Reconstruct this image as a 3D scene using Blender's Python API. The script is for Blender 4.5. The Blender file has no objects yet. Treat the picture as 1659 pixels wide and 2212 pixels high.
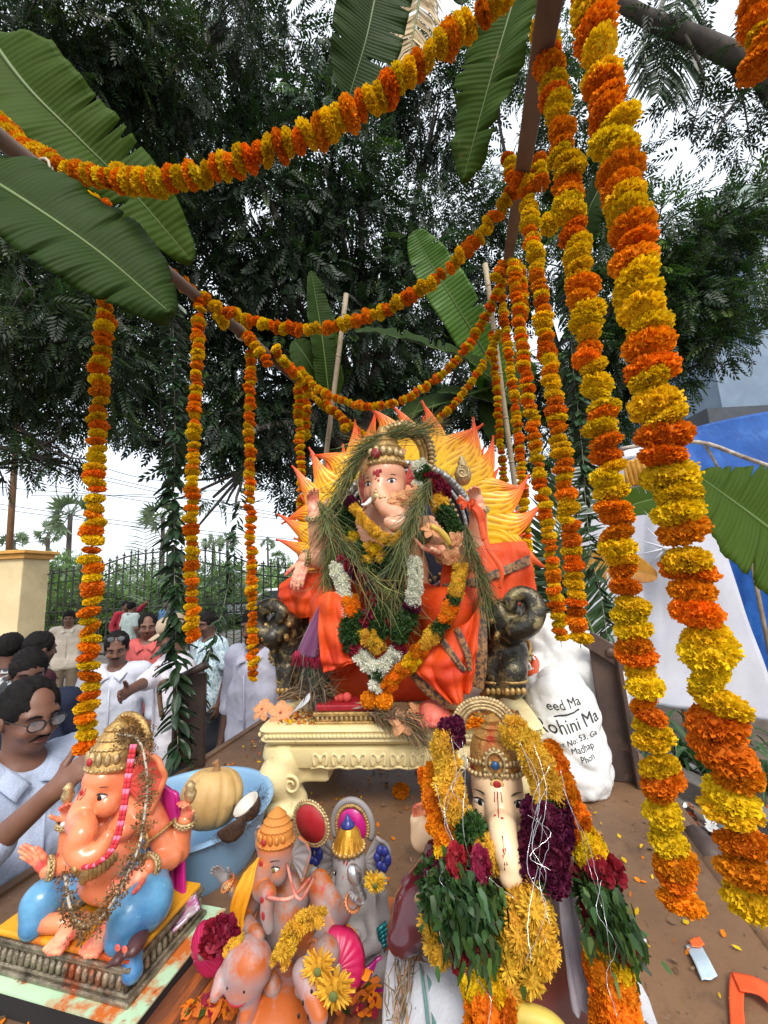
# Festival truck under trees: marigold garlands, a large seated idol and smaller idols on a steel truck bed.
import bpy, math, random
import numpy as np
from mathutils import Vector, Matrix

rng = np.random.default_rng(7)
random.seed(7)
sc = bpy.context.scene
COL = sc.collection
PI = math.pi

# ---------------------------------------------------------------- camera
IW, IH, FPX = 1659.0, 2212.0, 860.0          # reference frame of the surveyed picture points, focal length in the same unit
CAM = np.array([0.0, 0.0, 2.0])
_p, _r, _y = (math.radians(a) for a in (9.1, 3.0, 14.6))
CF = np.array([-math.sin(_y) * math.cos(_p), math.cos(_y) * math.cos(_p), math.sin(_p)])
_r0 = np.array([math.cos(_y), math.sin(_y), 0.0])
_u0 = np.cross(_r0, CF)
CR = _r0 * math.cos(_r) - _u0 * math.sin(_r)
CU = np.cross(CR, CF)
cam = bpy.data.objects.new('camera', bpy.data.cameras.new('camera'))
COL.objects.link(cam)
cam.matrix_world = Matrix(((CR[0], CU[0], -CF[0], CAM[0]), (CR[1], CU[1], -CF[1], CAM[1]), (CR[2], CU[2], -CF[2], CAM[2]), (0, 0, 0, 1)))
cam.data.sensor_fit = 'HORIZONTAL'
cam.data.sensor_width = 36.0
cam.data.lens = FPX / IW * 36.0
cam.data.clip_start = 0.05
cam.data.clip_end = 2000.0
sc.camera = cam

# ---------------------------------------------------------------- sky, sun, exposure
SUN_EL, SUN_AZ = math.radians(50), math.radians(150)      # azimuth from +Y towards +X
w = bpy.data.worlds.new('World')
sc.world = w
w.use_nodes = True
nt = w.node_tree
nt.nodes.clear()
_o = nt.nodes.new('ShaderNodeOutputWorld')
_b = nt.nodes.new('ShaderNodeBackground')
_s = nt.nodes.new('ShaderNodeTexSky')
_s.sky_type = 'NISHITA'
_s.sun_disc = False
_s.sun_elevation = SUN_EL
_s.sun_rotation = SUN_AZ
_s.dust_density = 3.0
_m = nt.nodes.new('ShaderNodeMix')
_m.data_type = 'RGBA'
_n = nt.nodes.new('ShaderNodeTexNoise')
_n.inputs['Scale'].default_value = 2.2
_n.inputs['Detail'].default_value = 6
_t = nt.nodes.new('ShaderNodeTexCoord')
_cr = nt.nodes.new('ShaderNodeMapRange')
_cr.inputs['From Min'].default_value = 0.3
_cr.inputs['From Max'].default_value = 0.7
_cr.inputs['To Min'].default_value = 0.72
_cr.inputs['To Max'].default_value = 0.97
nt.links.new(_t.outputs['Generated'], _n.inputs['Vector'])
nt.links.new(_n.outputs['Fac'], _cr.inputs['Value'])
nt.links.new(_cr.outputs['Result'], _m.inputs['Factor'])
nt.links.new(_s.outputs['Color'], _m.inputs['A'])
_m.inputs['B'].default_value = (5.2, 5.5, 5.9, 1)          # the overcast layer
nt.links.new(_m.outputs['Result'], _b.inputs['Color'])
_b.inputs['Strength'].default_value = 0.12
nt.links.new(_b.outputs['Background'], _o.inputs['Surface'])
sun = bpy.data.objects.new('sun', bpy.data.lights.new('sun', 'SUN'))  # stands behind the camera to brighten the fronts; the true sun is ahead
sun.data.energy = 1.5
sun.data.angle = math.radians(24)
sun.data.color = (1.0, 0.95, 0.88)
_d = Vector((math.sin(SUN_AZ) * math.cos(SUN_EL), math.cos(SUN_AZ) * math.cos(SUN_EL), math.sin(SUN_EL)))
sun.rotation_euler = _d.to_track_quat('Z', 'Y').to_euler()
COL.objects.link(sun)
sc.view_settings.view_transform = 'Standard'
sc.view_settings.look = 'None'
sc.view_settings.gamma = 1.0
sc.view_settings.exposure = 1.12
sc.view_settings.use_curve_mapping = False
sc.render.engine = 'CYCLES'
sc.cycles.max_bounces = 6
sc.cycles.diffuse_bounces = 3
sc.cycles.glossy_bounces = 2
sc.cycles.transmission_bounces = 4
sc.cycles.transparent_max_bounces = 6
sc.cycles.use_denoising = True
sc.cycles.sample_clamp_indirect = 6.0

# ---------------------------------------------------------------- survey helpers: picture point + real distance -> world point
def A(*v):
    return np.array(v, float)
def ray(u, v):
    return CF + CR * ((u - IW / 2) / FPX) - CU * ((v - IH / 2) / FPX)
def P(u, v, Y):                    # on the vertical plane at distance Y along the truck
    d = ray(u, v)
    return CAM + d * (Y / d[1])
def PX(u, v, X):
    d = ray(u, v)
    return CAM + d * (X / d[0])
def PZ(u, v, Z):
    d = ray(u, v)
    return CAM + d * ((Z - CAM[2]) / d[2])
def PD(u, v, D):                   # at depth D along the view axis
    return CAM + ray(u, v) * D
def nrm(v):
    v = np.asarray(v, float)
    return v / max(np.linalg.norm(v), 1e-9)
def rotz(a):
    c, s = math.cos(a), math.sin(a)
    return np.array([[c, -s, 0], [s, c, 0], [0, 0, 1.0]])
def roty(a):
    c, s = math.cos(a), math.sin(a)
    return np.array([[c, 0, s], [0, 1, 0], [-s, 0, c]])
def rotx(a):
    c, s = math.cos(a), math.sin(a)
    return np.array([[1, 0, 0], [0, c, -s], [0, s, c]])

# ---------------------------------------------------------------- materials
_mats = {}
_attr = set()
def lin(c):
    return tuple(((x / 255) / 12.92 if x / 255 <= 0.04045 else ((x / 255 + 0.055) / 1.055) ** 2.4) for x in c)
def M(name, c1, c2=None, scale=8, rough=.6, bump=.15, bscale=40, metal=0, spec=.5, lo=.35, hi=.65, coord='Object', rnd=0, trans=0,
      stains=(), attr=False, uvwave=None, coat=0, sheen=0, stretch=None, alpha=None):
    """procedural material. c1/c2 mixed by noise; stains = [(colour, noise scale, lo, hi, up-facing weight)]; attr multiplies the painted colour"""
    if name in _mats:
        return _mats[name]
    m = bpy.data.materials.new(name)
    m.use_nodes = True
    t = m.node_tree
    N, L = t.nodes, t.links
    bs = N['Principled BSDF']
    out = N['Material Output']
    tc = N.new('ShaderNodeTexCoord')
    vec = tc.outputs[coord]
    if stretch:
        mp = N.new('ShaderNodeMapping')
        mp.inputs['Scale'].default_value = stretch
        L.new(vec, mp.inputs['Vector'])
        vec = mp.outputs['Vector']
    def noise(s, d=5, r=.6):
        n = N.new('ShaderNodeTexNoise')
        n.inputs['Scale'].default_value = s
        n.inputs['Detail'].default_value = d
        n.inputs['Roughness'].default_value = r
        L.new(vec, n.inputs['Vector'])
        return n.outputs['Fac']
    def rmp(f, a, b):
        r = N.new('ShaderNodeMapRange')
        r.inputs['From Min'].default_value = a
        r.inputs['From Max'].default_value = b
        r.clamp = True
        L.new(f, r.inputs['Value'])
        return r.outputs['Result']
    def mix(f, a, b, mode='MIX'):
        x = N.new('ShaderNodeMix')
        x.data_type = 'RGBA'
        x.blend_type = mode
        if isinstance(f, (int, float)):
            x.inputs['Factor'].default_value = f
        else:
            L.new(f, x.inputs['Factor'])
        for k, q in (('A', a), ('B', b)):
            if isinstance(q, tuple):
                x.inputs[k].default_value = q + (1,)
            else:
                L.new(q, x.inputs[k])
        return x.outputs['Result']
    def math_(op, a, b):
        x = N.new('ShaderNodeMath')
        x.operation = op
        for i, q in enumerate((a, b)):
            if isinstance(q, (int, float)):
                x.inputs[i].default_value = q
            else:
                L.new(q, x.inputs[i])
        return x.outputs[0]
    c2 = c2 or tuple(x * .75 for x in c1)
    col = mix(rmp(noise(scale), lo, hi), tuple(c1), tuple(c2))
    if attr:
        _attr.add(m.name)
        at = N.new('ShaderNodeAttribute')
        at.attribute_name = 'Col'
        col = mix(1.0, col, at.outputs['Color'], 'MULTIPLY')
    if uvwave:                                            # fine parallel veins / threads from the surface's own UV
        sx, sy, c3, amt = uvwave
        mp = N.new('ShaderNodeMapping')
        mp.inputs['Scale'].default_value = (sx, sy, 1)
        L.new(tc.outputs['UV'], mp.inputs['Vector'])
        wv = N.new('ShaderNodeTexWave')
        wv.inputs['Scale'].default_value = 1
        wv.inputs['Distortion'].default_value = .6
        L.new(mp.outputs['Vector'], wv.inputs['Vector'])
        col = mix(math_('MULTIPLY', wv.outputs['Fac'], amt), col, tuple(c3))
    for (sc_, s_, a_, b_, up) in stains:
        f = rmp(noise(s_, 6, .65), a_, b_)
        if up:
            g = N.new('ShaderNodeNewGeometry')
            sx_ = N.new('ShaderNodeSeparateXYZ')
            L.new(g.outputs['Normal'], sx_.inputs[0])
            f = math_('MULTIPLY', f, rmp(sx_.outputs['Z'], -.3, up))
        col = mix(f, col, tuple(sc_))
    if rnd:
        oi = N.new('ShaderNodeObjectInfo')
        hv = N.new('ShaderNodeHueSaturation')
        L.new(col, hv.inputs['Color'])
        L.new(math_('ADD', math_('MULTIPLY', oi.outputs['Random'], rnd), 1 - rnd / 2), hv.inputs['Value'])
        L.new(math_('ADD', math_('MULTIPLY', math_('FRACT', math_('MULTIPLY', oi.outputs['Random'], 7.31), 0), rnd * .06), .5 - rnd * .03), hv.inputs['Hue'])
        col = hv.outputs['Color']
    L.new(col, bs.inputs['Base Color'])
    bs.inputs['Roughness'].default_value = rough
    bs.inputs['Metallic'].default_value = metal
    bs.inputs['Specular IOR Level'].default_value = spec
    if coat:
        bs.inputs['Coat Weight'].default_value = coat
        bs.inputs['Coat Roughness'].default_value = .15
    if sheen:
        bs.inputs['Sheen Weight'].default_value = sheen
    if bump:
        bn = N.new('ShaderNodeBump')
        bn.inputs['Strength'].default_value = bump
        bn.inputs['Distance'].default_value = .01
        h = noise(bscale, 6, .65)
        if uvwave:
            h = math_('ADD', math_('MULTIPLY', h, .5), wv.outputs['Fac'])
        L.new(h, bn.inputs['Height'])
        L.new(bn.outputs['Normal'], bs.inputs['Normal'])
        r = N.new('ShaderNodeMapRange')
        r.inputs['To Min'].default_value = max(rough - .12, .03)
        r.inputs['To Max'].default_value = min(rough + .12, 1)
        L.new(noise(scale * 2.3), r.inputs['Value'])
        L.new(r.outputs['Result'], bs.inputs['Roughness'])
    if trans:
        tr = N.new('ShaderNodeBsdfTranslucent')
        L.new(mix(1.0, col, (1.0, 1.15, .55), 'MULTIPLY'), tr.inputs['Color'])
        ms = N.new('ShaderNodeMixShader')
        ms.inputs[0].default_value = trans
        L.new(bs.outputs[0], ms.inputs[1])
        L.new(tr.outputs[0], ms.inputs[2])
        L.new(ms.outputs[0], out.inputs['Surface'])
    if alpha:
        bs.inputs['Alpha'].default_value = alpha
    _mats[name] = m
    return m

# ---------------------------------------------------------------- objects
def thing(name, loc, label, cat, group=None, kind=None):
    o = bpy.data.objects.new(name, None)
    o.empty_display_size = .05
    COL.objects.link(o)
    o.location = [float(x) for x in loc]
    return tag(o, label, cat, group, kind)
def tag(o, label=None, cat=None, group=None, kind=None):
    for k, v in (('label', label), ('category', cat), ('group', group), ('kind', kind)):
        if v:
            o[k] = v
    return o
def wloc(o):
    p = np.zeros(3)
    while o is not None:
        p = p + np.array(o.location)
        o = o.parent
    return p
def link(name, me, parent=None, loc=None):
    o = bpy.data.objects.new(name, me)
    COL.objects.link(o)
    if parent is not None:
        o.parent = parent
    if loc is not None:
        o.location = [float(x) for x in loc]
    return o
def inst(name, me, parent, pos, R=None, s=1.0):
    """a piece that shares its mesh; pos in world space, roots are never rotated"""
    o = bpy.data.objects.new(name, me)
    COL.objects.link(o)
    p = np.asarray(pos, float)
    if parent is not None:
        o.parent = parent
        p = p - wloc(parent)
    S = np.diag(s) if np.ndim(s) else np.eye(3) * s
    R3 = (np.eye(3) if R is None else R) @ S
    o.matrix_basis = Matrix(((*R3[0], p[0]), (*R3[1], p[1]), (*R3[2], p[2]), (0, 0, 0, 1)))
    return o

class MB:
    """collects faces (world space) and links them as one mesh"""
    def __init__(s):
        s.v, s.f, s.n, s.uv, s.c = [], [], 0, [], []
    def add(s, v, f, uv=None, c=None):
        v = np.asarray(v, float).reshape(-1, 3)
        s.v.append(v)
        s.f += [tuple(int(i) + s.n for i in q) for q in f]
        s.uv.append(np.zeros((len(v), 2)) if uv is None else np.asarray(uv, float))
        s.c.append(np.ones((len(v), 3)) if c is None else np.broadcast_to(np.asarray(c, float), (len(v), 3)))
        s.n += len(v)
        return s
    def box(s, c, h, R=None, c3=None):
        c, h = np.asarray(c, float), np.asarray(h, float)
        q = np.array([(x, y, z) for x in (-1, 1) for y in (-1, 1) for z in (-1, 1)]) * h
        if R is not None:
            q = q @ np.asarray(R).T
        return s.add(q + c, [(0, 1, 3, 2), (4, 6, 7, 5), (0, 4, 5, 1), (2, 3, 7, 6), (0, 2, 6, 4), (1, 5, 7, 3)], c=c3)
    def tube(s, pts, rad, n=8, cap=True, flat=1.0, up=None, c=None, closed=False):
        p = np.asarray(pts, float)
        m = len(p)
        r = np.broadcast_to(np.asarray(rad, float), (m,)) if np.ndim(rad) < 1 else np.asarray(rad, float)
        t = np.gradient(p, axis=0)
        if closed:
            t = np.roll(p, -1, 0) - np.roll(p, 1, 0)
        t /= np.maximum(np.linalg.norm(t, axis=1, keepdims=True), 1e-9)
        a = nrm(np.cross(t[0], up if up is not None else ((0, 0, 1) if abs(t[0][2]) < .9 else (1, 0, 0))))
        V = []
        UV = []
        for i in range(m):
            a = nrm(a - t[i] * (a @ t[i]))
            b = np.cross(t[i], a)
            for k in range(n):
                an = 2 * PI * k / n
                V.append(p[i] + r[i] * (a * math.cos(an) + b * math.sin(an) * flat))
                UV.append((i / max(m - 1, 1), k / n))
        F = [(i * n + k, i * n + (k + 1) % n, (i + 1) * n + (k + 1) % n, (i + 1) * n + k) for i in range(m - 1) for k in range(n)]
        if closed:
            F += [((m - 1) * n + k, (m - 1) * n + (k + 1) % n, (k + 1) % n, k) for k in range(n)]
        elif cap:
            F += [tuple(range(n))[::-1], tuple((m - 1) * n + k for k in range(n))]
        return s.add(V, F, UV, c)
    def lathe(s, prof, c, n=24, R=None, sc_=(1, 1), ribs=0, ribamp=0, c3=None, caps=True):
        V, F = [], []
        for (r, z) in prof:
            for k in range(n):
                a = 2 * PI * k / n
                rr = r * (1 + ribamp * math.cos(ribs * a)) if ribs else r
                V.append((rr * math.cos(a) * sc_[0], rr * math.sin(a) * sc_[1], z))
        m = len(prof)
        F = [(i * n + k, i * n + (k + 1) % n, (i + 1) * n + (k + 1) % n, (i + 1) * n + k) for i in range(m - 1) for k in range(n)]
        if caps:
            F += [tuple(range(n))[::-1], tuple((m - 1) * n + k for k in range(n))]
        V = np.array(V)
        if R is not None:
            V = V @ np.asarray(R).T
        return s.add(V + np.asarray(c, float), F, c=c3)
    def ell(s, c, r, R=None, n=12, m=8, c3=None):
        r = np.broadcast_to(np.asarray(r, float), (3,))
        V = [(math.sin(PI * i / m) * math.cos(2 * PI * k / n), math.sin(PI * i / m) * math.sin(2 * PI * k / n), math.cos(PI * i / m)) for i in range(m + 1) for k in range(n)]
        V = np.array(V) * r
        if R is not None:
            V = V @ np.asarray(R).T
        F = [(i * n + k, (i + 1) * n + k, (i + 1) * n + (k + 1) % n, i * n + (k + 1) % n) for i in range(m) for k in range(n)]
        return s.add(V + np.asarray(c, float), F, c=c3)
    def grid(s, fn, nu, nv, c=None):
        V = [fn(i / nu, j / nv) for i in range(nu + 1) for j in range(nv + 1)]
        UV = [(i / nu, j / nv) for i in range(nu + 1) for j in range(nv + 1)]
        F = [(i * (nv + 1) + j, (i + 1) * (nv + 1) + j, (i + 1) * (nv + 1) + j + 1, i * (nv + 1) + j + 1) for i in range(nu) for j in range(nv)]
        return s.add(V, F, UV, c)
    def prism(s, poly, o, X, Y, Z, d, c=None):
        """polygon (2-D) in axes X,Y at o, extruded by d along Z"""
        q = np.array(poly, float)
        n = len(q)
        o, X, Y, Z = (np.asarray(a, float) for a in (o, X, Y, Z))
        f = o + q[:, :1] * X + q[:, 1:] * Y
        F = [tuple(range(n))[::-1], tuple(range(n, 2 * n))] + [(k, (k + 1) % n, (k + 1) % n + n, k + n) for k in range(n)]
        return s.add(np.vstack([f, f + Z * d]), F, c=c)
    def mesh(s, name, mat, origin=(0, 0, 0), smooth=True):
        me = bpy.data.meshes.new(name)
        V = np.vstack(s.v) - np.asarray(origin, float)
        me.from_pydata(V.tolist(), [], s.f)
        me.validate()
        if mat:
            for q in (mat if isinstance(mat, (list, tuple)) else [mat]):
                me.materials.append(q)
        uv = np.vstack(s.uv)
        if np.any(uv):
            l = me.uv_layers.new(name='UVMap')
            idx = np.empty(len(me.loops), int)
            me.loops.foreach_get('vertex_index', idx)
            l.data.foreach_set('uv', uv[idx].ravel())
        c = np.vstack(s.c)
        if np.any(c != 1) or any(q.name in _attr for q in me.materials):
            at = me.color_attributes.new('Col', 'FLOAT_COLOR', 'POINT')
            at.data.foreach_set('color', np.hstack([c, np.ones((len(c), 1))]).ravel())
        if smooth:
            me.polygons.foreach_set('use_smooth', [True] * len(me.polygons))
        return me
    def build(s, name, mat, parent=None, smooth=True, loc=None, angle=None):
        o = wloc(parent) if parent is not None else (np.zeros(3) if loc is None else np.asarray(loc, float))
        ob = link(name, s.mesh(name, mat, o, smooth), parent, None if parent is not None else o)
        if smooth and angle:
            md = ob.modifiers.new('weighted', 'EDGE_SPLIT')
            md.split_angle = math.radians(angle)
        return ob
def solid(o, t, off=0):
    m = o.modifiers.new('solid', 'SOLIDIFY')
    m.thickness = t
    m.offset = off
    return o
def bevel(o, w_, seg=2):
    m = o.modifiers.new('bevel', 'BEVEL')
    m.width = w_
    m.segments = seg
    m.limit_method = 'ANGLE'
    return o
def spline(pts, n=24):
    """Catmull-Rom through the points"""
    p = np.asarray(pts, float)
    p = np.vstack([2 * p[0] - p[1], p, 2 * p[-1] - p[-2]])
    out = []
    m = len(p) - 3
    for i in np.linspace(0, m, n):
        k = min(int(i), m - 1)
        t = i - k
        a, b, c, d = p[k:k + 4]
        out.append(.5 * (2 * b + (c - a) * t + (2 * a - 5 * b + 4 * c - d) * t * t + (3 * b - a - 3 * c + d) * t ** 3))
    return np.array(out)
def resample(pts, step):
    p = np.asarray(pts, float)
    d = np.r_[0, np.cumsum(np.linalg.norm(np.diff(p, axis=0), axis=1))]
    s = np.arange(0, d[-1], step)
    return np.stack([np.interp(s, d, p[:, i]) for i in range(3)], 1)
def frame(t, spin=0.0, up=None):
    """rotation whose local Z is t"""
    t = nrm(t)
    a = nrm(np.cross(t, up if up is not None else ((0, 0, 1) if abs(t[2]) < .9 else (1, 0, 0))))
    b = np.cross(t, a)
    c, s = math.cos(spin), math.sin(spin)
    return np.stack([a * c + b * s, -a * s + b * c, t], 1)

# ---------------------------------------------------------------- implicit surfaces: blended limbs polygonised into one skin
def sdf(prims, res, k=.02):
    """prims: ('c',a,b,ra,rb[,k]) tapered capsule, ('e',c,r,R[,k]) ellipsoid, ('b',c,h,R,round[,k]) box, ('-e',c,r,R[,k]) carved ellipsoid"""
    lo, hi = np.full(3, 1e9), np.full(3, -1e9)
    bb = []
    for q in prims:
        if q[0] == 'c':
            a, b = np.asarray(q[1], float), np.asarray(q[2], float)
            l, h = np.minimum(a - q[3], b - q[4]), np.maximum(a + q[3], b + q[4])
        elif q[0] in ('e', '-e'):
            c, r = np.asarray(q[1], float), np.broadcast_to(np.asarray(q[2], float), (3,))
            R = np.eye(3) if q[3] is None else q[3]
            e = np.sqrt(((R * r) ** 2).sum(1))
            l, h = c - e, c + e
        else:
            c, r = np.asarray(q[1], float), np.asarray(q[2], float)
            R = np.eye(3) if q[3] is None else q[3]
            e = (np.abs(R) * r).sum(1) + q[4]
            l, h = c - e, c + e
        bb.append((l, h))
        if q[0][0] != '-':
            lo, hi = np.minimum(lo, l), np.maximum(hi, h)
    lo, hi = lo - 3 * res, hi + 3 * res
    n = np.ceil((hi - lo) / res).astype(int) + 1
    D = np.full(n, 1e3, np.float32)
    ax = [lo[i] + res * np.arange(n[i]) for i in range(3)]
    for q, (l, h) in zip(prims, bb):
        ki = {'c': 5, 'e': 4, '-e': 4, 'b': 5}[q[0]]
        kk = q[ki] if len(q) > ki else k
        m = kk + 3 * res
        s = [slice(max(int((l[i] - m - lo[i]) / res), 0), min(int((h[i] + m - lo[i]) / res) + 2, n[i])) for i in range(3)]
        x, y, z = np.meshgrid(ax[0][s[0]], ax[1][s[1]], ax[2][s[2]], indexing='ij', sparse=True)
        if q[0] == 'c':
            a, b = np.asarray(q[1], float), np.asarray(q[2], float)
            ba = b - a
            bl = max(ba @ ba, 1e-12)
            t = np.clip(((x - a[0]) * ba[0] + (y - a[1]) * ba[1] + (z - a[2]) * ba[2]) / bl, 0, 1)
            d = np.sqrt((x - a[0] - t * ba[0]) ** 2 + (y - a[1] - t * ba[1]) ** 2 + (z - a[2] - t * ba[2]) ** 2) - (q[3] + (q[4] - q[3]) * t)
        else:
            c = np.asarray(q[1], float)
            R = np.eye(3) if q[3] is None else np.asarray(q[3])
            X = [(x - c[0]) * R[0, i] + (y - c[1]) * R[1, i] + (z - c[2]) * R[2, i] for i in range(3)]
            if q[0] == 'b':
                Q = [np.abs(X[i]) - q[2][i] for i in range(3)]
                d = np.sqrt(sum(np.maximum(v, 0) ** 2 for v in Q)) + np.minimum(np.maximum(np.maximum(Q[0], Q[1]), Q[2]), 0) - q[4]
            else:
                r = np.broadcast_to(np.asarray(q[2], float), (3,))
                k0 = np.sqrt(sum((X[i] / r[i]) ** 2 for i in range(3)))
                k1 = np.sqrt(sum((X[i] / r[i] ** 2) ** 2 for i in range(3)))
                d = k0 * (k0 - 1) / np.maximum(k1, 1e-6)
        o = D[s[0], s[1], s[2]]
        kk = max(kk, 1e-5)
        if q[0][0] == '-':
            d = -d
            hh = np.clip(.5 - .5 * (o - d) / kk, 0, 1)
            D[s[0], s[1], s[2]] = o * (1 - hh) + d * hh + kk * hh * (1 - hh)
        else:
            hh = np.clip(.5 + .5 * (d - o) / kk, 0, 1)
            D[s[0], s[1], s[2]] = d * (1 - hh) + o * hh - kk * hh * (1 - hh)
    return surf(D, lo, res)
def surf(D, lo, res):
    """surface nets"""
    S = D < 0
    c = S[:-1, :-1, :-1].astype(np.int8)
    tot = sum(S[i:S.shape[0] - 1 + i, j:S.shape[1] - 1 + j, k:S.shape[2] - 1 + k].astype(np.int8) for i in (0, 1) for j in (0, 1) for k in (0, 1))
    act = (tot > 0) & (tot < 8)
    I = np.argwhere(act)
    ids = np.full(act.shape, -1, np.int64)
    ids[act] = np.arange(len(I))
    acc = np.zeros((len(I), 3))
    cnt = np.zeros(len(I))
    cor = [(i, j, k) for i in (0, 1) for j in (0, 1) for k in (0, 1)]
    val = {q: D[I[:, 0] + q[0], I[:, 1] + q[1], I[:, 2] + q[2]].astype(float) for q in cor}
    for a in cor:
        for d in range(3):
            if a[d] == 0:
                b = list(a)
                b[d] = 1
                va, vb = val[a], val[tuple(b)]
                x = (va < 0) != (vb < 0)
                t = np.where(x, va / np.where(np.abs(va - vb) < 1e-12, 1, va - vb), 0)
                p = np.array(a, float)[None].repeat(len(I), 0)
                p[:, d] = t
                acc[x] += p[x]
                cnt[x] += 1
    V = lo + (I + acc / np.maximum(cnt, 1)[:, None]) * res
    F = []
    for d in range(3):
        e, g = (d + 1) % 3, (d + 2) % 3
        s0 = [slice(1, -1)] * 3
        s0[d] = slice(0, -1)
        s1 = list(s0)
        s1[d] = slice(1, None)
        a, b = S[tuple(s0)], S[tuple(s1)]
        for flip in (0, 1):
            q = np.argwhere((a & ~b) if not flip else (~a & b))
            if not len(q):
                continue
            off = np.ones(3, int)
            off[d] = 0
            q = q + off
            def cell(de, dg):
                r = q.copy()
                r[:, e] -= de
                r[:, g] -= dg
                return ids[r[:, 0], r[:, 1], r[:, 2]]
            quad = np.stack([cell(1, 1), cell(0, 1), cell(0, 0), cell(1, 0)], 1)
            if flip:
                quad = quad[:, ::-1]
            F.append(quad)
    F = np.vstack(F)
    return V, F[(F >= 0).all(1)]
def skin(name, prims, res, mat, parent, k=.02, paint=None, smooth_it=0):
    V, F = sdf(prims, res, k)
    b = MB()
    b.v, b.n = [V], len(V)
    b.f = [tuple(q) for q in F.tolist()]
    b.uv = [np.zeros((len(V), 2))]
    b.c = [np.ones((len(V), 3)) if paint is None else paint(V)]
    global LAST
    LAST = (V, F)
    return b.build(name, mat, parent)
def snapper():
    """a function that drops a point onto the last skin along -n"""
    from mathutils.bvhtree import BVHTree
    t = BVHTree.FromPolygons([Vector(v) for v in LAST[0]], [tuple(f) for f in LAST[1].tolist()])
    def f(c, n, reach=.25):
        n = nrm(n)
        h = t.ray_cast(Vector(np.asarray(c) + n * reach), Vector(-n), reach * 2.2)
        return np.asarray(c, float) if h[0] is None else np.array(h[0])
    return f
def limb(pts, radii, k=None):
    return [('c', pts[i], pts[i + 1], radii[i], radii[i + 1]) + ((k,) if k else ()) for i in range(len(pts) - 1)]
def hand(w_, d, n, L, side=1, curl=.35, spread=.12, thumb=.6, fat=1.0, k=None):
    """five fingers from the wrist: d towards the fingertips, n out of the palm, side = +1/-1 for the thumb"""
    w_, d = np.asarray(w_, float), nrm(d)
    n = nrm(np.asarray(n, float) - d * (np.asarray(n, float) @ d))
    t = np.cross(d, n) * side
    kk = L * .045
    R = np.stack([t, d, n], 1)
    out = [('e', w_ + d * L * .27, (L * .21 * fat, L * .30, L * .085 * fat), R, L * .1), ('c', w_ - d * L * .1, w_ + d * L * .2, L * .12 * fat, L * .13 * fat, L * .1)]
    for i, (f, ln) in enumerate(((.155, .44), (.055, .48), (-.05, .45), (-.145, .36))):
        a = spread * (f * 7)
        p = w_ + d * L * (.5 - .25 * abs(f)) + t * L * f * fat
        dd = nrm(d + t * a * .35)
        c = curl if not isinstance(curl, (list, tuple)) else curl[i]
        rr = L * .058 * fat * (1 if i < 3 else .88)
        for j, sl in enumerate((.42, .33, .25)):
            ca = c * (.55, 1.0, .85)[j]
            dd = nrm(dd * math.cos(ca) + n * math.sin(ca))
            q = p + dd * L * ln * sl
            out.append(('c', p, q, rr, rr * .9, kk * .5))
            p, rr = q, rr * .9
    p = w_ + d * L * .14 + t * L * .13 * fat + n * L * .02
    dd = nrm(d * .6 + t * (.75 * thumb + .25) + n * .25)
    rr = L * .075 * fat
    for j, sl in enumerate((.22, .17, .13)):
        q = p + dd * L * sl
        out.append(('c', p, q, rr, rr * .9, kk))
        p, rr = q, rr * .88
        dd = nrm(dd + d * .35 + n * .12)
    return out

# ================================================================ SETTING
def bigmesh(name, V, F, mat, parent=None, col=None, smooth=False):
    """fast mesh of equal-sided faces; V (n,3) world, F (m,3|4)"""
    o = wloc(parent) if parent is not None else np.zeros(3)
    me = bpy.data.meshes.new(name)
    V = np.asarray(V) - o
    n, m = F.shape
    me.vertices.add(len(V))
    me.vertices.foreach_set('co', V.astype(np.float32).ravel())
    me.loops.add(n * m)
    me.loops.foreach_set('vertex_index', F.astype(np.int32).ravel())
    me.polygons.add(n)
    me.polygons.foreach_set('loop_start', np.arange(0, n * m, m, dtype=np.int32))
    me.update(calc_edges=True)
    me.materials.append(mat)
    if col is not None:
        at = me.color_attributes.new('Col', 'FLOAT_COLOR', 'POINT')
        at.data.foreach_set('color', np.hstack([col, np.ones((len(col), 1))]).astype(np.float32).ravel())
    if smooth:
        me.polygons.foreach_set('use_smooth', [True] * n)
    return link(name, me, parent)

BED = 1.12
m_asph = M('ground_gravel', (.11, .10, .088), (.17, .155, .135), 3, .95, .5, 60, stains=[((.20, .18, .15), 1.1, .5, .7, 0), ((.07, .065, .06), 25, .58, .66, 0)])
b = MB()
b.grid(lambda s, t: A(-400 + 800 * s, -200 + 800 * t, 0), 8, 8)
tag(b.build('ground', m_asph, smooth=False), kind='structure')

# soil strip with planting on the right, kerb in front of it
m_soil = M('soil', (.10, .075, .055), (.16, .12, .085), 6, .95, .6, 30)
k0, k1 = PZ(1400, 1668, 0.02), PZ(1720, 1838, 0.02)
kd = nrm(k1 - k0)
kn = A(-kd[1], kd[0], 0)
b = MB()
q0, q1 = k0 - kd * 6 + kn * .1, k1 + kd * 3 + kn * .1
q0[2] = q1[2] = .05
b.add([q0, q1, q1 + kn * 7, q0 + kn * 7], [(0, 1, 2, 3)])
tag(b.build('planting_bed', m_soil, smooth=False), kind='structure')
m_kerb = M('kerb_concrete', (.20, .185, .165), (.12, .11, .10), 5, .9, .4, 50)
kerb = thing('kerb', k0, None, None, kind='structure')
for i in range(10):
    b = MB()
    c = k0 + kd * (-4.2 + i * .9) + kn * .02
    R = np.stack([kd, kn, A(0, 0, 1)], 1)
    b.box(A(c[0], c[1], .08), (.444, .09, .08 + .004 * (i % 3)), R)
    bevel(b.build('kerb_stone', m_kerb, kerb, smooth=False), .012)

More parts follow.
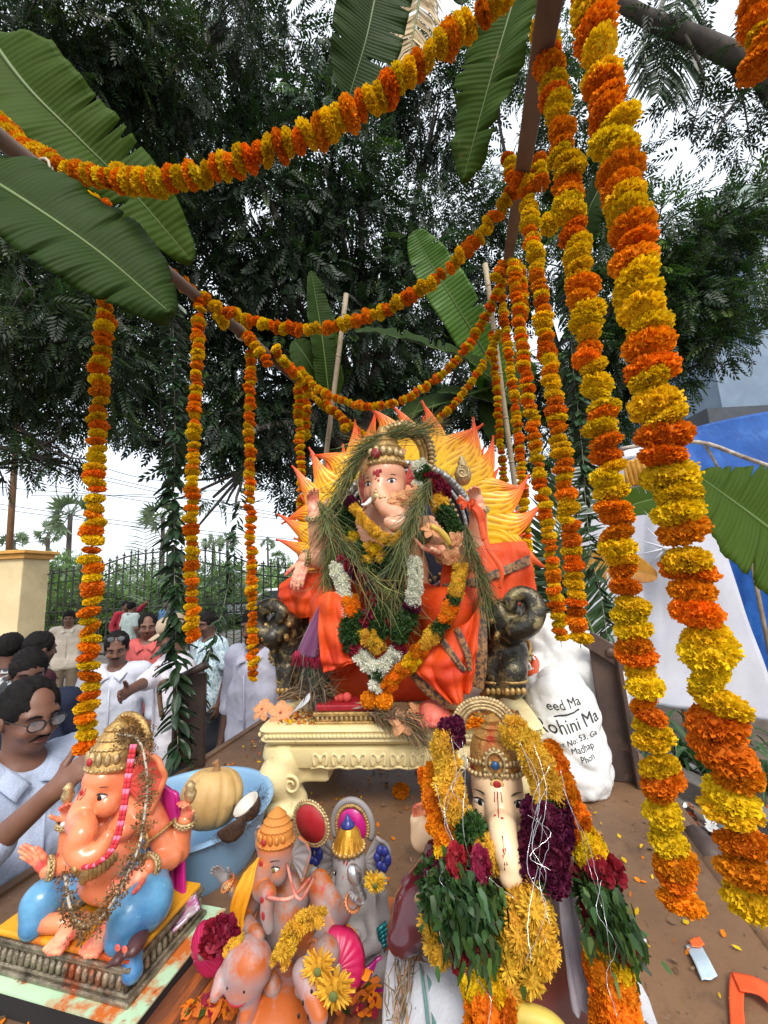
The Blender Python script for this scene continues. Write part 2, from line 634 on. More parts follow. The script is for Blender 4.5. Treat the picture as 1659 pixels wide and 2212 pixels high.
# ---------------------------------------------------------------- truck bed
m_rust = M('rusty_steel_floor', lin((132, 100, 72)), lin((100, 76, 57)), 2.2, .5, .3, 30, spec=.4,
           stains=[(lin((140, 112, 86)), 1.2, .52, .8, 0), (lin((62, 48, 40)), 5, .60, .76, 0), (lin((172, 156, 138)), 22, .68, .76, 0), (lin((74, 56, 44)), 60, .62, .70, 0)])
m_steel = M('brown_painted_steel', lin((82, 62, 52)), lin((56, 44, 40)), 6, .5, .2, 50, stains=[(lin((120, 92, 72)), 9, .6, .72, 0)])
truck = thing('truck_bed', (-.48, 1.5, 0), 'rusty brown steel truck bed carrying all the idols', 'truck')
XL, XR = -1.49, .53
for i, (y0, y1) in enumerate(((-.9, .62), (.624, 2.14), (2.144, 3.9))):
    b = MB()
    b.box(((XL + XR) / 2, (y0 + y1) / 2, BED - .01), ((XR - XL) / 2, (y1 - y0) / 2, .01))
    b.build('floor_plate', m_rust, truck, smooth=False)
for x in (-.95, -.05):
    b = MB()
    b.box((x, 1.4, BED - .14), (.05, 2.5, .115))
    b.build('chassis_beam', m_steel, truck, smooth=False)
b = MB()
b.tube([(XR + .015, -.9, BED - .015), (XR + .015, 3.9, BED - .015)], .028, 12)
b.build('edge_pipe', m_rust, truck)
b = MB()
b.box((XR + .055, 1.5, BED - .2), (.012, 2.4, .16))
b.box((XR + .068, 1.5, BED - .05), (.012, 2.4, .018))
b.build('side_board', m_rust, truck, smooth=False)
b = MB()
b.box((XL - .02, 1.5, BED - .09), (.018, 2.4, .1))
b.build('side_board', m_rust, truck, smooth=False)
for y in (.9, 1.52, 2.35):
    b = MB()
    b.tube([(XR + .03, y, BED - .01), (XR + .03, y + .13, BED - .01)], .036, 12)
    b.box((XR + .055, y + .065, BED - .05), (.02, .045, .05))
    b.build('hinge', m_steel, truck)
m_tyre = M('tyre_rubber', (.02, .02, .02), (.035, .033, .03), 9, .9, .3, 60)
for x in (-1.3, .3):
    for y in (.1, 2.9):
        b = MB()
        b.lathe([(.25, -.11), (.42, -.11), (.46, -.07), (.46, .07), (.42, .11), (.25, .11)], (x, y, .46), 28, roty(PI / 2))
        wh = b.build('tyre', m_tyre, truck, angle=40)
        b = MB()
        b.lathe([(.06, -.10), (.24, -.08), (.26, -.115), (.26, .115), (.24, .08), (.06, .1)], (x, y, .46), 24, roty(PI / 2))
        b.build('rim', m_steel, wh, angle=40)
b = MB()
b.tube([(-1.3, .1, .46), (.3, .1, .46)], .05)
b.tube([(-1.3, 2.9, .46), (.3, 2.9, .46)], .05)
b.box((-.5, .1, .75), (.5, .05, .26))
b.box((-.5, 2.9, .75), (.5, .05, .26))
b.build('axle', m_steel, truck, smooth=False)
# stake posts: right one with bolted swivel plate, left one with a pull handle
pb = PZ(1345, 1688, BED)
pt = P(1300, 1395, pb[1] + .02)
b = MB()
R = frame(pt - pb)
mid = (pb + pt) / 2
b.box(mid, (.052, .010, np.linalg.norm(pt - pb) / 2), np.stack([A(1, 0, 0), np.cross(R[:, 2], A(1, 0, 0)), R[:, 2]], 1))
b.box(mid + A(.045, -.03, 0), (.008, .032, np.linalg.norm(pt - pb) / 2), np.stack([A(1, 0, 0), np.cross(R[:, 2], A(1, 0, 0)), R[:, 2]], 1))
b.box(pb + A(0, .02, .06), (.075, .015, .06))
post = bevel(b.build('stake_post', m_steel, truck, smooth=False), .004)
b = MB()
p2 = pt + A(.02, -.03, -.02)
b.box(p2, (.10, .012, .036), roty(.62))
bevel(b.build('swivel_plate', m_steel, post, smooth=False), .005)
b = MB()
b.ell(p2 + A(.0, -.016, .0), (.02, .012, .02))
b.build('bolt', m_steel, post)
lb = PZ(420, 1655, BED) + A(.03, 0, 0)
lt = P(405, 1452, lb[1])
b = MB()
b.box((lb + lt) / 2, (.068, .012, (lt[2] - lb[2]) / 2))
b.box((lb + lt) / 2 + A(-.06, -.035, 0), (.008, .035, (lt[2] - lb[2]) / 2))
lpost = bevel(b.build('stake_post', m_steel, truck, smooth=False), .004)
b = MB()
b.tube([P(352, 1478, lb[1] - .07), P(400, 1458, lb[1] - .07), P(444, 1437, lb[1] - .06)], [.022, .024, .03], 10, flat=.7)
b.build('swivel_plate', m_steel, lpost)
b = MB()
b.tube(spline([P(362, 1470, lb[1] - .09), P(346, 1478, lb[1] - .09), P(345, 1510, lb[1] - .09), P(350, 1548, lb[1] - .09)], 12), .011, 8)
b.build('pull_handle', m_rust, lpost)

# ---------------------------------------------------------------- compound wall pillar, gate, things behind the gate
GD = 12.0
CH = nrm(A(CF[0], CF[1], 0))           # horizontal heading
CS = A(CH[1], -CH[0], 0)
m_cream = M('cream_wall_paint', lin((226, 205, 160)), lin((206, 184, 138)), 1.3, .8, .12, 25, stains=[(lin((165, 145, 110)), 2.5, .62, .8, 0)])
m_ochre = M('ochre_cornice', lin((214, 160, 80)), lin((196, 142, 66)), 4, .75, .1, 30)
wt, wr = PD(-10, 1197, GD - .3), PD(82, 1190, GD - .3)
wall = thing('compound_wall', (wr[0], wr[1], 0), 'cream compound wall end with ochre cornice beside the black gate', 'wall')
b = MB()
R = np.stack([CS, CH, A(0, 0, 1)], 1)
c = A(wr[0], wr[1], 0) - CS * 3.1
b.box(A(c[0], c[1], wr[2] / 2 - .12), (3.1, .45, wr[2] / 2 - .12), R)
bevel(b.build('wall_face', m_cream, wall, smooth=False), .02)
b = MB()
b.box(A(c[0], c[1], wr[2] - .17), (3.18, .53, .07), R)
b.box(A(c[0], c[1], wr[2] - .05), (3.26, .61, .05), R)
bevel(b.build('cornice', m_ochre, wall, smooth=False), .02)

m_iron = M('black_iron', (.018, .018, .02), (.03, .028, .026), 12, .5, .1, 60)
def bar_mesh():
    b = MB()
    b.box((0, 0, .5), (.017, .017, .5))
    return b.mesh('bar', m_iron, smooth=False)
bar_me = bar_mesh()
b = MB()
b.lathe([(.012, 0), (.02, .02), (.012, .04), (.03, .08), (.012, .14), (.002, .2)], (0, 0, 0), 8)
b.box((0, 0, .07), (.055, .008, .014))
fin_me = b.mesh('finial', m_iron)
b = MB()
th = np.linspace(.4, 5.6, 16)
b.tube(np.stack([.075 * np.cos(th) * (1 - th * .05), 0 * th, .075 * np.sin(th) * (1 - th * .05)], 1), .009, 5)
scr_me = b.mesh('scroll', m_iron)
b = MB()
b.ell((0, 0, 0), .035, n=8, m=6)
knb_me = b.mesh('collar', m_iron)
topu = [95, 213, 285, 361, 411, 437, 494, 551, 624, 727]
topv = [1242, 1224, 1199, 1190, 1187, 1188, 1198, 1221, 1226, 1222]
secv = [1262, 1247, 1223, 1214, 1213, 1214, 1227, 1241, 1248, 1246]
for gi, (ua, ub, lab) in enumerate(((97, 408, 'black iron gate leaf with spear finials, next to the cream wall'), (412, 727, 'black iron gate leaf with spear finials, partly behind the big idol'))):
    g0 = PD(ua, 1300, GD)
    gate = thing('iron_gate', (g0[0], g0[1], 0), lab, 'gate', 'leaves of the black double gate')
    zt = lambda u, vv: PD(u, np.interp(u, topu, vv), GD)
    us = np.linspace(ua, ub, 21)
    for vv, nm, r in ((topv, 'arched_rail', .022), (secv, 'arched_rail', .022)):
        b = MB()
        b.tube([zt(u, vv) for u in np.linspace(ua, ub, 30)], r, 6)
        b.build(nm, m_iron, gate)
    for z, r in ((1.42, .03), (1.16, .024), (.16, .035)):
        b = MB()
        a_, b_ = PD(ua, 1300, GD), PD(ub, 1300, GD)
        a_[2] = b_[2] = z
        b.tube([a_, b_], r, 6)
        b.build('rail', m_iron, gate)
    for u in (ua, ub):
        b = MB()
        p = zt(u, topv)
        b.box(A(p[0], p[1], p[2] / 2 + .04), (.05, .05, p[2] / 2), R)
        b.build('stile', m_iron, gate, smooth=False)
    for i, u in enumerate(us[1:-1]):
        p = zt(u, topv)
        o = inst('bar', bar_me, gate, A(p[0], p[1], .12), R, (1, 1, p[2] - .12))
        inst('finial', fin_me, gate, p, R)
        q = zt(u, secv)
        for z, sx in ((q[2] - .17, 1), (1.62, 1)):
            inst('scroll', scr_me, gate, A(q[0], q[1], z) + CS * .1 * (1 if i % 2 else -1), R @ (rotz(PI) if i % 2 else np.eye(3)), 1)
        inst('collar', knb_me, gate, A(q[0], q[1], q[2] + .18), R)

# sign strip on the gate seen from behind, its letters mirrored
m_wht = M('white_paint', (.78, .78, .76), (.70, .70, .69), 5, .5, .05)
m_blk = M('black_print', (.02, .02, .022), None, 5, .6, 0)
def text(s, name, mat, parent, pos, R, size, ext=.002, mirror=False):
    cu = bpy.data.curves.new('letters', 'FONT')
    cu.body = s
    cu.size = size
    cu.extrude = ext
    cu.align_x = 'CENTER'
    cu.align_y = 'CENTER'
    cu.resolution_u = 2
    o = bpy.data.objects.new('letters', cu)
    COL.objects.link(o)
    bpy.context.view_layer.update()
    me = bpy.data.meshes.new_from_object(o.evaluated_get(bpy.context.evaluated_depsgraph_get()))
    bpy.data.objects.remove(o)
    me.name = name
    me.materials.clear()
    me.materials.append(mat)
    return inst(name, me, parent, pos, R, (-1 if mirror else 1, 1, 1))
sg = PD(590, 1312, GD + .08)
sign = thing('gate_sign', sg, 'white sign strip with mirrored lettering on the gate bars', 'sign')
b = MB()
b.box(sg, (1.5, .008, .14), R)
b.build('board', m_wht, sign, smooth=False)
text('ANIVAHNITH  ANIVAHN', 'lettering', m_blk, sign, sg - CH * .012, np.stack([CS, A(0, 0, 1), -CH], 1), .24, .002, True)

# road beyond the gate, white car, hedge trees, palms, pole and wires
b = MB()
rc = CAM + CH * 20
b.box(A(rc[0], rc[1], .012), (60, 3.6, .008), R)
tag(b.build('road', M('road_asphalt', (.16, .155, .15), (.21, .20, .19), 4, .9, .3, 60), smooth=False), kind='structure')

def car(pos, yaw, label):
    t = thing('parked_car', pos, label, 'car')
    m_body = M('white_car_paint', (.75, .76, .77), (.70, .71, .72), 3, .25, 0, coat=.6)
    m_gl = M('car_glass', (.03, .04, .045), (.05, .06, .065), 3, .08, 0)
    Rm = rotz(yaw)
    X, Y_, Z_ = Rm[:, 0], Rm[:, 1], A(0, 0, 1)
    prof = [(-2.1, .35), (-2.15, .75), (-2.05, 1.05), (-1.75, 1.5), (-1.3, 1.66), (.2, 1.66), (.9, 1.12), (1.9, .98), (2.1, .8), (2.12, .4), (1.7, .3), (-1.7, .3)]
    b = MB()
    b.prism(prof, np.asarray(pos) - Y_ * .85, X, Z_, Y_, 1.7)
    body = bevel(b.build('body', m_body, t, smooth=False), .09, 3)
    for s in (-1, 1):
        for pr in ([(-1.62, 1.12), (-1.4, 1.5), (-.55, 1.55), (-.55, 1.12)], [(-.47, 1.12), (-.47, 1.55), (.15, 1.55), (.68, 1.12)]):
            b = MB()
            b.prism(pr, np.asarray(pos) + Y_ * (.852 * s - .006), X, Z_, Y_, .012)
            b.build('window', m_gl, t, smooth=False)
        for x in (-1.3, 1.3):
            b = MB()
            b.lathe([(.2, -.1), (.33, -.1), (.35, 0), (.33, .1), (.2, .1)], np.asarray(pos) + X * x + Y_ * .78 * s + Z_ * .34, 20, Rm @ rotx(PI / 2))
            wh = b.build('tyre', m_tyre, t, angle=40)
            b = MB()
            b.lathe([(.05, -.08), (.2, -.06), (.21, .06), (.05, .09)], np.asarray(pos) + X * x + Y_ * .78 * s + Z_ * .34, 16, Rm @ rotx(PI / 2))
            b.build('rim', M('car_rim', (.4, .4, .42), None, 6, .3, 0, metal=.8), wh, angle=40)
    b = MB()
    b.prism([(.28, 1.6), (.9, 1.14), (.94, 1.14), (.32, 1.62)], np.asarray(pos) - Y_ * .72, X, Z_, Y_, 1.44)
    b.build('windscreen', m_gl, t, smooth=False)
    for s in (-1, 1):
        b = MB()
        b.ell(np.asarray(pos) + X * 2.02 + Y_ * .65 * s + Z_ * .85, (.1, .16, .07), Rm)
        b.build('headlight', m_wht, t)
    return t
cp = PD(590, 1300, 20.0)
car(A(cp[0], cp[1], .02), math.atan2(CS[1], CS[0]) + PI, 'white car parked beyond the gate on the road')

# foliage generators -------------------------------------------------
def sprays(centres, radii, n, length, leaflets, lw, droop, shade=(.75, 1.25), shell=.55, pair=True, tint=(0, 0), clump=False):
    """compound leaves scattered through ellipsoids. returns verts, quads, colours"""
    centres, radii = np.asarray(centres, float), np.asarray(radii, float)
    if radii.ndim == 1:
        radii = np.repeat(radii[:, None], 3, 1)
    wgt = np.prod(radii, 1) ** (2 / 3)
    idx = rng.choice(len(centres), n, p=wgt / wgt.sum())
    d = rng.normal(size=(n, 3))
    d /= np.linalg.norm(d, axis=1, keepdims=True)
    rr = (shell + (1 - shell) * rng.random(n)) ** .6 * (.75 + .45 * rng.random(n))
    pos = centres[idx] + d * rr[:, None] * radii[idx]
    out = d * .8 + rng.normal(size=(n, 3)) * .55
    out[:, 2] -= droop
    out /= np.linalg.norm(out, axis=1, keepdims=True)
    a = np.cross(out, rng.normal(size=(n, 3)) * .6 + A(0, 0, 1))
    a /= np.linalg.norm(a, axis=1, keepdims=True) + 1e-9
    nn = np.cross(a, out)
    L = length * (.65 + .7 * rng.random(n))
    T, base = [], []
    for j in range(leaflets):
        f = (j + 1) / leaflets
        s = (1 if j % 2 else -1) if pair else 0
        y0 = .12 + .82 * f
        ang = .95 - .35 * f
        ll = .34 * (1 - .35 * f)
        dx, dy = math.sin(ang) * s, math.cos(ang)
        if not pair or j == leaflets - 1:
            dx, dy = 0, 1
        px, py = -dy, dx
        sag = -.25 * f * f
        T.append([(0, y0, sag), (dx * ll * .5 + px * lw, y0 + dy * ll * .5 + py * lw, sag - .02), (dx * ll, y0 + dy * ll, sag - .10), (dx * ll * .5 - px * lw, y0 + dy * ll * .5 - py * lw, sag - .02)])
    T = np.array(T).reshape(-1, 3)
    V = pos[:, None] + L[:, None, None] * (T[None, :, :1] * a[:, None] + T[None, :, 1:2] * out[:, None] + T[None, :, 2:] * nn[:, None])
    V = V.reshape(-1, 3)
    F = np.arange(len(V)).reshape(-1, 4)
    c = (shade[0] + (shade[1] - shade[0]) * rng.random(n))[:, None] * np.ones(3) * (1 + (rng.random((n, 3)) - .5) * .3)
    c[:, 0] *= 1 + tint[0] * rng.random(n)
    if clump:                                    # whole sprays grow lighter or yellower together
        cb_ = rng.uniform(.6, 1.7, len(centres))
        c *= cb_[idx][:, None]
        yl = rng.random(n) < .05
        c[yl] *= A(2.6, 2.2, 1.0)
    c = np.repeat(c, len(T), 0)
    return V, F, c
m_bark = M('bark', (.09, .07, .055), (.05, .042, .036), 9, .9, .8, 18, stretch=(1, 1, .25))
def leafmat(name, c1, c2, trans=.35, rough=.42):
    return M(name, c1, c2, 3, rough, 0, attr=True, trans=trans, spec=.5)
def tree(name, label, base, fork, blobs, n, length, leaflets, lw, droop, mat, trunk_r, group=None, limbs=True, shade=(.7, 1.3), shell=.35):
    base, fork = np.asarray(base, float), np.asarray(fork, float)
    t = thing(name, base, label, 'tree', group)
    b = MB()
    b.tube(spline([base, base * .6 + fork * .4 + A(.12, .05, 0), fork], 12), np.linspace(trunk_r * 1.25, trunk_r * .7, 12), 12)
    tr = b.build('trunk', m_bark, t)
    C = np.array([q[0] for q in blobs])
    Rr = np.array([q[1] if np.ndim(q[1]) else (q[1],) * 3 for q in blobs], float)
    if limbs:
        b = MB()
        for c in C:
            st = base + (fork - base) * random.uniform(.75, 1.0)
            mid = (st + c) / 2 + A(0, 0, random.uniform(.1, .5)) + rng.normal(size=3) * .15
            b.tube(spline([st, mid, c], 10), np.linspace(trunk_r * .38, trunk_r * .07, 10), 7)
            for _ in range(5):
                e = c + rng.normal(size=3) * .55 * Rr.mean()
                b.tube(spline([mid * .4 + c * .6, (c + e) / 2 + rng.normal(size=3) * .1, e], 7), np.linspace(trunk_r * .1, .006, 7), 5)
        b.build('branches', m_bark, t)
    V, F, c = sprays(C, Rr, n, length, leaflets, lw, droop, shade, shell, clump=True)
    bigmesh('crown', V, F, mat, t, c)
    return t
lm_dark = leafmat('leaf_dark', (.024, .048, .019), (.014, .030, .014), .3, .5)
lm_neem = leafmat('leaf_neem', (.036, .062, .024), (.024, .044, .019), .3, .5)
lm_mid = leafmat('leaf_mid', (.038, .075, .024), (.024, .05, .019), .4, .5)
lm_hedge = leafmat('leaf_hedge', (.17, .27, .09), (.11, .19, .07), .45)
def BL(l):
    return [(PD(u, v, D), (r, r, r * .8)) for (u, v, D, r) in l]
# big dark tree behind the idol
tb = PD(800, 1400, 8.6)
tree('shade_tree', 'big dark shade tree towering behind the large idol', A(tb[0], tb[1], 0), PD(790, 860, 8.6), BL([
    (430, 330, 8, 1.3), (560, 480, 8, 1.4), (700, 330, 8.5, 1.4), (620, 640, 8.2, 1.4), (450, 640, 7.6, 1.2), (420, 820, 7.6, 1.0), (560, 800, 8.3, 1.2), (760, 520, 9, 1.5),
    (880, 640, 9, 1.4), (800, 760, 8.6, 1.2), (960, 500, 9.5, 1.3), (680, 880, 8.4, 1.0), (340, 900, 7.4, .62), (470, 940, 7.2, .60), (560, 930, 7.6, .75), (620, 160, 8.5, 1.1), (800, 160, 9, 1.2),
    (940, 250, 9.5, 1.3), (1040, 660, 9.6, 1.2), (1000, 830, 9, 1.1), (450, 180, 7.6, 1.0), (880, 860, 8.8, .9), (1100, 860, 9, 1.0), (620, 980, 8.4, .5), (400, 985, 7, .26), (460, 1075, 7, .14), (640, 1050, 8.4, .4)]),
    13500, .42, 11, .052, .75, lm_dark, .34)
# neem overhanging from the left
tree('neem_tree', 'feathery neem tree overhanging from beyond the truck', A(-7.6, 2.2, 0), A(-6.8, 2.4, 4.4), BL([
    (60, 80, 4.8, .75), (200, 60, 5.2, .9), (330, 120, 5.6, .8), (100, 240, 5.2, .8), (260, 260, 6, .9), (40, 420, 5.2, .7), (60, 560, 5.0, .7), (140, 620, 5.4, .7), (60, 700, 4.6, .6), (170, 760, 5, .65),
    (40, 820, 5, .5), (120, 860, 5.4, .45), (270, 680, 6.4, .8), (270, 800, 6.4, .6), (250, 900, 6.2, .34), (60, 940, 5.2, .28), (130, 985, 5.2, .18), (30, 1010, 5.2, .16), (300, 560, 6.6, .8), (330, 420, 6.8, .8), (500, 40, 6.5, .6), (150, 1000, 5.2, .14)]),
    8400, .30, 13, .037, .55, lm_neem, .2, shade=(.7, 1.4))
# tree on the right side
rb = PD(1240, 1400, 7.4)
tree('neem_tree', 'leafy tree behind the right garlands and the tent', A(rb[0], rb[1], 0), PD(1250, 760, 7.4), BL([
    (1230, 560, 7.5, .9), (1300, 420, 7.6, .8), (1420, 520, 7.2, .8), (1530, 560, 7, .7), (1600, 640, 6.8, .6), (1480, 680, 7, .75), (1380, 760, 7.4, .8), (1270, 800, 7.6, .9), (1230, 300, 8, .9),
    (1600, 460, 6.8, .55), (1560, 740, 6.6, .35), (1180, 960, 8.2, .7), (1300, 920, 8, .6), (1120, 440, 9, .9), (1180, 140, 8, .7), (1380, 640, 7.4, .9), (1050, 120, 8.6, .8), (1440, 830, 7.2, .4)]),
    7000, .34, 11, .046, .45, lm_mid, .22)
# overhanging branch at the top right with its own twigs
ob = thing('leaning_tree', A(5.6, 3.2, 0), 'tree whose thick branch crosses the sky at the top right', 'tree')
b = MB()
b.tube(spline([PD(1120, -160, 4.6), PD(1220, -80, 4.2), PD(1320, -10, 3.9), PD(1400, 40, 3.8), PD(1520, 90, 3.7), PD(1640, 150, 3.6), PD(1760, 240, 3.5), A(4.6, 3.5, 4.6), A(5.4, 3.3, 2.6), A(5.6, 3.2, 0)], 40), np.interp(np.linspace(0, 1, 40), [0, .25, .6, 1], [.012, .058, .095, .2]), 12)
b.build('trunk', m_bark, ob)
b = MB()
tw = [((1480, 75), (1520, 170), (1500, 260)), ((1560, 110), (1600, 200), (1620, 300)), ((1640, 160), (1560, 260), (1540, 330)), ((1420, 40), (1450, -20), (1520, -60)), ((1600, 130), (1660, 100), (1720, 60))]
for p in tw:
    b.tube(spline([PD(*q, 3.7) for q in p], 8), np.linspace(.018, .004, 8), 5)
b.build('twigs', m_bark, ob)
V, F, c = sprays([PD(u, v, 3.8) for (u, v) in ((1500, 180), (1530, 250), (1610, 240), (1560, 310), (1470, 30), (1640, 60), (1400, 110), (1420, 20))], np.array([.28, .26, .25, .2, .3, .25, .2, .25]), 330, .20, 11, .045, .3, (.7, 1.2), .1)
bigmesh('crown', V, F, lm_dark, ob, c)
V, F, c = sprays([A(4.4, 3.6, 5.6), A(5.4, 3.2, 6.0), A(3.6, 4.0, 6.4), A(5.8, 4.2, 5.2)], np.array([.8, 1.0, .8, .9]), 1100, .24, 11, .045, .3, (.7, 1.2), .2)
bigmesh('crown', V, F, lm_mid, ob, c)

# shrubs, hedge and palms beyond the gate
for i, (u, v, D, r) in enumerate(((120, 1290, 16, 1.7), (190, 1300, 17, 2.0), (265, 1265, 18, 2.0), (340, 1275, 17, 1.9), (410, 1270, 18, 2.1), (480, 1250, 19, 2.0), (550, 1245, 24, 2.0), (625, 1240, 24, 2.2), (700, 1240, 24, 2.4), (130, 1200, 26, 1.6))):
    c = PD(u, v + 38, D)
    lab = ['rounded green shrub beyond the gate next to the cream wall', 'dense green shrub behind the gate finials, second from the wall', 'tall green shrub behind the first gate leaf, third from the wall', 'green shrub behind the middle of the first gate leaf',
           'green shrub behind the meeting stiles of the gate', 'green shrub beyond the second gate leaf near the road', 'green shrub behind the white car', 'green shrub behind the car, beside the flames', 'green shrub hidden behind the flame backdrop', 'pale small tree rising above the cream wall'][i]
    t = thing('green_shrub', A(c[0], c[1], 0), lab, 'shrub', 'shrubs beyond the gate')
    b = MB()
    b.tube([A(c[0], c[1], 0), c], [.14, .05], 6)
    for _ in range(5):
        b.tube([A(c[0], c[1], c[2] * .4), c + rng.normal(size=3) * r * .4], [.06, .02], 5)
    b.build('trunk', m_bark, t)
    V, F, cc = sprays([c, c + A(.8, 0, .4) * r * .5, c - A(.8, 0, -.2) * r * .5, c - A(0, 0, .9) * r * .6], np.array([(r, r, r * .8), (r * .6,) * 3, (r * .6,) * 3, (r, r, r * .7)]), 900, .55, 9, .07, .2, (.6, 1.35), .3)
    V[:, 2] = np.maximum(V[:, 2], .05)
    bigmesh('crown', V, F, lm_hedge, t, cc)
m_palm = leafmat('palm_leaf', (.17, .22, .13), (.12, .17, .10), .3)
def fan_palm(u, v, D, r, label, ground_v=None):
    c = PD(u, v, D)
    t = thing('fan_palm', A(c[0], c[1], 0), label, 'palm tree', 'palms on the skyline')
    b = MB()
    b.tube(spline([A(c[0], c[1], 0), A(c[0] + .1, c[1], c[2] * .5), c], 10), np.linspace(.24, .17, 10), 9)
    b.build('trunk', m_bark, t)
    b = MB()
    for k in range(26):
        d = rng.normal(size=3)
        d[2] = d[2] * .8 + .25
        d = nrm(d)
        st = c + d * r * .5
        b.tube([c, st], [.03, .02], 4)
        s1 = nrm(np.cross(d, rng.normal(size=3)))
        V, F = [st], []
        for j in range(13):
            a = -1.25 + 2.5 * j / 12
            e = st + (d * math.cos(a) + s1 * math.sin(a)) * r * .55 * (1 if j % 2 else .45) + A(0, 0, -r * .12 * abs(a))
            V.append(e)
            if j:
                F.append((0, j, j + 1))
        b.add(V, F, c=A(1, 1, 1) * random.uniform(.7, 1.3))
    b.build('crown', m_palm, t, smooth=False)
for q in ((152, 1112, 34, 2.2, 'largest fan palm on the skyline, left of the first hanging garland'), (352, 1118, 38, 2.2, 'fan palm half hidden by the string of dark leaves'), (462, 1172, 52, 1.7, 'fan palm just past the second hanging garland'),
          (491, 1168, 56, 1.7, 'fan palm between the second and third hanging garland'), (578, 1175, 75, 1.6, 'slender distant fan palm before the flames'), (600, 1207, 60, 1.5, 'short distant fan palm nearest the flames'), (105, 1150, 44, 1.6, 'fan palm rising behind the cream wall'), (30, 1170, 40, 1.4, 'low fan palm behind the cornice')):
    fan_palm(*q)
pp = PD(28, 1180, 13.5)
pole = thing('utility_pole', A(pp[0], pp[1], 0), 'slim rusty utility pole rising behind the cream wall', 'pole')
b = MB()
b.tube([A(pp[0], pp[1], 0), PD(38, 900, 13.5), PD(42, 780, 13.5)], [.1, .085, .08], 10)
b.build('shaft', m_rust, pole)
m_wire = M('wire', (.05, .05, .055), None, 5, .5, 0)
for i, (pa, pb_, D, r) in enumerate((((60, 1108), (640, 1172), 26, .02), ((60, 1098), (640, 1166), 26, .02), ((150, 1020), (640, 1122), 26, .02), ((150, 1012), (640, 1116), 26, .02), ((30, 1055), (640, 1086), 24, .02), ((200, 1000), (330, 1036), 22, .018), ((190, 1063), (640, 1125), 26, .02), ((230, 1070), (640, 1045), 25  , .018))):
    a_, b_ = PD(*pa, D), PD(*pb_, D)
    b = MB()
    b.tube([a_ * (1 - s) + b_ * s - A(0, 0, .5 * s * (1 - s)) for s in np.linspace(-.4, 1.5, 24)], r, 4)
    tag(b.build('power_line', m_wire), ['lowest overhead wire in the pale sky, just above the fan palms', 'overhead wire close above the lowest one', 'lower wire of the sloping pair behind the first garland', 'upper wire of the sloping pair behind the first garland',
                                        'nearly level overhead wire crossing the sloping pair', 'short steep overhead wire running into the dark tree', 'overhead wire between the sloping pair and the lowest two', 'overhead wire rising towards the flames'][i], 'wire', 'overhead wires beyond the gate')

# ================================================================ FLOWERS (shared meshes)
def puff(name, mat, n=420, flat=.55, r0=.6, pw=.095, ruffle=.07, seed=1, core=.72, spiky=False, jit=.12, cup=0.0):
    g = np.random.default_rng(seed)
    b = MB()
    if core:
        b.ell((0, 0, 0), (core, core, core * flat * 1.1), n=12, m=7, c3=A(.82, .78, .75))
    for i in range(n):
        z = 1 - 2 * (i + .5) / n
        a = i * 2.39996 + g.normal() * .15
        rr = math.sqrt(1 - z * z)
        d = nrm(A(rr * math.cos(a), rr * math.sin(a), z) + g.normal(size=3) * jit)
        S = A(1, 1, flat)
        tip_r = 1 + g.uniform(-.12, .1)
        base, tip = d * S * r0, d * S * tip_r
        dd = nrm(tip - base)
        wv = nrm(np.cross(dd, A(0, 0, 1) * .55 + g.normal(size=3) * .6)) * pw * g.uniform(.75, 1.25)
        nv = np.cross(dd, nrm(wv))
        mid = base * .45 + tip * .55
        c = A(1, 1, 1) * g.uniform(.82, 1.12)
        if spiky:
            b.add([base - wv * .3, base + wv * .3, mid + wv, tip + nv * g.normal() * ruffle + wv * .25, tip + nv * g.normal() * ruffle - wv * .25, mid - wv], [(0, 1, 2, 5), (5, 2, 3, 4)], c=c)
        else:
            ln = np.linalg.norm(tip - base)
            c0 = base + dd * ln * .45
            q = [base]
            for k_, an in enumerate((-1.45, -.75, -.25, .25, .75, 1.45)):
                q.append(c0 + dd * ln * .55 * math.cos(an) + wv * math.sin(an) * 1.15 + nv * (ruffle * (1 if k_ % 2 else -1) * g.uniform(.4, 1.5) - cup * (1 - abs(an))))
            b.add(q, [(0, k_, k_ + 1) for k_ in range(1, 6)], c=c)
    return b.mesh(name, mat, smooth=True)
m_or = M('marigold_orange', (.92, .30, .008), (.88, .22, .006), 6, .75, 0, attr=True, rnd=.35, trans=.25, spec=.2)
m_ye = M('marigold_yellow', (.93, .64, .012), (.90, .53, .010), 6, .75, 0, attr=True, rnd=.3, trans=.25, spec=.2)
m_cy = M('chrysanthemum_yellow', (.82, .52, .06), (.78, .42, .03), 6, .75, 0, attr=True, rnd=.3, trans=.25, spec=.2)
m_cw = M('tuberose_white', (.90, .88, .82), (.84, .82, .74), 6, .7, 0, attr=True, rnd=.15, trans=.25, spec=.2)
m_rose = M('rose_red', (.30, .012, .035), (.20, .008, .028), 6, .6, 0, attr=True, rnd=.5, trans=.15, spec=.3)
m_maroon = M('cockscomb_maroon', (.13, .006, .04), (.08, .004, .028), 6, .6, 0, attr=True, rnd=.4, spec=.3)
m_leafy = M('garland_leaf', (.045, .115, .02), (.022, .062, .014), 6, .5, 0, attr=True, rnd=.4, trans=.25)
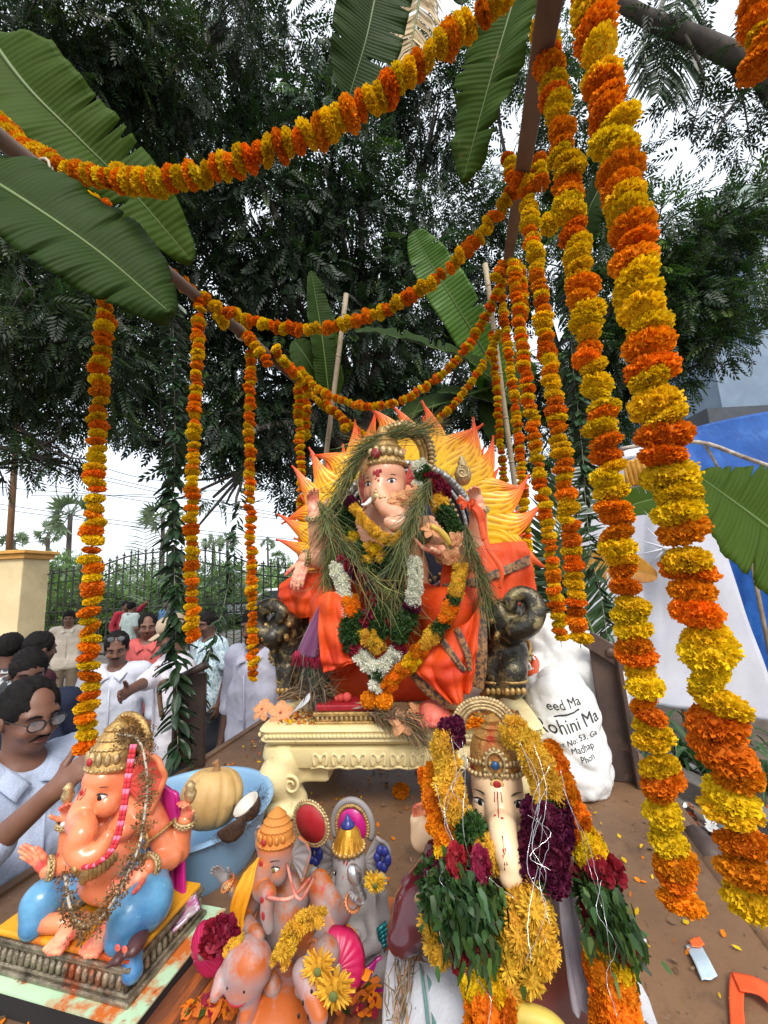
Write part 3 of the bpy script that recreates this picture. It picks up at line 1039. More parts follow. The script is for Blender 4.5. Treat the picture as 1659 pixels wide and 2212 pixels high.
MG = {'o': [puff('marigold_orange', m_or, 300, .58, .55, .135, .05, seed=i, core=.78) for i in (1, 2, 3, 21)], 'y': [puff('marigold_yellow', m_ye, 300, .58, .55, .135, .05, seed=i, core=.78) for i in (4, 5, 6, 24)],
      'c': [puff('chrysanthemum', m_cy, 130, .6, .3, .085, .06, seed=i, core=.5, spiky=True) for i in (7, 8)], 'w': [puff('tuberose', m_cw, 90, .8, .25, .10, .10, seed=i, core=.4, spiky=True, jit=.2) for i in (9, 10)],
      'r': [puff('rose', m_rose, 60, .85, .4, .34, .06, seed=i, core=.6, cup=.15) for i in (11, 12)], 'm': [puff('cockscomb', m_maroon, 120, .8, .6, .16, .16, seed=i) for i in (13, 14)],
      'g': [puff('leaf_tuft', m_leafy, 80, .75, .2, .13, .18, seed=i, core=.35, spiky=True, jit=.35) for i in (15, 16)],
      'd': [puff('marigold_daisy', m_cy, 120, .4, .3, .085, .06, seed=i, core=.5, spiky=True) for i in (17,)]}
FN = {'o': 'orange_marigold', 'y': 'yellow_marigold', 'c': 'yellow_chrysanthemum', 'w': 'white_tuberose', 'r': 'red_rose', 'm': 'maroon_cockscomb', 'g': 'leaf_tuft', 'd': 'yellow_chrysanthemum'}
m_string = M('string', (.55, .5, .4), (.4, .36, .28), 9, .8, 0)
def garland(label, pts, pattern, size, spacing=.52, jit=.06, group=None, name='flower_garland', string=True, squash=None, thick=1, T=None, cat='garland', wob=.26):
    """flowers threaded one after another on a string; pattern letters repeat"""
    pts = np.asarray(pts, float)
    if T is None:
        T = thing(name, pts[0], label, cat, group)
    step = size * spacing
    q = resample(pts, step)
    if len(q) < 2:
        return T
    run = []                                     # uneven threading: now and then a colour repeats or is skipped
    while len(run) < len(q):
        for ch in pattern:
            run += [ch] * random.choices((0, 1, 2), (.07, .8, .13))[0]
    tg = np.gradient(q, axis=0)
    for i in range(len(q)):
        ch = run[i]
        for h in range(thick):
            R = frame(tg[i], random.uniform(0, 6.28))
            off = R[:, 0] * size * .32 if thick > 1 else 0
            R2 = R @ rotx(random.gauss(0, wob)) @ roty(random.gauss(0, wob))
            s = size / 2 * random.uniform(.84, 1.16)
            inst(FN[ch], random.choice(MG[ch]), T, q[i] + off + rng.normal(size=3) * size * jit, R2, A(random.uniform(.92, 1.08), random.uniform(.92, 1.08), random.uniform(.8, 1.2)) * s)
    if string:
        b = MB()
        b.tube(np.vstack([pts, pts[-1:] + A(0, 0, -.02)]), .0012, 4)
        b.build('string', m_string, T)
    return T

# ================================================================ frame over the bed
m_wood = M('grey_wood', lin((120, 100, 88)), lin((86, 70, 62)), 5, .8, .5, 22, stretch=(1, .2, 1))
m_bamboo = M('bamboo', lin((168, 150, 122)), lin((128, 110, 88)), 6, .6, .3, 20)
def rail(label, a, b_, w_=.026):
    t = thing('wooden_pole', a, label, 'pole', 'poles of the canopy frame')
    b = MB()
    a, b_ = np.asarray(a, float), np.asarray(b_, float)
    n = 14
    pts = [a + (b_ - a) * s + rng.normal(size=3) * .004 for s in np.linspace(0, 1, n)]
    b.tube(pts, w_ * (1 + .12 * np.sin(np.arange(n) * 2.1)), 10)
    b.build('shaft', m_wood, t)
    b = MB()
    for s in (.18, .52, .8):
        c = a + (b_ - a) * s
        R = frame(b_ - a)
        for k in range(3):
            th = np.linspace(0, 2 * PI, 14)[:-1]
            b.tube([c + R[:, 2] * .008 * k + (R[:, 0] * math.cos(x) + R[:, 1] * math.sin(x)) * (w_ + .004) for x in th], .004, 5, closed=True)
    b.build('lashing', m_string, t)
    return t
ra, rb_ = PX(95, 370, -1.1), PX(700, 868, -1.12)
rail('weathered wooden pole running under the left banana leaves', ra + (ra - rb_) * .25, rb_ + (rb_ - ra) * .12)
qa, qb = PX(1186, 20, .205), PX(1085, 640, .235)
t = thing('wooden_plank', qa, 'squared wooden beam holding the right-hand garlands', 'beam', 'poles of the canopy frame')
dq = nrm(qb - qa)
b = MB()
b.box((qa + qb) / 2 - dq * .3, (.024, .016, np.linalg.norm(qb - qa) / 2 + .35), frame(dq, .3))
bevel(b.build('shaft', m_wood, t, smooth=False), .004)
for (pa, pb_, D, lab) in (((748, 635), (704, 985), 2.75, 'bare bamboo pole behind the flames, left of the banana shoot'), ((1048, 570), (1092, 900), 2.6, 'bamboo pole end sticking up between the right garlands')):
    a, b_ = PD(*pa, D), PD(*pb_, D)
    foot = b_ + (b_ - a) * ((b_[2] - BED) / (a[2] - b_[2]))
    t = thing('bamboo_pole', foot, lab, 'pole', 'bamboo poles at the far end of the bed')
    b = MB()
    n = 18
    b.tube([a + (foot - a) * s for s in np.linspace(0, 1, n)], .017, 10)
    b.build('culm', m_bamboo, t)
    for s in np.linspace(.05, .95, 10):
        b = MB()
        c = a + (foot - a) * s
        b.lathe([(.0175, -.006), (.0205, 0), (.0175, .006)], c, 10, frame(foot - a))
        b.build('node', m_bamboo, t)

# ================================================================ marigold garlands
H = 'garlands hanging from the right beam'
HL = 'garlands hanging from the left pole'
def vz(label, X, Y, z0, z1, pat, size, grp, sway=.012, sp=.45):
    ph = random.uniform(0, 6)
    pts = [A(X + sway * math.sin(ph + 4 * s) * s, Y + sway * math.cos(ph + 3 * s) * s, z0 + (z1 - z0) * s) for s in np.linspace(0, 1, 16)]
    return garland(label, pts, pat, size, sp, group=grp)
vz('long orange and yellow garland hanging closest to the cream wall', -1.1, .885, 3.16, 1.595, 'oy', .054, HL, sp=.46)
vz('garland hanging above the man in the cap', -1.1, 1.29, 3.19, 1.80, 'oyoyyo', .052, HL)
vz('thin garland hanging in front of the grey-shirted man', -1.1, 1.665, 3.17, 1.565, 'oyo', .053, HL)
vz('garland vanishing behind the left flames of the backdrop', -1.1, 2.2, 3.27, 2.08, 'yo', .060, HL)
vz('short garland stub beside the far left garland', -1.1, 2.32, 3.24, 2.92, 'yo', .060, HL)
vz('thickest garland, nearest the camera on the right', .22, .535, 3.35, 1.645, 'ooyyyooyy', .056, H, .01, .42)
vz('second thickest right garland, ending above the bare steel floor', .22, .775, 3.16, 1.475, 'yyooyyyoo', .056, H, .012, .42)
vz('right garland ending in two yellow flowers by the steel post', .22, 1.225, 3.24, 1.80, 'ooyyyooy', .056, H, .012, .42)
vz('right garland ending in one yellow flower above the white sack', .215, 1.70, 3.36, 1.715, 'yoyoo', .056, H, .02, .44)
vz('thin right garland touching the flame tips', .20, 2.26, 3.66, 1.92, 'oyyo', .054, H, .02, .46)
vz('thin farthest right garland close to the bamboo pole', .13, 2.45, 3.50, 2.2, 'oy', .050, H, .02, .5)
def swag(label, uv, Y, pat, size, sp=.5, name='flower_garland', n=60):
    Ys = Y if np.ndim(Y) else [Y] * len(uv)
    pts = spline([P(u, v, y) for (u, v), y in zip(uv, Ys)], n)
    return garland(label, pts, pat, size, sp, group='garlands draped across the canopy frame')
swag('nearest garland swag sweeping across the top of the picture', [(-60, 215), (0, 268), (60, 322), (150, 368), (250, 388), (330, 393), (420, 380), (520, 350), (620, 312), (720, 270), (840, 185), (940, 110), (1020, 45), (1100, -25)], .70, 'oy', .059, .42)
swag('second garland swag, from the left pole up to the right beam', [(390, 610), (430, 640), (480, 668), (540, 692), (640, 712), (740, 700), (850, 660), (960, 588), (1040, 505), (1100, 425), (1125, 385)], [1.27, 1.3, 1.34, 1.4, 1.42, 1.42, 1.4, 1.36, 1.32, 1.28, 1.25], 'yyoo', .055, .5)
swag('third garland swag, just above the flames', [(650, 800), (690, 842), (760, 872), (820, 877), (880, 860), (950, 812), (1010, 750), (1060, 660), (1092, 585)], [2.1, 2.08, 2.05, 2.0, 2.0, 2.0, 1.95, 1.9, 1.85], 'oyoy', .050, .5)
swag('farthest garland swag, dipping behind the flame backdrop', [(640, 818), (690, 870), (740, 905), (800, 945), (870, 950), (930, 920), (990, 862), (1045, 785), (1080, 715)], [2.35] * 9, 'oyy', .050, .52)
swag('double row of marigolds wound along the left pole', [(185, 425), (230, 462), (275, 510), (320, 555), (360, 590), (400, 625)], [.85, .9, .98, 1.08, 1.18, 1.28], 'yyooyo', .054, .44)
swag('cluster of marigolds wrapped under the left pole', [(210, 455), (250, 500), (300, 545), (345, 590), (362, 625)], [.88, .95, 1.05, 1.12, 1.18], 'oyoyyo', .052, .44)
swag('marigold tail dangling at the second knot of the left pole', [(460, 655), (478, 690), (490, 700)], [1.4] * 3, 'yo', .056, .6)
swag('marigold knot around the left pole above the thin garland', [(520, 715), (545, 735), (560, 760), (580, 785)], [1.6, 1.6, 1.62, 1.64], 'yyoo', .058, .5)
swag('marigold knot on the far end of the left pole', [(596, 752), (612, 778), (630, 800), (655, 828), (672, 858)], [1.85, 1.9, 2.0, 2.1, 2.2], 'yoyy', .062, .5)
swag('marigold tail hanging beside the flames from the left pole', [(700, 850), (712, 878), (738, 900), (745, 930)], [2.3] * 4, 'oy', .058, .5)
swag('marigold bunch tied at the first joint of the right beam', [(1098, 340), (1108, 372), (1130, 395), (1160, 380), (1168, 345)], [1.2, 1.2, 1.2, 1.22, 1.24], 'oyyo', .050, .5)
swag('marigold tail looped below the right beam joint', [(1165, 345), (1172, 380), (1170, 410)], [1.2] * 3, 'oy', .048, .6)
swag('marigold bunch at the second joint of the right beam', [(1072, 598), (1085, 575), (1108, 572), (1125, 600), (1128, 640), (1124, 690)], [1.78] * 6, 'yo', .060, .5)
swag('marigold stub poking out between two right garlands', [(1172, 482), (1200, 486), (1215, 478)], [1.0] * 3, 'y', .058, .6)
garland('marigold end hanging into the top right corner', spline([A(.215, .70, 3.2), A(.33, .62, 3.12), P(1650, -60, .62), P(1648, 0, .62), P(1652, 60, .62), P(1664, 150, .62)], 40), 'oyo', .056, .42, group='garlands draped across the canopy frame')

# ================================================================ banana leaves
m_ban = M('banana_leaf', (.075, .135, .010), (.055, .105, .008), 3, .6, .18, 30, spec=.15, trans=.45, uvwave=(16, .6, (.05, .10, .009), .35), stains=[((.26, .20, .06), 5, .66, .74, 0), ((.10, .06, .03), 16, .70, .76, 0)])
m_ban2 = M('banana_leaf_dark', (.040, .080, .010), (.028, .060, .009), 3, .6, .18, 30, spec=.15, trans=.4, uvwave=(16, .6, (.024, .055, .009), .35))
m_rib = M('banana_midrib', (.13, .20, .045), (.10, .15, .035), 5, .5, .1)
def banana(label, mid, wid, nrm_hint, mat=None, fold=.25, wave=.03, tears=(), curl=0.0, tail=.25, name='banana_leaf', blunt=.5):
    """midrib points (world), half width, hint for the blade's normal. tears = [(position, side, depth)]"""
    mat = mat or m_ban
    n, m = 110, 8
    tears = list(tears) + [(random.uniform(.15, .95), random.choice((-1, 1)), random.uniform(.06, .3)) for _ in range(3)] + [(random.uniform(.3, .9), random.choice((-1, 1)), random.uniform(.4, .85)) for _ in range(3)]
    p = spline(mid, n)
    t = np.gradient(p, axis=0)
    t /= np.linalg.norm(t, axis=1, keepdims=True)
    T = thing(name, p[0], label, 'banana leaf', 'banana leaves tied to the frame')
    V, UV, F = [], [], []
    ph = random.uniform(0, 6)
    for i in range(n):
        s = i / (n - 1)
        nv = np.asarray(nrm_hint, float)
        sd = nrm(np.cross(t[i], nv))
        nv = np.cross(sd, t[i])
        prof = min(1, (s / .16 + .12) ** .7) * min(1, ((1 - s) / .34) ** blunt)
        prof = max(prof, .03)
        for j in range(-m, m + 1):
            f = j / m
            w_ = wid * prof
            for (ts, side, dep) in tears:
                if side * f > 0 and abs(s - ts) < .006:
                    w_ *= (1 - dep)
            h = abs(f) * w_ * fold + wave * wid * (math.sin(s * 26 + ph + (1 if f > 0 else 3)) + .5 * math.sin(s * 71 + ph * 3 + (f > 0))) * f * f + .006 * wid * math.sin(s * 240) * abs(f) - curl * wid * f * f
            V.append(p[i] + sd * f * w_ + nv * h)
            UV.append((s, f * .5 + .5))
    k = 2 * m + 1
    F = [(i * k + j, (i + 1) * k + j, (i + 1) * k + j + 1, i * k + j + 1) for i in range(n - 1) for j in range(k - 1)]
    b = MB()
    b.add(V, F, UV)
    solid(b.build('blade', mat, T), .0012)
    b = MB()
    st = p[0] + (p[0] - p[1]) / np.linalg.norm(p[0] - p[1]) * tail
    b.tube(np.vstack([st[None], p[:-2]]), np.r_[wid * .09, np.linspace(wid * .075, wid * .012, n - 2)], 6, flat=.7)
    b.build('midrib', m_rib, T)
    return T
up_ = A(0, 0, 1)
banana('wide banana leaf hanging across the upper left, edge split in strips', [PD(-30, 70, 1.35), PD(60, 190, 1.35), PD(170, 300, 1.4), PD(290, 420, 1.5), PD(415, 565, 1.6)], .165, -CF + CU * .5, m_ban, .3, .05, [(.42, -1, .7), (.55, -1, .55), (.62, 1, .3)], .1)
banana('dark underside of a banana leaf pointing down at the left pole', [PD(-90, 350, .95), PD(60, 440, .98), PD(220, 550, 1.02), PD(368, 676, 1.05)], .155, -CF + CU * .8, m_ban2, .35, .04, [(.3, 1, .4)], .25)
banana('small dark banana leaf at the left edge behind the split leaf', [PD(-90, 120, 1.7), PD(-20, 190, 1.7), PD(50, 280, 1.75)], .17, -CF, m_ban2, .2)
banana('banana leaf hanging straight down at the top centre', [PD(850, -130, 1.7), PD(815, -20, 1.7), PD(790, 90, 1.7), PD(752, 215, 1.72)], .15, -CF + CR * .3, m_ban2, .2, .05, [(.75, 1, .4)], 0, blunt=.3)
banana('long twisted banana leaf hanging beside the right beam', [PD(1150, -150, 1.25), PD(1110, 0, 1.25), PD(1060, 170, 1.28), PD(1000, 390, 1.35)], .125, -CF - CR * .9, m_ban, .4, .10, [(.7, 1, .3)], .2)
banana('dark banana leaf piece at the very top left of centre', [PD(1000, -160, 1.9), PD(985, -80, 1.9), PD(1000, 10, 1.9)], .12, -CF, m_ban2)
banana('narrow banana leaf between the two thickest right garlands', [PD(1300, 330, 1.7), PD(1295, 400, 1.7), PD(1270, 460, 1.7), PD(1262, 540, 1.75)], .075, -CF + CR * .7, m_ban2, .4)
banana('bright backlit banana leaf crossing the second swag', [PD(1095, 880, 2.9), PD(1050, 770, 2.8), PD(985, 660, 2.7), PD(930, 570, 2.65), PD(893, 500, 2.6)], .15, -CF, M('banana_leaf_lit', (.16, .32, .04), (.12, .26, .035), 3, .45, .25, 30, trans=.55, uvwave=(16, .6, (.10, .21, .03), .5)), .15, .05, [(.45, 1, .5), (.3, -1, .5)], 0, blunt=.35)  # backlight put into the colour: brighter green than the other leaves
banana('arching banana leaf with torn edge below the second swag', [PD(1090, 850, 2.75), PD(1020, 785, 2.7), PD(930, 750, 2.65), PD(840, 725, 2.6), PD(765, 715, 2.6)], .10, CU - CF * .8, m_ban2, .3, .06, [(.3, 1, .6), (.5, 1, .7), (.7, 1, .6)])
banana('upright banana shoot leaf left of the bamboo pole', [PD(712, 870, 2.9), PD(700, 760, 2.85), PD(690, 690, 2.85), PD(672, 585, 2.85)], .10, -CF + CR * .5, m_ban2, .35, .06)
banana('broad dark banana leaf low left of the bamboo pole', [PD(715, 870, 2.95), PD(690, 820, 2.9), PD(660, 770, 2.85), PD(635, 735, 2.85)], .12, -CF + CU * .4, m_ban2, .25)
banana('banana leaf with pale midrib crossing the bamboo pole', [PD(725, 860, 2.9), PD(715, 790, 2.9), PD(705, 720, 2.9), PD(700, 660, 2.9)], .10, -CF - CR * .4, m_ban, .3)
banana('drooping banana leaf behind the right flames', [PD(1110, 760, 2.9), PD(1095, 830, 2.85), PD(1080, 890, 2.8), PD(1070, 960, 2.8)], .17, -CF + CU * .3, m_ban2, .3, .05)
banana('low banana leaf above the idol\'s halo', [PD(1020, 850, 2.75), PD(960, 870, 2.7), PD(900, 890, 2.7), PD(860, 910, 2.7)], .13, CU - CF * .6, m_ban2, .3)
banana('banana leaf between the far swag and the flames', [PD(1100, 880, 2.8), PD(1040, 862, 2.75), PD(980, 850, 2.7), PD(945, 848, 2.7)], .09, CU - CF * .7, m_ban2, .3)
banana('huge banana leaf close to the camera at the right edge', [PD(1880, 1330, .60), PD(1760, 1225, .60), PD(1630, 1120, .62), PD(1502, 1024, .64)], .135, -CF + CR * .5 + CU * .2, m_ban, .25, .03, (), .15, blunt=.62)
banana('torn banana leaf hanging on the white cloth', [PD(1440, 1075, 3.4), PD(1405, 1080, 3.4), PD(1370, 1090, 3.4), PD(1330, 1110, 3.4)], .13, -CF + CU * .6, m_ban, .3)
banana('yellowing banana leaf low on the white cloth', [PD(1250, 1215, 3.3), PD(1310, 1225, 3.3), PD(1370, 1232, 3.3), PD(1420, 1245, 3.3)], .12, -CF + CU * .4, M('banana_leaf_dry', lin((196, 140, 40)), lin((150, 96, 30)), 4, .6, .2, 30, trans=.2), .3)

# ================================================================ strings of dark mango leaves, coconut fronds
m_mango = M('mango_leaf', (.028, .07, .022), (.016, .04, .016), 5, .35, .1, 40, rnd=.5, spec=.5)
b = MB()
b.grid(lambda s, t: A((s), math.sin(PI * min(s * 1.02, 1)) ** .75 * .19 * (t * 2 - 1), -.22 * s * s + .07 * abs(t * 2 - 1)), 6, 4)
mango_me = b.mesh('mango_leaf', m_mango)
def leafstring(label, pts, size, step, n=2, grp='strings of dark leaves'):
    pts = np.asarray(pts)
    T = thing('leaf_string', pts[0], label, 'leaf garland', grp)
    for i, q in enumerate(resample(pts, step)):
        for k in range(n):
            a = random.choice((0, PI)) + random.gauss(0, .9) + i * .3
            inst('leaf', mango_me, T, q + rng.normal(size=3) * .004, rotz(a) @ roty(random.uniform(.15, .75)) @ rotx(random.gauss(0, .3)), size * random.uniform(.8, 1.15))
    b = MB()
    b.tube(pts, .0015, 4)
    b.build('string', m_string, T)
leafstring('long string of dark leaves hanging in front of the man in the cap', spline([P(372, 640, 1.72), P(378, 900, 1.72), P(376, 1150, 1.7), P(380, 1400, 1.66), P(385, 1650, 1.6)], 20), .098, .0215, 3)
leafstring('thin string of dark leaves swinging beside the second garland', spline([P(530, 1000, 2.7), P(505, 1180, 2.6), P(485, 1300, 2.5), P(455, 1400, 2.3), P(430, 1470, 2.0), P(432, 1560, 1.95)], 20), .08, .030, 2)
leafstring('dense string of dark leaves behind the third right garland', spline([P(1225, 560, 2.8), P(1235, 760, 2.8), P(1250, 900, 2.7), P(1265, 1050, 2.6)], 20), .11, .034, 4)
leafstring('ragged string of dark leaves in front of the white cloth', spline([P(1262, 1050, 2.9), P(1275, 1180, 2.9), P(1300, 1300, 2.9), P(1315, 1400, 2.9)], 20), .10, .04, 2)
leafstring('dark leaf string beside the lowest right garland', spline([P(1205, 1240, 2.2), P(1215, 1330, 2.2), P(1220, 1420, 2.2)], 12), .09, .026, 3)
m_frond = M('coconut_frond', (.04, .09, .025), (.025, .06, .02), 5, .45, 0, attr=True, trans=.2)
def frond(label, pts, ln, droop=.5, n=46, mat=None, sw=.018):
    p = spline(pts, n)
    T = thing('coconut_frond', p[0], label, 'palm frond', 'coconut fronds')
    t = np.gradient(p, axis=0)
    b = MB()
    b.tube(p, np.linspace(.014, .003, n), 6)
    b.build('rachis', m_rib, T)
    b = MB()
    for i in range(3, n):
        for s in (-1, 1):
            tt = nrm(t[i])
            side = nrm(np.cross(tt, -CF)) * s
            L = ln * math.sin(PI * (.12 + .8 * i / n)) * random.uniform(.85, 1.1)
            d = nrm(side + tt * .55 + rng.normal(size=3) * .08)
            e1, e2 = p[i] + d * L * .5 + A(0, 0, -.08 * L), p[i] + d * L + A(0, 0, -droop * L)
            w_ = np.cross(d, nrm(CF + rng.normal(size=3) * .3)) * sw
            b.add([p[i] - w_ * .5, p[i] + w_ * .5, e1 + w_, e1 - w_, e2], [(0, 1, 2, 3), (3, 2, 4)], c=A(1, 1, 1) * random.uniform(.7, 1.2))
    b.build('leaflets', mat or m_frond, T, smooth=False)
frond('coconut frond fanning out on the white cloth behind the right garlands', [PD(1180, 1330, 3.2), PD(1195, 1200, 3.2), PD(1225, 1080, 3.2), PD(1250, 960, 3.2)], .42, .1)
frond('coconut frond leaning behind the garland by the sack', [PD(1300, 1420, 3.1), PD(1265, 1330, 3.1), PD(1225, 1250, 3.1), PD(1190, 1180, 3.1)], .4, .1)
frond('pale coconut frond hanging from the branch at the top right', [PD(1480, -60, 4.2), PD(1455, 40, 4.2), PD(1435, 120, 4.2), PD(1420, 200, 4.2)], .55, .7)
frond('dry straw-coloured frond hanging at the top centre', [PD(905, -90, 3.4), PD(905, 0, 3.4), PD(895, 60, 3.4), PD(885, 120, 3.4)], .28, .8, 30, M('dry_frond', lin((190, 165, 120)), None, 5, .7, 0, attr=True))
frond('coconut frond standing tied to the gate beside the leaf string', [PD(330, 1440, 11.5), PD(322, 1320, 11.5), PD(318, 1220, 11.5), PD(312, 1120, 11.5)], 1.1, .25, 40, M('pale_frond', (.10, .15, .08), (.08, .12, .06), 5, .5, 0, attr=True), .016)
frond('second coconut frond arching at the gate centre', [PD(505, 1440, 11.5), PD(505, 1330, 11.5), PD(490, 1250, 11.5), PD(440, 1222, 11.5)], .8, .4, 36, _mats['pale_frond'], .016)

# ================================================================ THE LARGE IDOL
def patch(name, rows, mat, parent, nu=40, nv=56, fold=.0, freq=9, thick=.003, dirn=None, seed=0, crease=.0):
    """cloth spanned through rows of world points, with folds running down the rows"""
    rows = [spline(r, nv + 1) for r in rows]
    g = np.random.default_rng(seed)
    G = np.stack([spline([r[j] for r in rows], nu + 1) for j in range(nv + 1)], 1)
    dn = -CF if dirn is None else nrm(dirn)
    ph = g.uniform(0, 6, 4)
    for i in range(nu + 1):
        for j in range(nv + 1):
            s, t = i / nu, j / nv
            G[i, j] += dn * (fold * (2 * abs(math.sin(freq * t * 3.14 + ph[0] + .9 * math.sin(3 * s + ph[1]))) - 1 + abs(math.sin(freq * 1.9 * t * 3.14 + ph[2] + 1.6 * s)) * .7) * (.35 + .65 * s) + crease * math.sin(14 * s + 5 * t + ph[3]) * math.sin(9 * t - 6 * s))
    b = MB()
    k = nv + 1
    b.add(G.reshape(-1, 3), [(i * k + j, (i + 1) * k + j, (i + 1) * k + j + 1, i * k + j + 1) for i in range(nu) for j in range(nv)], [(i / nu, j / nv) for i in range(nu + 1) for j in range(nv + 1)])
    return solid(b.build(name, mat, parent), thick)
def PP(l):
    return [P(*q) for q in l]
def gold(name='gold_paint', c=(.62, .40, .14), c2=(.36, .22, .08), scale=30, rough=.38, bump=.6, bscale=70):
    return M(name, c, c2, scale, rough, bump, bscale, metal=.65)
m_gold = gold()
m_gold2 = gold('pale_gold_paint', (.66, .50, .26), (.42, .30, .14))
m_peach = M('idol_skin_peach', lin((232, 172, 138)), lin((222, 156, 122)), 5, .38, .06, 30, attr=True, coat=.15)
m_hand = M('idol_hand', lin((236, 178, 146)), lin((226, 112, 96)), 14, .4, .05, 40, lo=.45, hi=.62, attr=True, coat=.1)
m_white = M('white_enamel', (.80, .78, .74), (.74, .70, .66), 6, .3, .03)
m_dark = M('dark_eye_paint', (.015, .012, .012), None, 6, .25, 0)
m_irisb = M('brown_iris_paint', (.10, .045, .02), (.05, .02, .012), 30, .2, 0)
m_redp = M('red_paint', (.42, .02, .025), (.30, .012, .02), 7, .4, .1)
m_inner = M('ear_inner_red', lin((214, 92, 84)), lin((186, 60, 58)), 9, .45, .3, 20)
def eye(T, c, n, r, s, brow=True, arch=1.0, iris=None, sleepy=.0):
    """painted eye: almond white, iris, lid line, brow. n outward, r towards the eye's outer corner, s half width"""
    n, r = nrm(n), np.asarray(r, float)
    r = nrm(r - n * (r @ n))
    u = np.cross(n, r)
    if u[2] < 0:
        u = -u
    R = np.stack([r, u, n], 1)
    b = MB()
    b.ell(c, (s, s * .46, s * .18), R, 14, 8)
    e = b.build('eye', m_white, T)
    b = MB()
    b.ell(c + n * s * .10 - u * s * .03, (s * .42, s * .40, s * .13), R, 12, 8)
    b.build('iris', iris or m_dark, e)
    b = MB()
    th = np.linspace(-1.05, 1.15, 12)
    b.tube([c + r * s * x + u * s * .52 * math.cos(x * 1.35) * arch + n * s * (.16 - .1 * x * x) for x in th], s * np.array([.05, .08, .1, .11, .12, .12, .12, .11, .1, .1, .08, .05]), 6)
    b.build('eyelid', m_dark, e)
    if brow:
        b = MB()
        b.tube([c + r * s * x * 1.15 + u * s * (1.05 + .32 * math.cos(x * 1.3)) * arch + n * s * (.1 - .12 * x * x) for x in th], s * np.interp(th, [-1.05, 0, 1.15], [.1, .11, .02]), 6)
        b.build('eyebrow', m_dark, T)
    return e
def ring(b, c, n, r, tr, m=22, sc_=1.0, k=6):
    R = frame(n)
    b.tube([c + (R[:, 0] * math.cos(t) + R[:, 1] * math.sin(t) * sc_) * r for t in np.linspace(0, 2 * PI, m, endpoint=False)], tr, k, closed=True)
def bangle(T, c, n, r, mat=None, n_=2, tr=None):
    n = nrm(n)
    b = MB()
    tr = tr or r * .14
    for i in range(n_):
        ring(b, c + n * (i - (n_ - 1) / 2) * tr * 2.1, n, r, tr)
    o = b.build('bangle', mat or m_gold, T)
    b = MB()
    R = frame(n)
    for t in np.linspace(0, 2 * PI, 18, endpoint=False):
        b.ell(c + (R[:, 0] * math.cos(t) + R[:, 1] * math.sin(t)) * (r + tr * .6), tr * .9, n=6, m=5)
    b.build('bead_row', mat or m_gold2, o)
def ear_sheet(T, root, tip_dir, up, n, w_, h, mat, inner, name='ear', curl=.35):
    """a big fanned elephant ear with a rolled rim and ridges"""
    root = np.asarray(root, float)
    r, u, n = nrm(tip_dir), nrm(up), nrm(n)
    def fn(s, t):
        a = -1.45 + 2.75 * t
        rad = w_ * (1.0 + .12 * math.sin(3 * a + .5)) * (math.cos(a * .62) ** .6)
        q = r * rad * s * math.cos(a * .55) * 1.05 + u * (h * .62 * math.sin(a) * (s ** .8)) + n * (curl * w_ * (s * s * .9 - .5 * s) + .035 * w_ * math.sin(t * 30) * s)
        return root + q
    b = MB()
    b.grid(fn, 12, 30)
    o = solid(b.build(name, inner, T), w_ * .10)
    b = MB()
    b.tube([fn(1.0, t) for t in np.linspace(0, 1, 24)], w_ * .085, 6)
    b.tube([fn(.5, t) - n * w_ * .13 for t in np.linspace(.1, .9, 10)], w_ * .12, 6)
    b.build('ear_rim', mat, o)
    return o

# ---- pedestal
m_ped = M('cream_plaster', lin((236, 219, 168)), lin((220, 200, 144)), 5, .55, .25, 35, stains=[(lin((190, 120, 50)), 7, .60, .72, .5), (lin((150, 128, 84)), 16, .64, .74, 0)])
ya = math.radians(8)
RX = rotz(ya)
ped0 = A(-.405, 1.55, 0)
def W(x, y, z):
    return ped0 + RX @ A(x, y, 0) + A(0, 0, z)
PT = 1.44
ped = thing('carved_pedestal', W(0, .33, BED), 'cream carved plaster pedestal with scroll legs under the large idol', 'pedestal')
def rrect(hx, hy, n=9, e=.12):
    pts = []
    for (cx, cy, a0) in ((hx - e, hy - e, 0), (-hx + e, hy - e, PI / 2), (-hx + e, -hy + e, PI), (hx - e, -hy + e, 1.5 * PI)):
        pts += [(cx + e * math.cos(a0 + PI / 2 * i / n), cy + e * math.sin(a0 + PI / 2 * i / n)) for i in range(n + 1)]
    return pts
def loft(b, layers, e=.05, cap=True):
    """stacked rounded rectangles (hx, hy, z) centred on the pedestal axis"""
    V, F, n0 = [], [], None
    for (hx, hy, z) in layers:
        r = rrect(hx, hy, 6, e)
        n0 = len(r)
        V += [W(x, y + .33, z) for x, y in r]
    for i in range(len(layers) - 1):
        F += [(i * n0 + k, i * n0 + (k + 1) % n0, (i + 1) * n0 + (k + 1) % n0, (i + 1) * n0 + k) for k in range(n0)]
    if cap:
        F += [tuple(range(n0))[::-1], tuple((len(layers) - 1) * n0 + k for k in range(n0))]
    b.add(V, F)
b = MB()
loft(b, [(.51, .31, 1.375), (.53, .33, 1.38), (.54, .34, 1.392), (.535, .335, 1.402), (.535, .335, 1.418), (.543, .343, 1.428), (.535, .335, 1.438), (.50, .31, 1.444), (.40, .25, 1.446)])
b.build('top_slab', m_ped, ped, angle=50)
b = MB()
loft(b, [(.50, .30, 1.29), (.525, .325, 1.295), (.535, .335, 1.33), (.53, .33, 1.36), (.50, .30, 1.376)])
b.build('frieze', m_ped, ped, angle=50)
b = MB()
for i in range(64):
    x = -.50 + i * 1.0 / 63
    b.ell(W(x, -.008, 1.410), (.011, .008, .0085), RX @ roty(.6), 8, 6)
for i in range(38):
    for sx in (-1, 1):
        b.ell(W(sx * .538, .02 + i * .0165, 1.410), (.008, .011, .0085), RX @ rotx(.6), 8, 6)
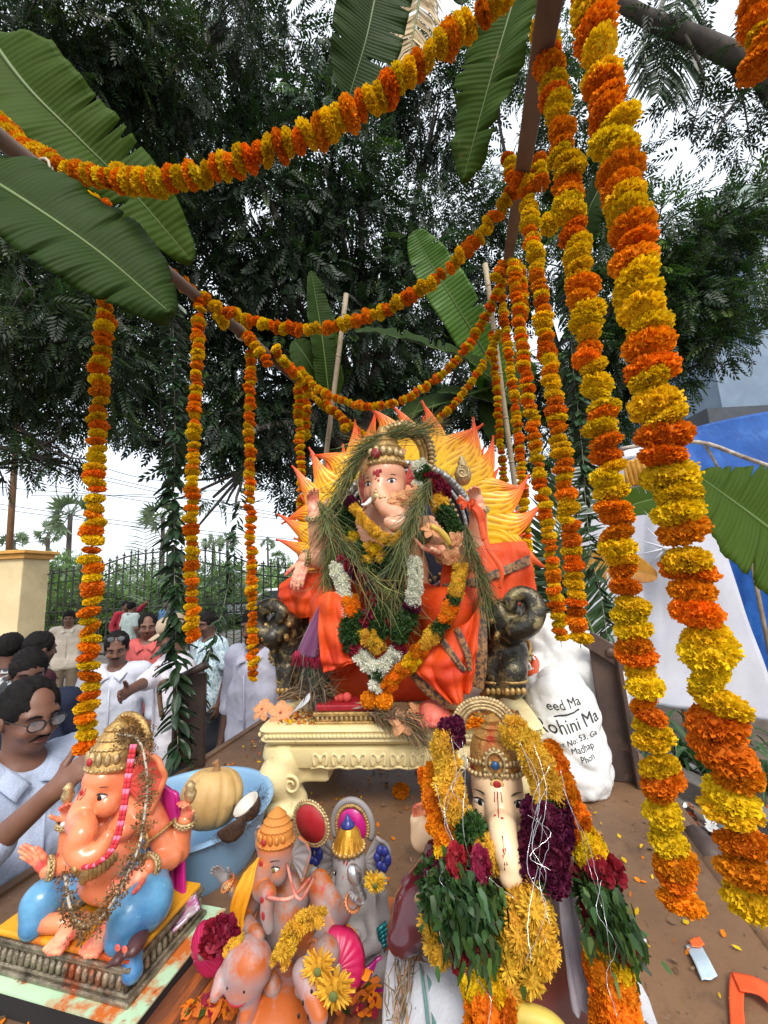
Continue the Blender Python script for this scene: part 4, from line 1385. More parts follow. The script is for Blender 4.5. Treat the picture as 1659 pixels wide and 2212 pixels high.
tag(b.build('rope_moulding', m_ped, ped), kind='stuff')
b = MB()
th = np.linspace(0, 5.2, 14)
for s in (-1, 1):
    b.tube(np.stack([s * (.004 + .026 * np.cos(th / 1.8 - .9) * (1 - th * .09)), 0 * th, -.028 + .05 * np.sin(th / 1.9) * (1 - th * .05)], 1), np.linspace(.0065, .004, 14), 6)
b.ell((0, 0, -.004), (.010, .006, .014))
b.tube([(-.036, 0, -.036), (0, 0, -.03), (.036, 0, -.036)], .005, 5)
heart_me = b.mesh('heart_scroll', m_ped)
for i in range(11):
    inst('heart_scroll', heart_me, ped, W(-.29 + i * .074, -.005, 1.333), RX, 1)
for sx in (-1, 1):
    for sy in (0, 1):
        pr = []
        base = lambda t, o: W(sx * (.50 - .02 * math.sin(t * 3)), (.03 if sy == 0 else .60), BED + .19 * (1 - t) + o)
        prims = limb([W(sx * .44, .05 if sy == 0 else .6, 1.31), W(sx * .47, .03 if sy == 0 else .61, 1.25), W(sx * .44, .05 if sy == 0 else .6, 1.19), W(sx * .41, .06 if sy == 0 else .6, 1.155)], [.075, .068, .05, .045], .03)
        prims += [('e', W(sx * .45, .02 if sy == 0 else .62, 1.145), (.075, .06, .035), RX, .02), ('b', W(sx * .38, .08 if sy == 0 else .58, 1.27), (.10, .04, .03), RX, .01, .03)]
        leg = skin('leg', prims, .008, m_ped, ped, .03)
        b = MB()
        th = np.linspace(0, 9, 30)
        c = W(sx * .40, -.018 if sy == 0 else .66, 1.245)
        b.tube([c + RX @ A(-sx * (.008 + .0030 * t) * math.cos(t), 0, (.008 + .0030 * t) * math.sin(t)) for t in th], np.linspace(.004, .008, 30), 6)
        b.build('scroll', m_ped, leg)

# ---- sun backdrop
idol = thing('large_idol', W(0, .35, PT), 'large peach elephant-headed seated idol before a yellow and orange flame backdrop', 'statue')
SC = P(873, 1148, 2.14)
m_flame = M('flame_paint', (1, 1, 1), (.93, .93, .93), 6, .42, .12, 40, attr=True, coat=.1)
def flame_mesh(L, wd, bend, seed):
    g = np.random.default_rng(seed)
    n, m = 26, 20
    ph = g.uniform(0, 1.0)
    V, C = [], []
    for i in range(n + 1):
        s = i / n
        cx = bend * L * (math.sin(s * 3.6 + ph) - math.sin(ph)) * .55 * (.4 + s)
        ww = wd * (1 - s) ** .95 * (1 + .22 * math.sin(s * 5)) + .0015
        for j in range(m + 1):
            t = j / m * 2 - 1
            ridge = abs(math.sin((t * 3.0 + .25 * math.sin(s * 6)) * PI))
            V.append((cx + t * ww, -.012 - .020 * (1 - t * t) * (1 - s * .6) - .0065 * ridge * (1 - s * .5), s * L))
            f = min(max((s - .12) / .75, 0), 1)
            y, o, r_ = A(.98, .62, .005), A(1.0, .33, .004), A(.98, .12, .02)
            c = y * (1 - f) + o * f if f < .62 else o * (1 - (f - .62) / .38) + r_ * (f - .62) / .38
            C.append(c * (1 if ridge > .30 else A(.62, .42, .4)))
    b = MB()
    k = m + 1
    b.add(V, [(i * k + j, i * k + j + 1, (i + 1) * k + j + 1, (i + 1) * k + j) for i in range(n) for j in range(m)], c=np.array(C))
    return b.mesh('flame', m_flame)
fl = [flame_mesh(.31, .11, .32, 3), flame_mesh(.31, .11, -.32, 4), flame_mesh(.22, .08, .28, 5), flame_mesh(.22, .08, -.28, 6)]
b = MB()
Rd = np.stack([RX[:, 0], A(0, 0, 1), -RX[:, 1]], 1)
b.lathe([(.02, -.03), (.40, -.03), (.425, -.012), (.42, .0), (.36, .004), (.02, .006)], SC, 48, Rd)
disc = b.build('backdrop_disc', M('dark_blue_panel', (.02, .03, .06), (.03, .045, .085), 4, .35, .1), idol, angle=40)
b = MB()
b.lathe([(.36, -.022), (.47, -.022), (.475, -.012), (.36, -.004)], SC, 48, Rd, c3=A(.98, .62, .005))
b.build('flame_base', m_flame, idol, angle=40)
NF = 46
for i in range(NF):
    a = math.radians(-42 + i * (264 / (NF - 1))) + random.gauss(0, .015)
    big = i % 2 == 0
    R = Rd @ rotz(a - PI / 2)
    R = R @ np.stack([A(1, 0, 0), A(0, 0, -1), A(0, 1, 0)], 1)
    rr = .385 if big else .40
    left = math.cos(a) < 0
    me = fl[(0 if big else 2) + (1 if (left ^ (i % 6 == 0)) else 0)]
    pos = SC + Rd @ A(rr * math.cos(a), rr * math.sin(a), 0) + RX[:, 1] * (.012 if not big else -.002)
    o = inst('flame', me, idol, pos, R, random.uniform(.98, 1.2))
    solid(o, .006, -1)
m_silver = M('silver_paint', (.50, .50, .50), (.22, .22, .23), 40, .35, .7, 60, metal=.8)
b = MB()
ring(b, SC - RX[:, 1] * .03, RX[:, 1], .375, .024, 60)
rg = b.build('silver_ring', m_silver, idol)
b = MB()
ring(b, SC - RX[:, 1] * .035, RX[:, 1], .335, .012, 60)
b.build('rope_ring', m_silver, rg)
b = MB()
for i in range(60):
    a = 2 * PI * i / 60
    b.ell(SC - RX[:, 1] * .03 + Rd @ A(.30 * math.cos(a), .30 * math.sin(a), 0), .011, n=8, m=6)
tag(b.build('gold_beads', m_gold2, rg), kind='stuff')
b = MB()
for i in range(54):
    a = 2 * PI * i / 54
    b.ell(SC - RX[:, 1] * .05 + Rd @ A(.375 * math.cos(a), .375 * math.sin(a), 0), (.017, .012, .017), n=8, m=6)
tag(b.build('silver_studs', m_silver, rg), kind='stuff')

# ---- body
hc = P(836, 1045, 1.84)
fy = math.radians(-14)                       # the head turns to the left
FR = RX @ rotz(fy) @ rotx(.12)
def HL_(x, y, z):                            # head-local: x right, y back, z up
    return hc + FR @ A(x, y, z)
bp = []
tor = P(838, 1235, 1.93)
bp += [('e', tor, (.20, .17, .21), RX, .05), ('e', P(838, 1150, 1.95), (.19, .12, .14), RX, .05), ('e', P(836, 1095, 1.93), (.10, .09, .10), RX, .05)]
bp += [('e', hc, (.098, .10, .115), FR, .03), ('e', HL_(0, -.03, .05), (.088, .085, .075), FR, .04), ('e', HL_(-.055, -.055, -.045), (.045, .05, .05), FR, .03), ('e', HL_(.055, -.055, -.045), (.045, .05, .05), FR, .03)]
trunk = [HL_(0, -.08, .0), HL_(0, -.112, -.05), P(838, 1100, 1.69), P(860, 1112, 1.67), P(872, 1128, 1.655), P(856, 1136, 1.635), P(840, 1127, 1.625)]
tr_ = spline(trunk, 16)
bp += limb(list(tr_), list(np.interp(np.linspace(0, 1, 16), [0, .2, .5, .8, 1], [.044, .041, .036, .031, .024])), .008)
sL, sR = P(752, 1150, 1.93), P(925, 1140, 1.95)
arms = {  # shoulder, elbow, wrist
    'a': (sL, P(692, 1195, 1.86), P(680, 1118, 1.80)), 'b': (sL + A(0, 0, -.04), P(712, 1212, 1.86), P(660, 1208, 1.78)),
    'c': (sR + A(0, 0, -.04), P(1010, 1208, 1.80), P(957, 1194, 1.70)), 'd': (sR, P(1030, 1185, 1.92), P(1034, 1100, 1.86))}
for k_, (s_, e_, w_) in arms.items():
    bp += limb([s_, e_, w_], [.062, .052, .036], .015)
# thighs, shins
for kne, an, hp in ((P(718, 1300, 1.74), P(735, 1430, 1.72), P(790, 1300, 1.92)), (P(970, 1320, 1.74), P(935, 1470, 1.72), P(890, 1300, 1.92))):
    bp += limb([hp, kne, an], [.11, .08, .05], .04)
body = skin('body', bp, .0095, m_peach, idol, .03)
snap = snapper()
m_silk = M('orange_silk', lin((232, 88, 30)), lin((212, 62, 20)), 5, .5, .55, 16, spec=.3, stains=[(lin((176, 34, 18)), 4, .55, .72, 0), (lin((240, 120, 40)), 9, .66, .76, 0)])
m_silk2 = M('red_silk', lin((206, 40, 32)), lin((170, 28, 28)), 5, .45, .12, 60, sheen=.4)
hands = {'a': hand(arms['a'][2], P(672, 1050, 1.79) - P(680, 1118, 1.80), -CF + CR * .3, .155, 1, [.25, .35, .45, .5], .12),
         'b': hand(arms['b'][2], P(634, 1275, 1.70) - P(660, 1208, 1.78), -CR * .2 - CF * .4 - CU * .8, .165, -1, .35, .1),
         'c': hand(arms['c'][2], P(884, 1172, 1.62) - P(957, 1194, 1.70), CU + CF * -.35, .165, -1, .3, .1),
         'd': hand(arms['d'][2], P(1020, 1040, 1.83) - P(1034, 1100, 1.86), -CF - CR * .35, .15, -1, [1.3, 1.3, 1.1, 1.0], .1)}
for k_, pr in hands.items():
    hd = skin('hand', pr, .0042, m_hand, idol, .008)
    w_ = arms[k_][2]
    bangle(hd, w_, w_ - arms[k_][1], .042, m_gold2, 2, .007)
# face details
for sx in (-1, 1):
    ne = FR @ A(sx * .45, -1, .1)
    eye(idol, snap(HL_(sx * .056, -.093, -.002), ne), ne, FR @ A(sx, .3, .08), .023)
    b = MB()
    b.tube(spline([HL_(sx * .035, -.115, -.075), HL_(sx * .06, -.15, -.10), HL_(sx * .066, -.18, -.10)], 8), np.linspace(.016, .004, 8), 8)
    b.build('tusk', m_white, idol)
ear_sheet(idol, HL_(.092, .0, .0), FR @ A(.8, .45, 0), FR @ A(0, 0, 1), FR @ A(.35, -1, 0), .07, .16, m_peach, m_inner)
ear_sheet(idol, HL_(-.092, .0, -.01), FR @ A(-.8, .45, 0), FR @ A(0, 0, 1), FR @ A(-.35, -1, 0), .07, .16, m_peach, m_inner)
b = MB()
for (x, z, rx, rz) in ((0, .03, .010, .03), (-.016, .045, .008, .012), (.014, .05, .009, .01), (.006, .0, .006, .008), (-.008, .012, .006, .006)):
    b.ell(snap(HL_(x, -.12, z), FR @ A(0, -1, .2)), (rx, .003, rz), FR)
b.build('forehead_mark', m_redp, idol)
b = MB()
for (x, z, r) in ((0, -.062, .017), (-.022, -.070, .010), (.022, -.070, .010), (0, -.04, .011), (0, -.022, .006), (-.038, -.07, .006), (.038, -.07, .006)):
    b.ell(snap(HL_(x, -.158, z - .012), FR @ A(x * 12, -1, .2)), (r, .008, r), FR, 10, 7)
b.build('trunk_ornament', m_gold2, idol)
# crown
cb = HL_(0, -.01, .075)
CRr = FR @ rotx(-.08)
b = MB()
b.lathe([(.098, 0), (.104, .012), (.100, .028), (.094, .04), (.098, .05), (.086, .085), (.09, .092), (.07, .118), (.074, .125), (.05, .15), (.052, .157), (.03, .176), (.02, .2), (.004, .215)], cb, 36, CRr, (1, 1.02))
cr = b.build('crown', m_gold, idol, angle=50)
b = MB()
for i in range(30):
    a = 2 * PI * i / 30
    b.ell(cb + CRr @ A(.102 * math.cos(a), .104 * math.sin(a), .012), .0085, n=7, m=5)
    b.ell(cb + CRr @ A(.096 * math.cos(a), .098 * math.sin(a), .046), .006, n=7, m=5)
for i in range(9):
    a = -PI / 2 + (i - 4) * .32
    b.ell(cb + CRr @ A(.098 * math.cos(a), .1 * math.sin(a), .066 - .004 * abs(i - 4)), (.017, .017, .024 - .001 * abs(i - 4)), n=8, m=6)
    b.ell(cb + CRr @ A(.105 * math.cos(a), .108 * math.sin(a), .066), (.007, .007, .010), n=8, m=6)
tag(b.build('crown_relief', m_gold2, cr), kind='stuff')
b = MB()
b.ell(cb + CRr @ A(0, -.112, .05), (.024, .012, .024), CRr)
b.build('red_jewel', M('red_gem', (.35, .012, .02), (.25, .01, .015), 10, .12, .05, coat=.5), cr)
b = MB()
hr = P(866, 990, 1.93)
RH = np.stack([FR[:, 0], FR[:, 2], -FR[:, 1]], 1)
for (r, tr2) in ((.115, .016), (.135, .012)):
    b.tube([hr + RH @ A(r * math.cos(t), r * math.sin(t) * 1.12, .0) for t in np.linspace(-.5, PI + .5, 40)], tr2, 8)
b.build('halo_arch', m_gold, cr)
b = MB()
for t in np.linspace(-.5, PI + .5, 34):
    b.ell(hr + RH @ A(.16 * math.cos(t), .17 * math.sin(t), 0), (.018, .014, .018), RH @ rotz(t), 8, 6)
    b.ell(hr + RH @ A(.178 * math.cos(t + .05), .188 * math.sin(t + .05), 0), (.009, .008, .009), None, 6, 5)
tag(b.build('halo_petals', m_gold2, cr), kind='stuff')
# ornament held in the upper hand
b = MB()
oc = P(1000, 1024, 1.84)
b.lathe([(.02, -.05), (.034, -.03), (.04, 0), (.03, .03), (.018, .045), (.022, .055), (.012, .07), (.014, .078), (.002, .09)], oc, 16, None)
th = np.linspace(0, 8, 26)
b.tube([oc + A((.006 + .0035 * t) * math.cos(t), -.038, (.006 + .0035 * t) * math.sin(t)) for t in th], .005, 6)
b.build('conch_ornament', m_gold2, idol)

# ---- bronze elephants of the throne
m_bronze = M('black_bronze', (.035, .030, .020), (.34, .27, .12), 22, .3, .9, 28, metal=.5, lo=.50, hi=.66, coat=.25)
def ele_right():
    q = []
    h = P(1090, 1345, 1.74)
    q += [('e', h, (.085, .09, .085), RX, .03), ('e', h + A(-.01, -.02, .045), (.07, .07, .05), RX, .03), ('e', P(1080, 1410, 1.86), (.115, .17, .13), RX, .05)]
    tk = spline([h + A(.03, -.06, -.015), P(1122, 1360, 1.65), P(1146, 1346, 1.64), P(1158, 1318, 1.65), P(1148, 1292, 1.66), P(1122, 1282, 1.665), P(1102, 1296, 1.66), P(1106, 1314, 1.66)], 22)
    q += limb(list(tk), list(np.linspace(.046, .022, 22)), .008)
    q += [('c', h + A(.015, -.06, -.05), P(1118, 1385, 1.67), .03, .016, .02)]
    for (u, Y) in ((1067, 1.72), (1108, 1.69)):
        q += limb([P(u + 2, 1415, Y + .06), P(u, 1450, Y), P(u, 1482, Y - .005)], [.058, .047, .05], .03)
    for u in (1060, 1115):
        q += limb([P(u, 1420, 1.98), P(u, 1475, 2.0)], [.06, .05], .03)
    return q, h
def ele_left():
    q = []
    h = P(612, 1355, 1.80)
    q += [('e', h, (.08, .09, .085), RX, .03), ('e', P(640, 1400, 1.92), (.11, .17, .13), RX, .05)]
    tk = spline([h + A(-.04, -.05, -.01), P(590, 1378, 1.73), P(566, 1368, 1.72), P(556, 1340, 1.72), P(568, 1314, 1.72), P(592, 1308, 1.72), P(610, 1322, 1.715), P(604, 1338, 1.71)], 22)
    q += limb(list(tk), list(np.linspace(.048, .024, 22)), .008)
    q += [('c', h + A(-.02, -.05, -.06), P(592, 1405, 1.73), .035, .016, .02)]
    for (u, Y) in ((622, 1.80), (645, 1.85)):
        q += limb([P(u + 2, 1415, Y + .05), P(u, 1450, Y), P(u, 1484, Y - .01)], [.058, .048, .052], .03)
    return q, h
for fn, sx in ((ele_right, 1), (ele_left, -1)):
    q, h = fn()
    e = skin('throne_elephant', q, .0065, m_bronze, idol, .02)
    for s in (-1, 1):
        b = MB()
        b.ell(h + RX @ A(s * .058, -.075, .02), .013, n=10, m=8)
        b.build('eye', m_gold, e)
    for s in (-1, 1):
        ear_sheet(e, h + RX @ A(s * .07, .02, .03), RX @ A(s * .6, .7, -.2), A(0, 0, 1), RX @ A(s * .7, -.7, 0), .07, .13, m_bronze, m_bronze)
    for s in (-1, 1):
        b = MB()
        b.tube(spline([h + RX @ A(s * .04, -.07, -.03), h + RX @ A(s * .055, -.10, -.045), h + RX @ A(s * .055, -.125, -.03)], 8), np.linspace(.013, .004, 8), 7)
        b.build('tusk', m_gold, e)
    b = MB()
    for (u, Y) in (((1067, 1.70), (1108, 1.67)) if sx > 0 else ((622, 1.78), (645, 1.83))):
        p = P(u, 1468, Y + .02)
        ring(b, p, A(0, 0, 1), .052, .006, 24)
        for t in range(4):
            b.ell(P(u, 1486, Y) + RX @ A(-.03 + .02 * t, -.045, .0), (.011, .010, .013), None, 7, 6)
    b.build('anklets', m_gold, e)
    b = MB()
    ring(b, h + A(0, .05, -.10), nrm(A(0, -.6, .8)), .092, .008, 30)
    for t in np.linspace(0, 2 * PI, 22, endpoint=False):
        RR = frame(nrm(A(0, -.6, .8)))
        b.ell(h + A(0, .05, -.115) + (RR[:, 0] * math.cos(t) + RR[:, 1] * math.sin(t)) * .096, .009, n=6, m=5)
    b.build('collar', m_gold, e)

# ---- the idol's silk: dhoti over the legs, skirt ends, shawls (draped cloths are things of their own)
m_border = M('zari_border', lin((150, 104, 52)), lin((60, 40, 30)), 60, .45, .3, 90, lo=.45, hi=.55, sheen=.3)
dh = skin('dhoti', limb([P(800, 1310, 1.90), P(718, 1305, 1.73), P(732, 1420, 1.71)], [.125, .092, .078], .04) + limb([P(885, 1310, 1.90), P(970, 1320, 1.73), P(945, 1470, 1.71)], [.125, .092, .07], .04) + [('b', P(835, 1400, 1.98), (.30, .16, .16), RX, .04, .05)], .010, m_silk, idol, .04)
c1 = thing('orange_silk_cloth', P(640, 1250, 1.84), 'orange silk cloth hung over the throne arm beneath the drooping hand', 'cloth')
patch('fabric', [PP([(605, 1262, 1.86), (640, 1240, 1.83), (690, 1228, 1.84), (740, 1225, 1.86)]), PP([(602, 1290, 1.84), (640, 1285, 1.80), (690, 1280, 1.80), (740, 1270, 1.83)]), PP([(608, 1325, 1.85), (640, 1335, 1.82), (680, 1330, 1.82), (720, 1320, 1.84)])], m_silk, c1, 50, 80, .013, 3.2, seed=3, crease=.008)
c2 = thing('orange_silk_cloth', P(1000, 1250, 1.82), 'orange silk shawl with brown woven border wrapped over the idol\'s right-hand side', 'cloth')
patch('fabric', [PP([(960, 1205, 1.80), (1020, 1185, 1.84), (1080, 1172, 1.90), (1135, 1170, 1.95)]), PP([(950, 1250, 1.76), (1020, 1238, 1.80), (1090, 1222, 1.86), (1145, 1205, 1.93)]), PP([(950, 1300, 1.72), (1020, 1300, 1.74), (1095, 1285, 1.84), (1155, 1262, 1.93)]), PP([(950, 1340, 1.70), (1020, 1350, 1.72), (1100, 1350, 1.86), (1165, 1350, 1.95)])], m_silk, c2, 50, 80, .012, 4, seed=4, crease=.007)
patch('woven_border', [PP([(955, 1262, 1.742), (1020, 1248, 1.775), (1090, 1222, 1.835), (1143, 1198, 1.905)]), PP([(955, 1280, 1.737), (1022, 1268, 1.765), (1092, 1242, 1.825), (1146, 1220, 1.90)])], m_border, c2, 6, 44, .002, 2.5, seed=4)
c3 = thing('orange_silk_cloth', P(960, 1450, 1.62), 'orange silk skirt end with dark gold border falling in front of the right elephant', 'cloth')
patch('fabric', [PP([(900, 1400, 1.62), (950, 1370, 1.62), (1010, 1340, 1.64), (1035, 1310, 1.66)]), PP([(880, 1425, 1.60), (940, 1430, 1.57), (1000, 1410, 1.58), (1032, 1380, 1.60)]), PP([(915, 1465, 1.585), (955, 1470, 1.56), (1005, 1450, 1.565), (1026, 1430, 1.58)]), PP([(975, 1515, 1.575), (985, 1518, 1.565), (1003, 1500, 1.565), (1018, 1480, 1.575)])], m_silk, c3, 50, 80, .017, 2.4, seed=7, crease=.009)
patch('woven_border', [PP([(1036, 1308, 1.655), (1050, 1318, 1.66)]), PP([(1033, 1380, 1.592), (1052, 1395, 1.60)]), PP([(1027, 1430, 1.572), (1050, 1450, 1.585)]), PP([(1019, 1482, 1.567), (1044, 1490, 1.58)])], m_border, c3, 40, 8, .003, 1, seed=4)
patch('woven_border', [PP([(892, 1438, 1.60), (878, 1452, 1.61)]), PP([(930, 1478, 1.58), (915, 1495, 1.59)]), PP([(976, 1518, 1.57), (958, 1528, 1.585)])], m_border, c3, 24, 8, .003, 1, seed=5)
for k_, off in ((0, .3), (1, .55)):
    patch('stripe', [PP([(940 + 40 * k_, 1372 - 12 * k_, 1.606), (952 + 40 * k_, 1366 - 12 * k_, 1.606)]), PP([(972 + 30 * k_, 1420 - 8 * k_, 1.560), (985 + 30 * k_, 1414 - 8 * k_, 1.560)]), PP([(998 + 14 * k_, 1452, 1.548), (1010 + 10 * k_, 1448, 1.55)])], m_border, c3, 20, 4, .0, 1)
c4 = thing('orange_silk_cloth', P(720, 1420, 1.60), 'crumpled orange silk hem gathered at the idol\'s left shin above the footrest', 'cloth')
patch('fabric', [PP([(690, 1290, 1.555), (712, 1278, 1.545), (740, 1290, 1.56), (775, 1330, 1.60)]), PP([(688, 1350, 1.555), (715, 1345, 1.54), (745, 1350, 1.555), (785, 1375, 1.59)]), PP([(694, 1415, 1.555), (725, 1420, 1.54), (755, 1410, 1.55), (795, 1415, 1.58)]), PP([(700, 1450, 1.57), (735, 1440, 1.55), (765, 1432, 1.55), (800, 1450, 1.57)])], m_silk, c4, 50, 80, .012, 2.3, seed=9, crease=.010)
c5 = thing('purple_stole', P(670, 1380, 1.60), 'purple woven stole with crimson tassels hanging beside the left elephant', 'stole')
m_purple = M('purple_silk', lin((118, 62, 112)), lin((92, 44, 90)), 8, .45, .15, 80, sheen=.4, uvwave=(60, 60, lin((150, 60, 90)), .4))
patch('fabric', [PP([(697, 1292, 1.60), (706, 1290, 1.595)]), PP([(668, 1350, 1.60), (690, 1352, 1.59), (702, 1350, 1.60)]), PP([(640, 1410, 1.61), (668, 1420, 1.60), (688, 1416, 1.60)])], m_purple, c5, 30, 24, .004, 2)
patch('fabric', [PP([(704, 1294, 1.595), (710, 1300, 1.595)]), PP([(686, 1355, 1.60), (698, 1352, 1.60)]), PP([(678, 1408, 1.60), (694, 1402, 1.60)])], m_purple, c5, 24, 12, .003, 1)
b = MB()
for i in range(120):
    f = random.random()
    a_ = P(638 + 56 * f, 1406 + 8 * f, 1.605)
    b.tube([a_, a_ + A(rng.normal() * .006 - .004, rng.normal() * .006, -.022), a_ + A(rng.normal() * .010 - .01, rng.normal() * .01, -.05 - .012 * random.random())], [.0022, .002, .0012], 4)
tag(b.build('tassels', M('crimson_thread', lin((178, 28, 66)), lin((140, 20, 56)), 9, .7, 0), c5), kind='stuff')
c6 = thing('orange_ribbon', P(1020, 1090, 1.78), 'bright orange ribbon tied at the idol\'s raised wrist, tails hanging down', 'ribbon')
m_rib2 = M('orange_ribbon_cloth', lin((248, 104, 50)), lin((236, 84, 36)), 7, .6, .1, 60, trans=.2)
patch('tail', [PP([(1004, 1088, 1.775), (1024, 1084, 1.775)]), PP([(1028, 1110, 1.76), (1046, 1106, 1.76)]), PP([(1036, 1150, 1.765), (1052, 1146, 1.765)]), PP([(1052, 1190, 1.74), (1062, 1186, 1.74)]), PP([(1078, 1232, 1.72), (1088, 1226, 1.72)]), PP([(1076, 1270, 1.72), (1084, 1272, 1.72)])], m_rib2, c6, 60, 6, .002, 1)
patch('tail', [PP([(1012, 1090, 1.77), (1030, 1086, 1.77)]), PP([(1032, 1130, 1.765), (1044, 1122, 1.765)]), PP([(1040, 1170, 1.75), (1050, 1160, 1.75)])], m_rib2, c6, 30, 6, .002, 1)
for (du, dv, s) in ((-14, -6, 1), (12, -4, 1), (-8, 6, .8), (6, 8, .8)):
    patch('bow_loop', [PP([(1008, 1086, 1.765), (1010, 1092, 1.765)]), PP([(1008 + du, 1080 + dv, 1.75), (1008 + du, 1096 + dv, 1.755)]), PP([(1008 + du * 1.6, 1086 + dv, 1.765), (1006 + du * 1.4, 1094 + dv, 1.77)])], m_rib2, c6, 14, 8, .003, 1, seed=int(abs(du)))

# ---- footrest with sweets, feet
fr = thing('footrest', P(748, 1500, 1.56), 'small gilded footrest with red top in front of the idol', 'footrest')
b = MB()
c = P(748, 1482, 1.60)
b.box(A(c[0], c[1], PT + .062), (.115, .06, .012), RX)
bevel(b.build('top', m_redp, fr, smooth=False), .006)
b = MB()
b.box(A(c[0], c[1], PT + .041), (.122, .066, .008), RX)
b.box(A(c[0], c[1], PT + .006), (.118, .062, .008), RX)
b.box(A(c[0], c[1], PT + .024), (.10, .05, .012), RX)
bevel(b.build('frame', m_gold, fr, smooth=False), .004)
for i in range(12):
    b = MB()
    b.ell(A(c[0], c[1], PT + .025) + RX @ A(-.104 + i * .019, -.056, 0), (.007, .008, .013), RX, 8, 6)
    b.build('bead', m_gold2, fr)
for (u, r) in ((727, .012), (735, .016), (748, .019)):
    b = MB()
    p = P(u, 1466, 1.585)
    b.ell(A(p[0], p[1], PT + .074 + r * .8), r, n=12, m=9)
    tag(b.build('red_sweet', M('red_powder_sweet', lin((214, 84, 70)), lin((190, 60, 52)), 20, .7, .3)), {.012: 'smallest red-dusted round offering on the footrest', .016: 'middle red-dusted round offering on the footrest', .019: 'largest red-dusted round offering on the footrest'}[r], 'offering', 'round offerings on the footrest')
ft = []
for k_ in range(5):
    a_ = P(918 + k_ * 11, 1522 - k_ * 1, 1.60)
    e_ = P(906 + k_ * 13, 1545 - abs(k_ - 1) * 2, 1.535)
    a_[2], e_[2] = PT + .03, PT + .018
    ft += [('c', a_, e_, .018, .0125, .006)]
a_ = P(935, 1500, 1.66)
a_[2] = PT + .05
ft += [('e', a_ - A(0, .03, .01), (.05, .08, .035), RX, .02)]
skin('foot', ft, .005, M('red_stained_foot', lin((226, 130, 104)), lin((206, 80, 70)), 10, .5, .1, stains=[(lin((190, 40, 40)), 9, .5, .65, 0)]), idol, .01)

# ================================================================ flowers, grass and leaves on the large idol
m_grass = M('durva_grass', (.17, .19, .075), (.10, .125, .05), 9, .6, 0, attr=True, spec=.3, trans=.15)
m_straw = M('dry_grass', (.22, .16, .09), (.13, .095, .055), 9, .8, 0, attr=True, spec=.2)
def grass(label, path, n, length, spread, width=.0016, mat=None, name='grass_bundle', gather=.3, droop=.1, grp='durva grass on the large idol', dirn=1):
    pts = spline(path, 40)
    T = thing(name, pts[0], label, 'grass', grp)
    t = np.gradient(pts, axis=0)
    t /= np.linalg.norm(t, axis=1, keepdims=True)
    k = rng.integers(0, 34, n)
    s = k / 40
    sp = spread * (gather + (1 - gather) * s)
    p0 = pts[k] + rng.normal(size=(n, 3)) * sp[:, None] * .45
    d = t[k] * dirn + rng.normal(size=(n, 3)) * .22
    d /= np.linalg.norm(d, axis=1, keepdims=True)
    L = length * rng.uniform(.5, 1.2, n)
    p1 = p0 + d * (L * .5)[:, None]
    p2 = p0 + d * L[:, None] + rng.normal(size=(n, 3)) * (L * .24)[:, None]
    p2[:, 2] -= droop * L
    wv = np.cross(d, rng.normal(size=(n, 3)))
    wv /= np.linalg.norm(wv, axis=1, keepdims=True)
    wv *= width
    V = np.stack([p0 - wv * .6, p0 + wv * .6, p1 + wv, p1 - wv, p2 + wv * .3, p2 - wv * .3], 1).reshape(-1, 3)
    i = np.arange(n)[:, None] * 6
    F = np.vstack([i + np.array([0, 1, 2, 3]), i + np.array([3, 2, 4, 5])])
    c = rng.uniform(.55, 1.6, n)[:, None] * (1 + (rng.random((n, 3)) - .5) * .35)
    dry = rng.random(n) < .22
    c[dry] *= A(1.9, 1.25, 1.0)
    c = np.repeat(c, 6, 0)
    o = bigmesh('blades', V, F, mat or m_grass, T, c)
    o['kind'] = 'stuff'
    return T
grass('thick sheaf of grass sweeping from the crown down over the left ear', PP([(850, 935, 1.80), (795, 965, 1.74), (755, 1030, 1.72), (720, 1100, 1.71), (700, 1170, 1.70)]), 800, .16, .05)
grass('sheaf of grass hanging from the idol\'s raised left forearm to the lap', PP([(688, 1085, 1.70), (715, 1130, 1.68), (755, 1190, 1.65), (800, 1250, 1.62), (830, 1285, 1.61)]), 720, .18, .055)
grass('sheaf of grass leaning from the right shoulder down to the lap', PP([(930, 1035, 1.68), (905, 1090, 1.63), (882, 1150, 1.60), (860, 1220, 1.60), (838, 1285, 1.60)]), 560, .17, .035)
grass('loose grass spread over the lap below the crossing sheaves', PP([(800, 1245, 1.61), (825, 1275, 1.60), (845, 1300, 1.60), (850, 1330, 1.60)]), 420, .12, .10)
grass('grass tuft hanging beside the orange ribbon down to the right elephant', PP([(1005, 1130, 1.74), (1015, 1180, 1.70), (1040, 1250, 1.68), (1052, 1320, 1.66)]), 500, .12, .03)
grass('stray grass over the top of the halo', PP([(800, 985, 1.82), (840, 950, 1.80), (885, 935, 1.82), (930, 925, 1.85)]), 300, .16, .05, droop=-.02)
grass('grass bunch on the idol\'s arm left of the white garland', PP([(725, 1140, 1.69), (718, 1180, 1.68), (715, 1225, 1.68), (705, 1290, 1.67)]), 500, .13, .045)
grass('dry brown grass tangle hanging over the pedestal front', PP([(790, 1540, 1.555), (840, 1548, 1.535), (880, 1556, 1.525), (900, 1575, 1.52)]), 420, .08, .05, mat=m_straw, droop=.5)
grass('dry brown stems heaped beside the left elephant\'s foot', PP([(600, 1510, 1.60), (640, 1495, 1.62), (680, 1500, 1.60), (700, 1480, 1.60)]), 450, .11, .05, mat=m_straw, droop=.2)
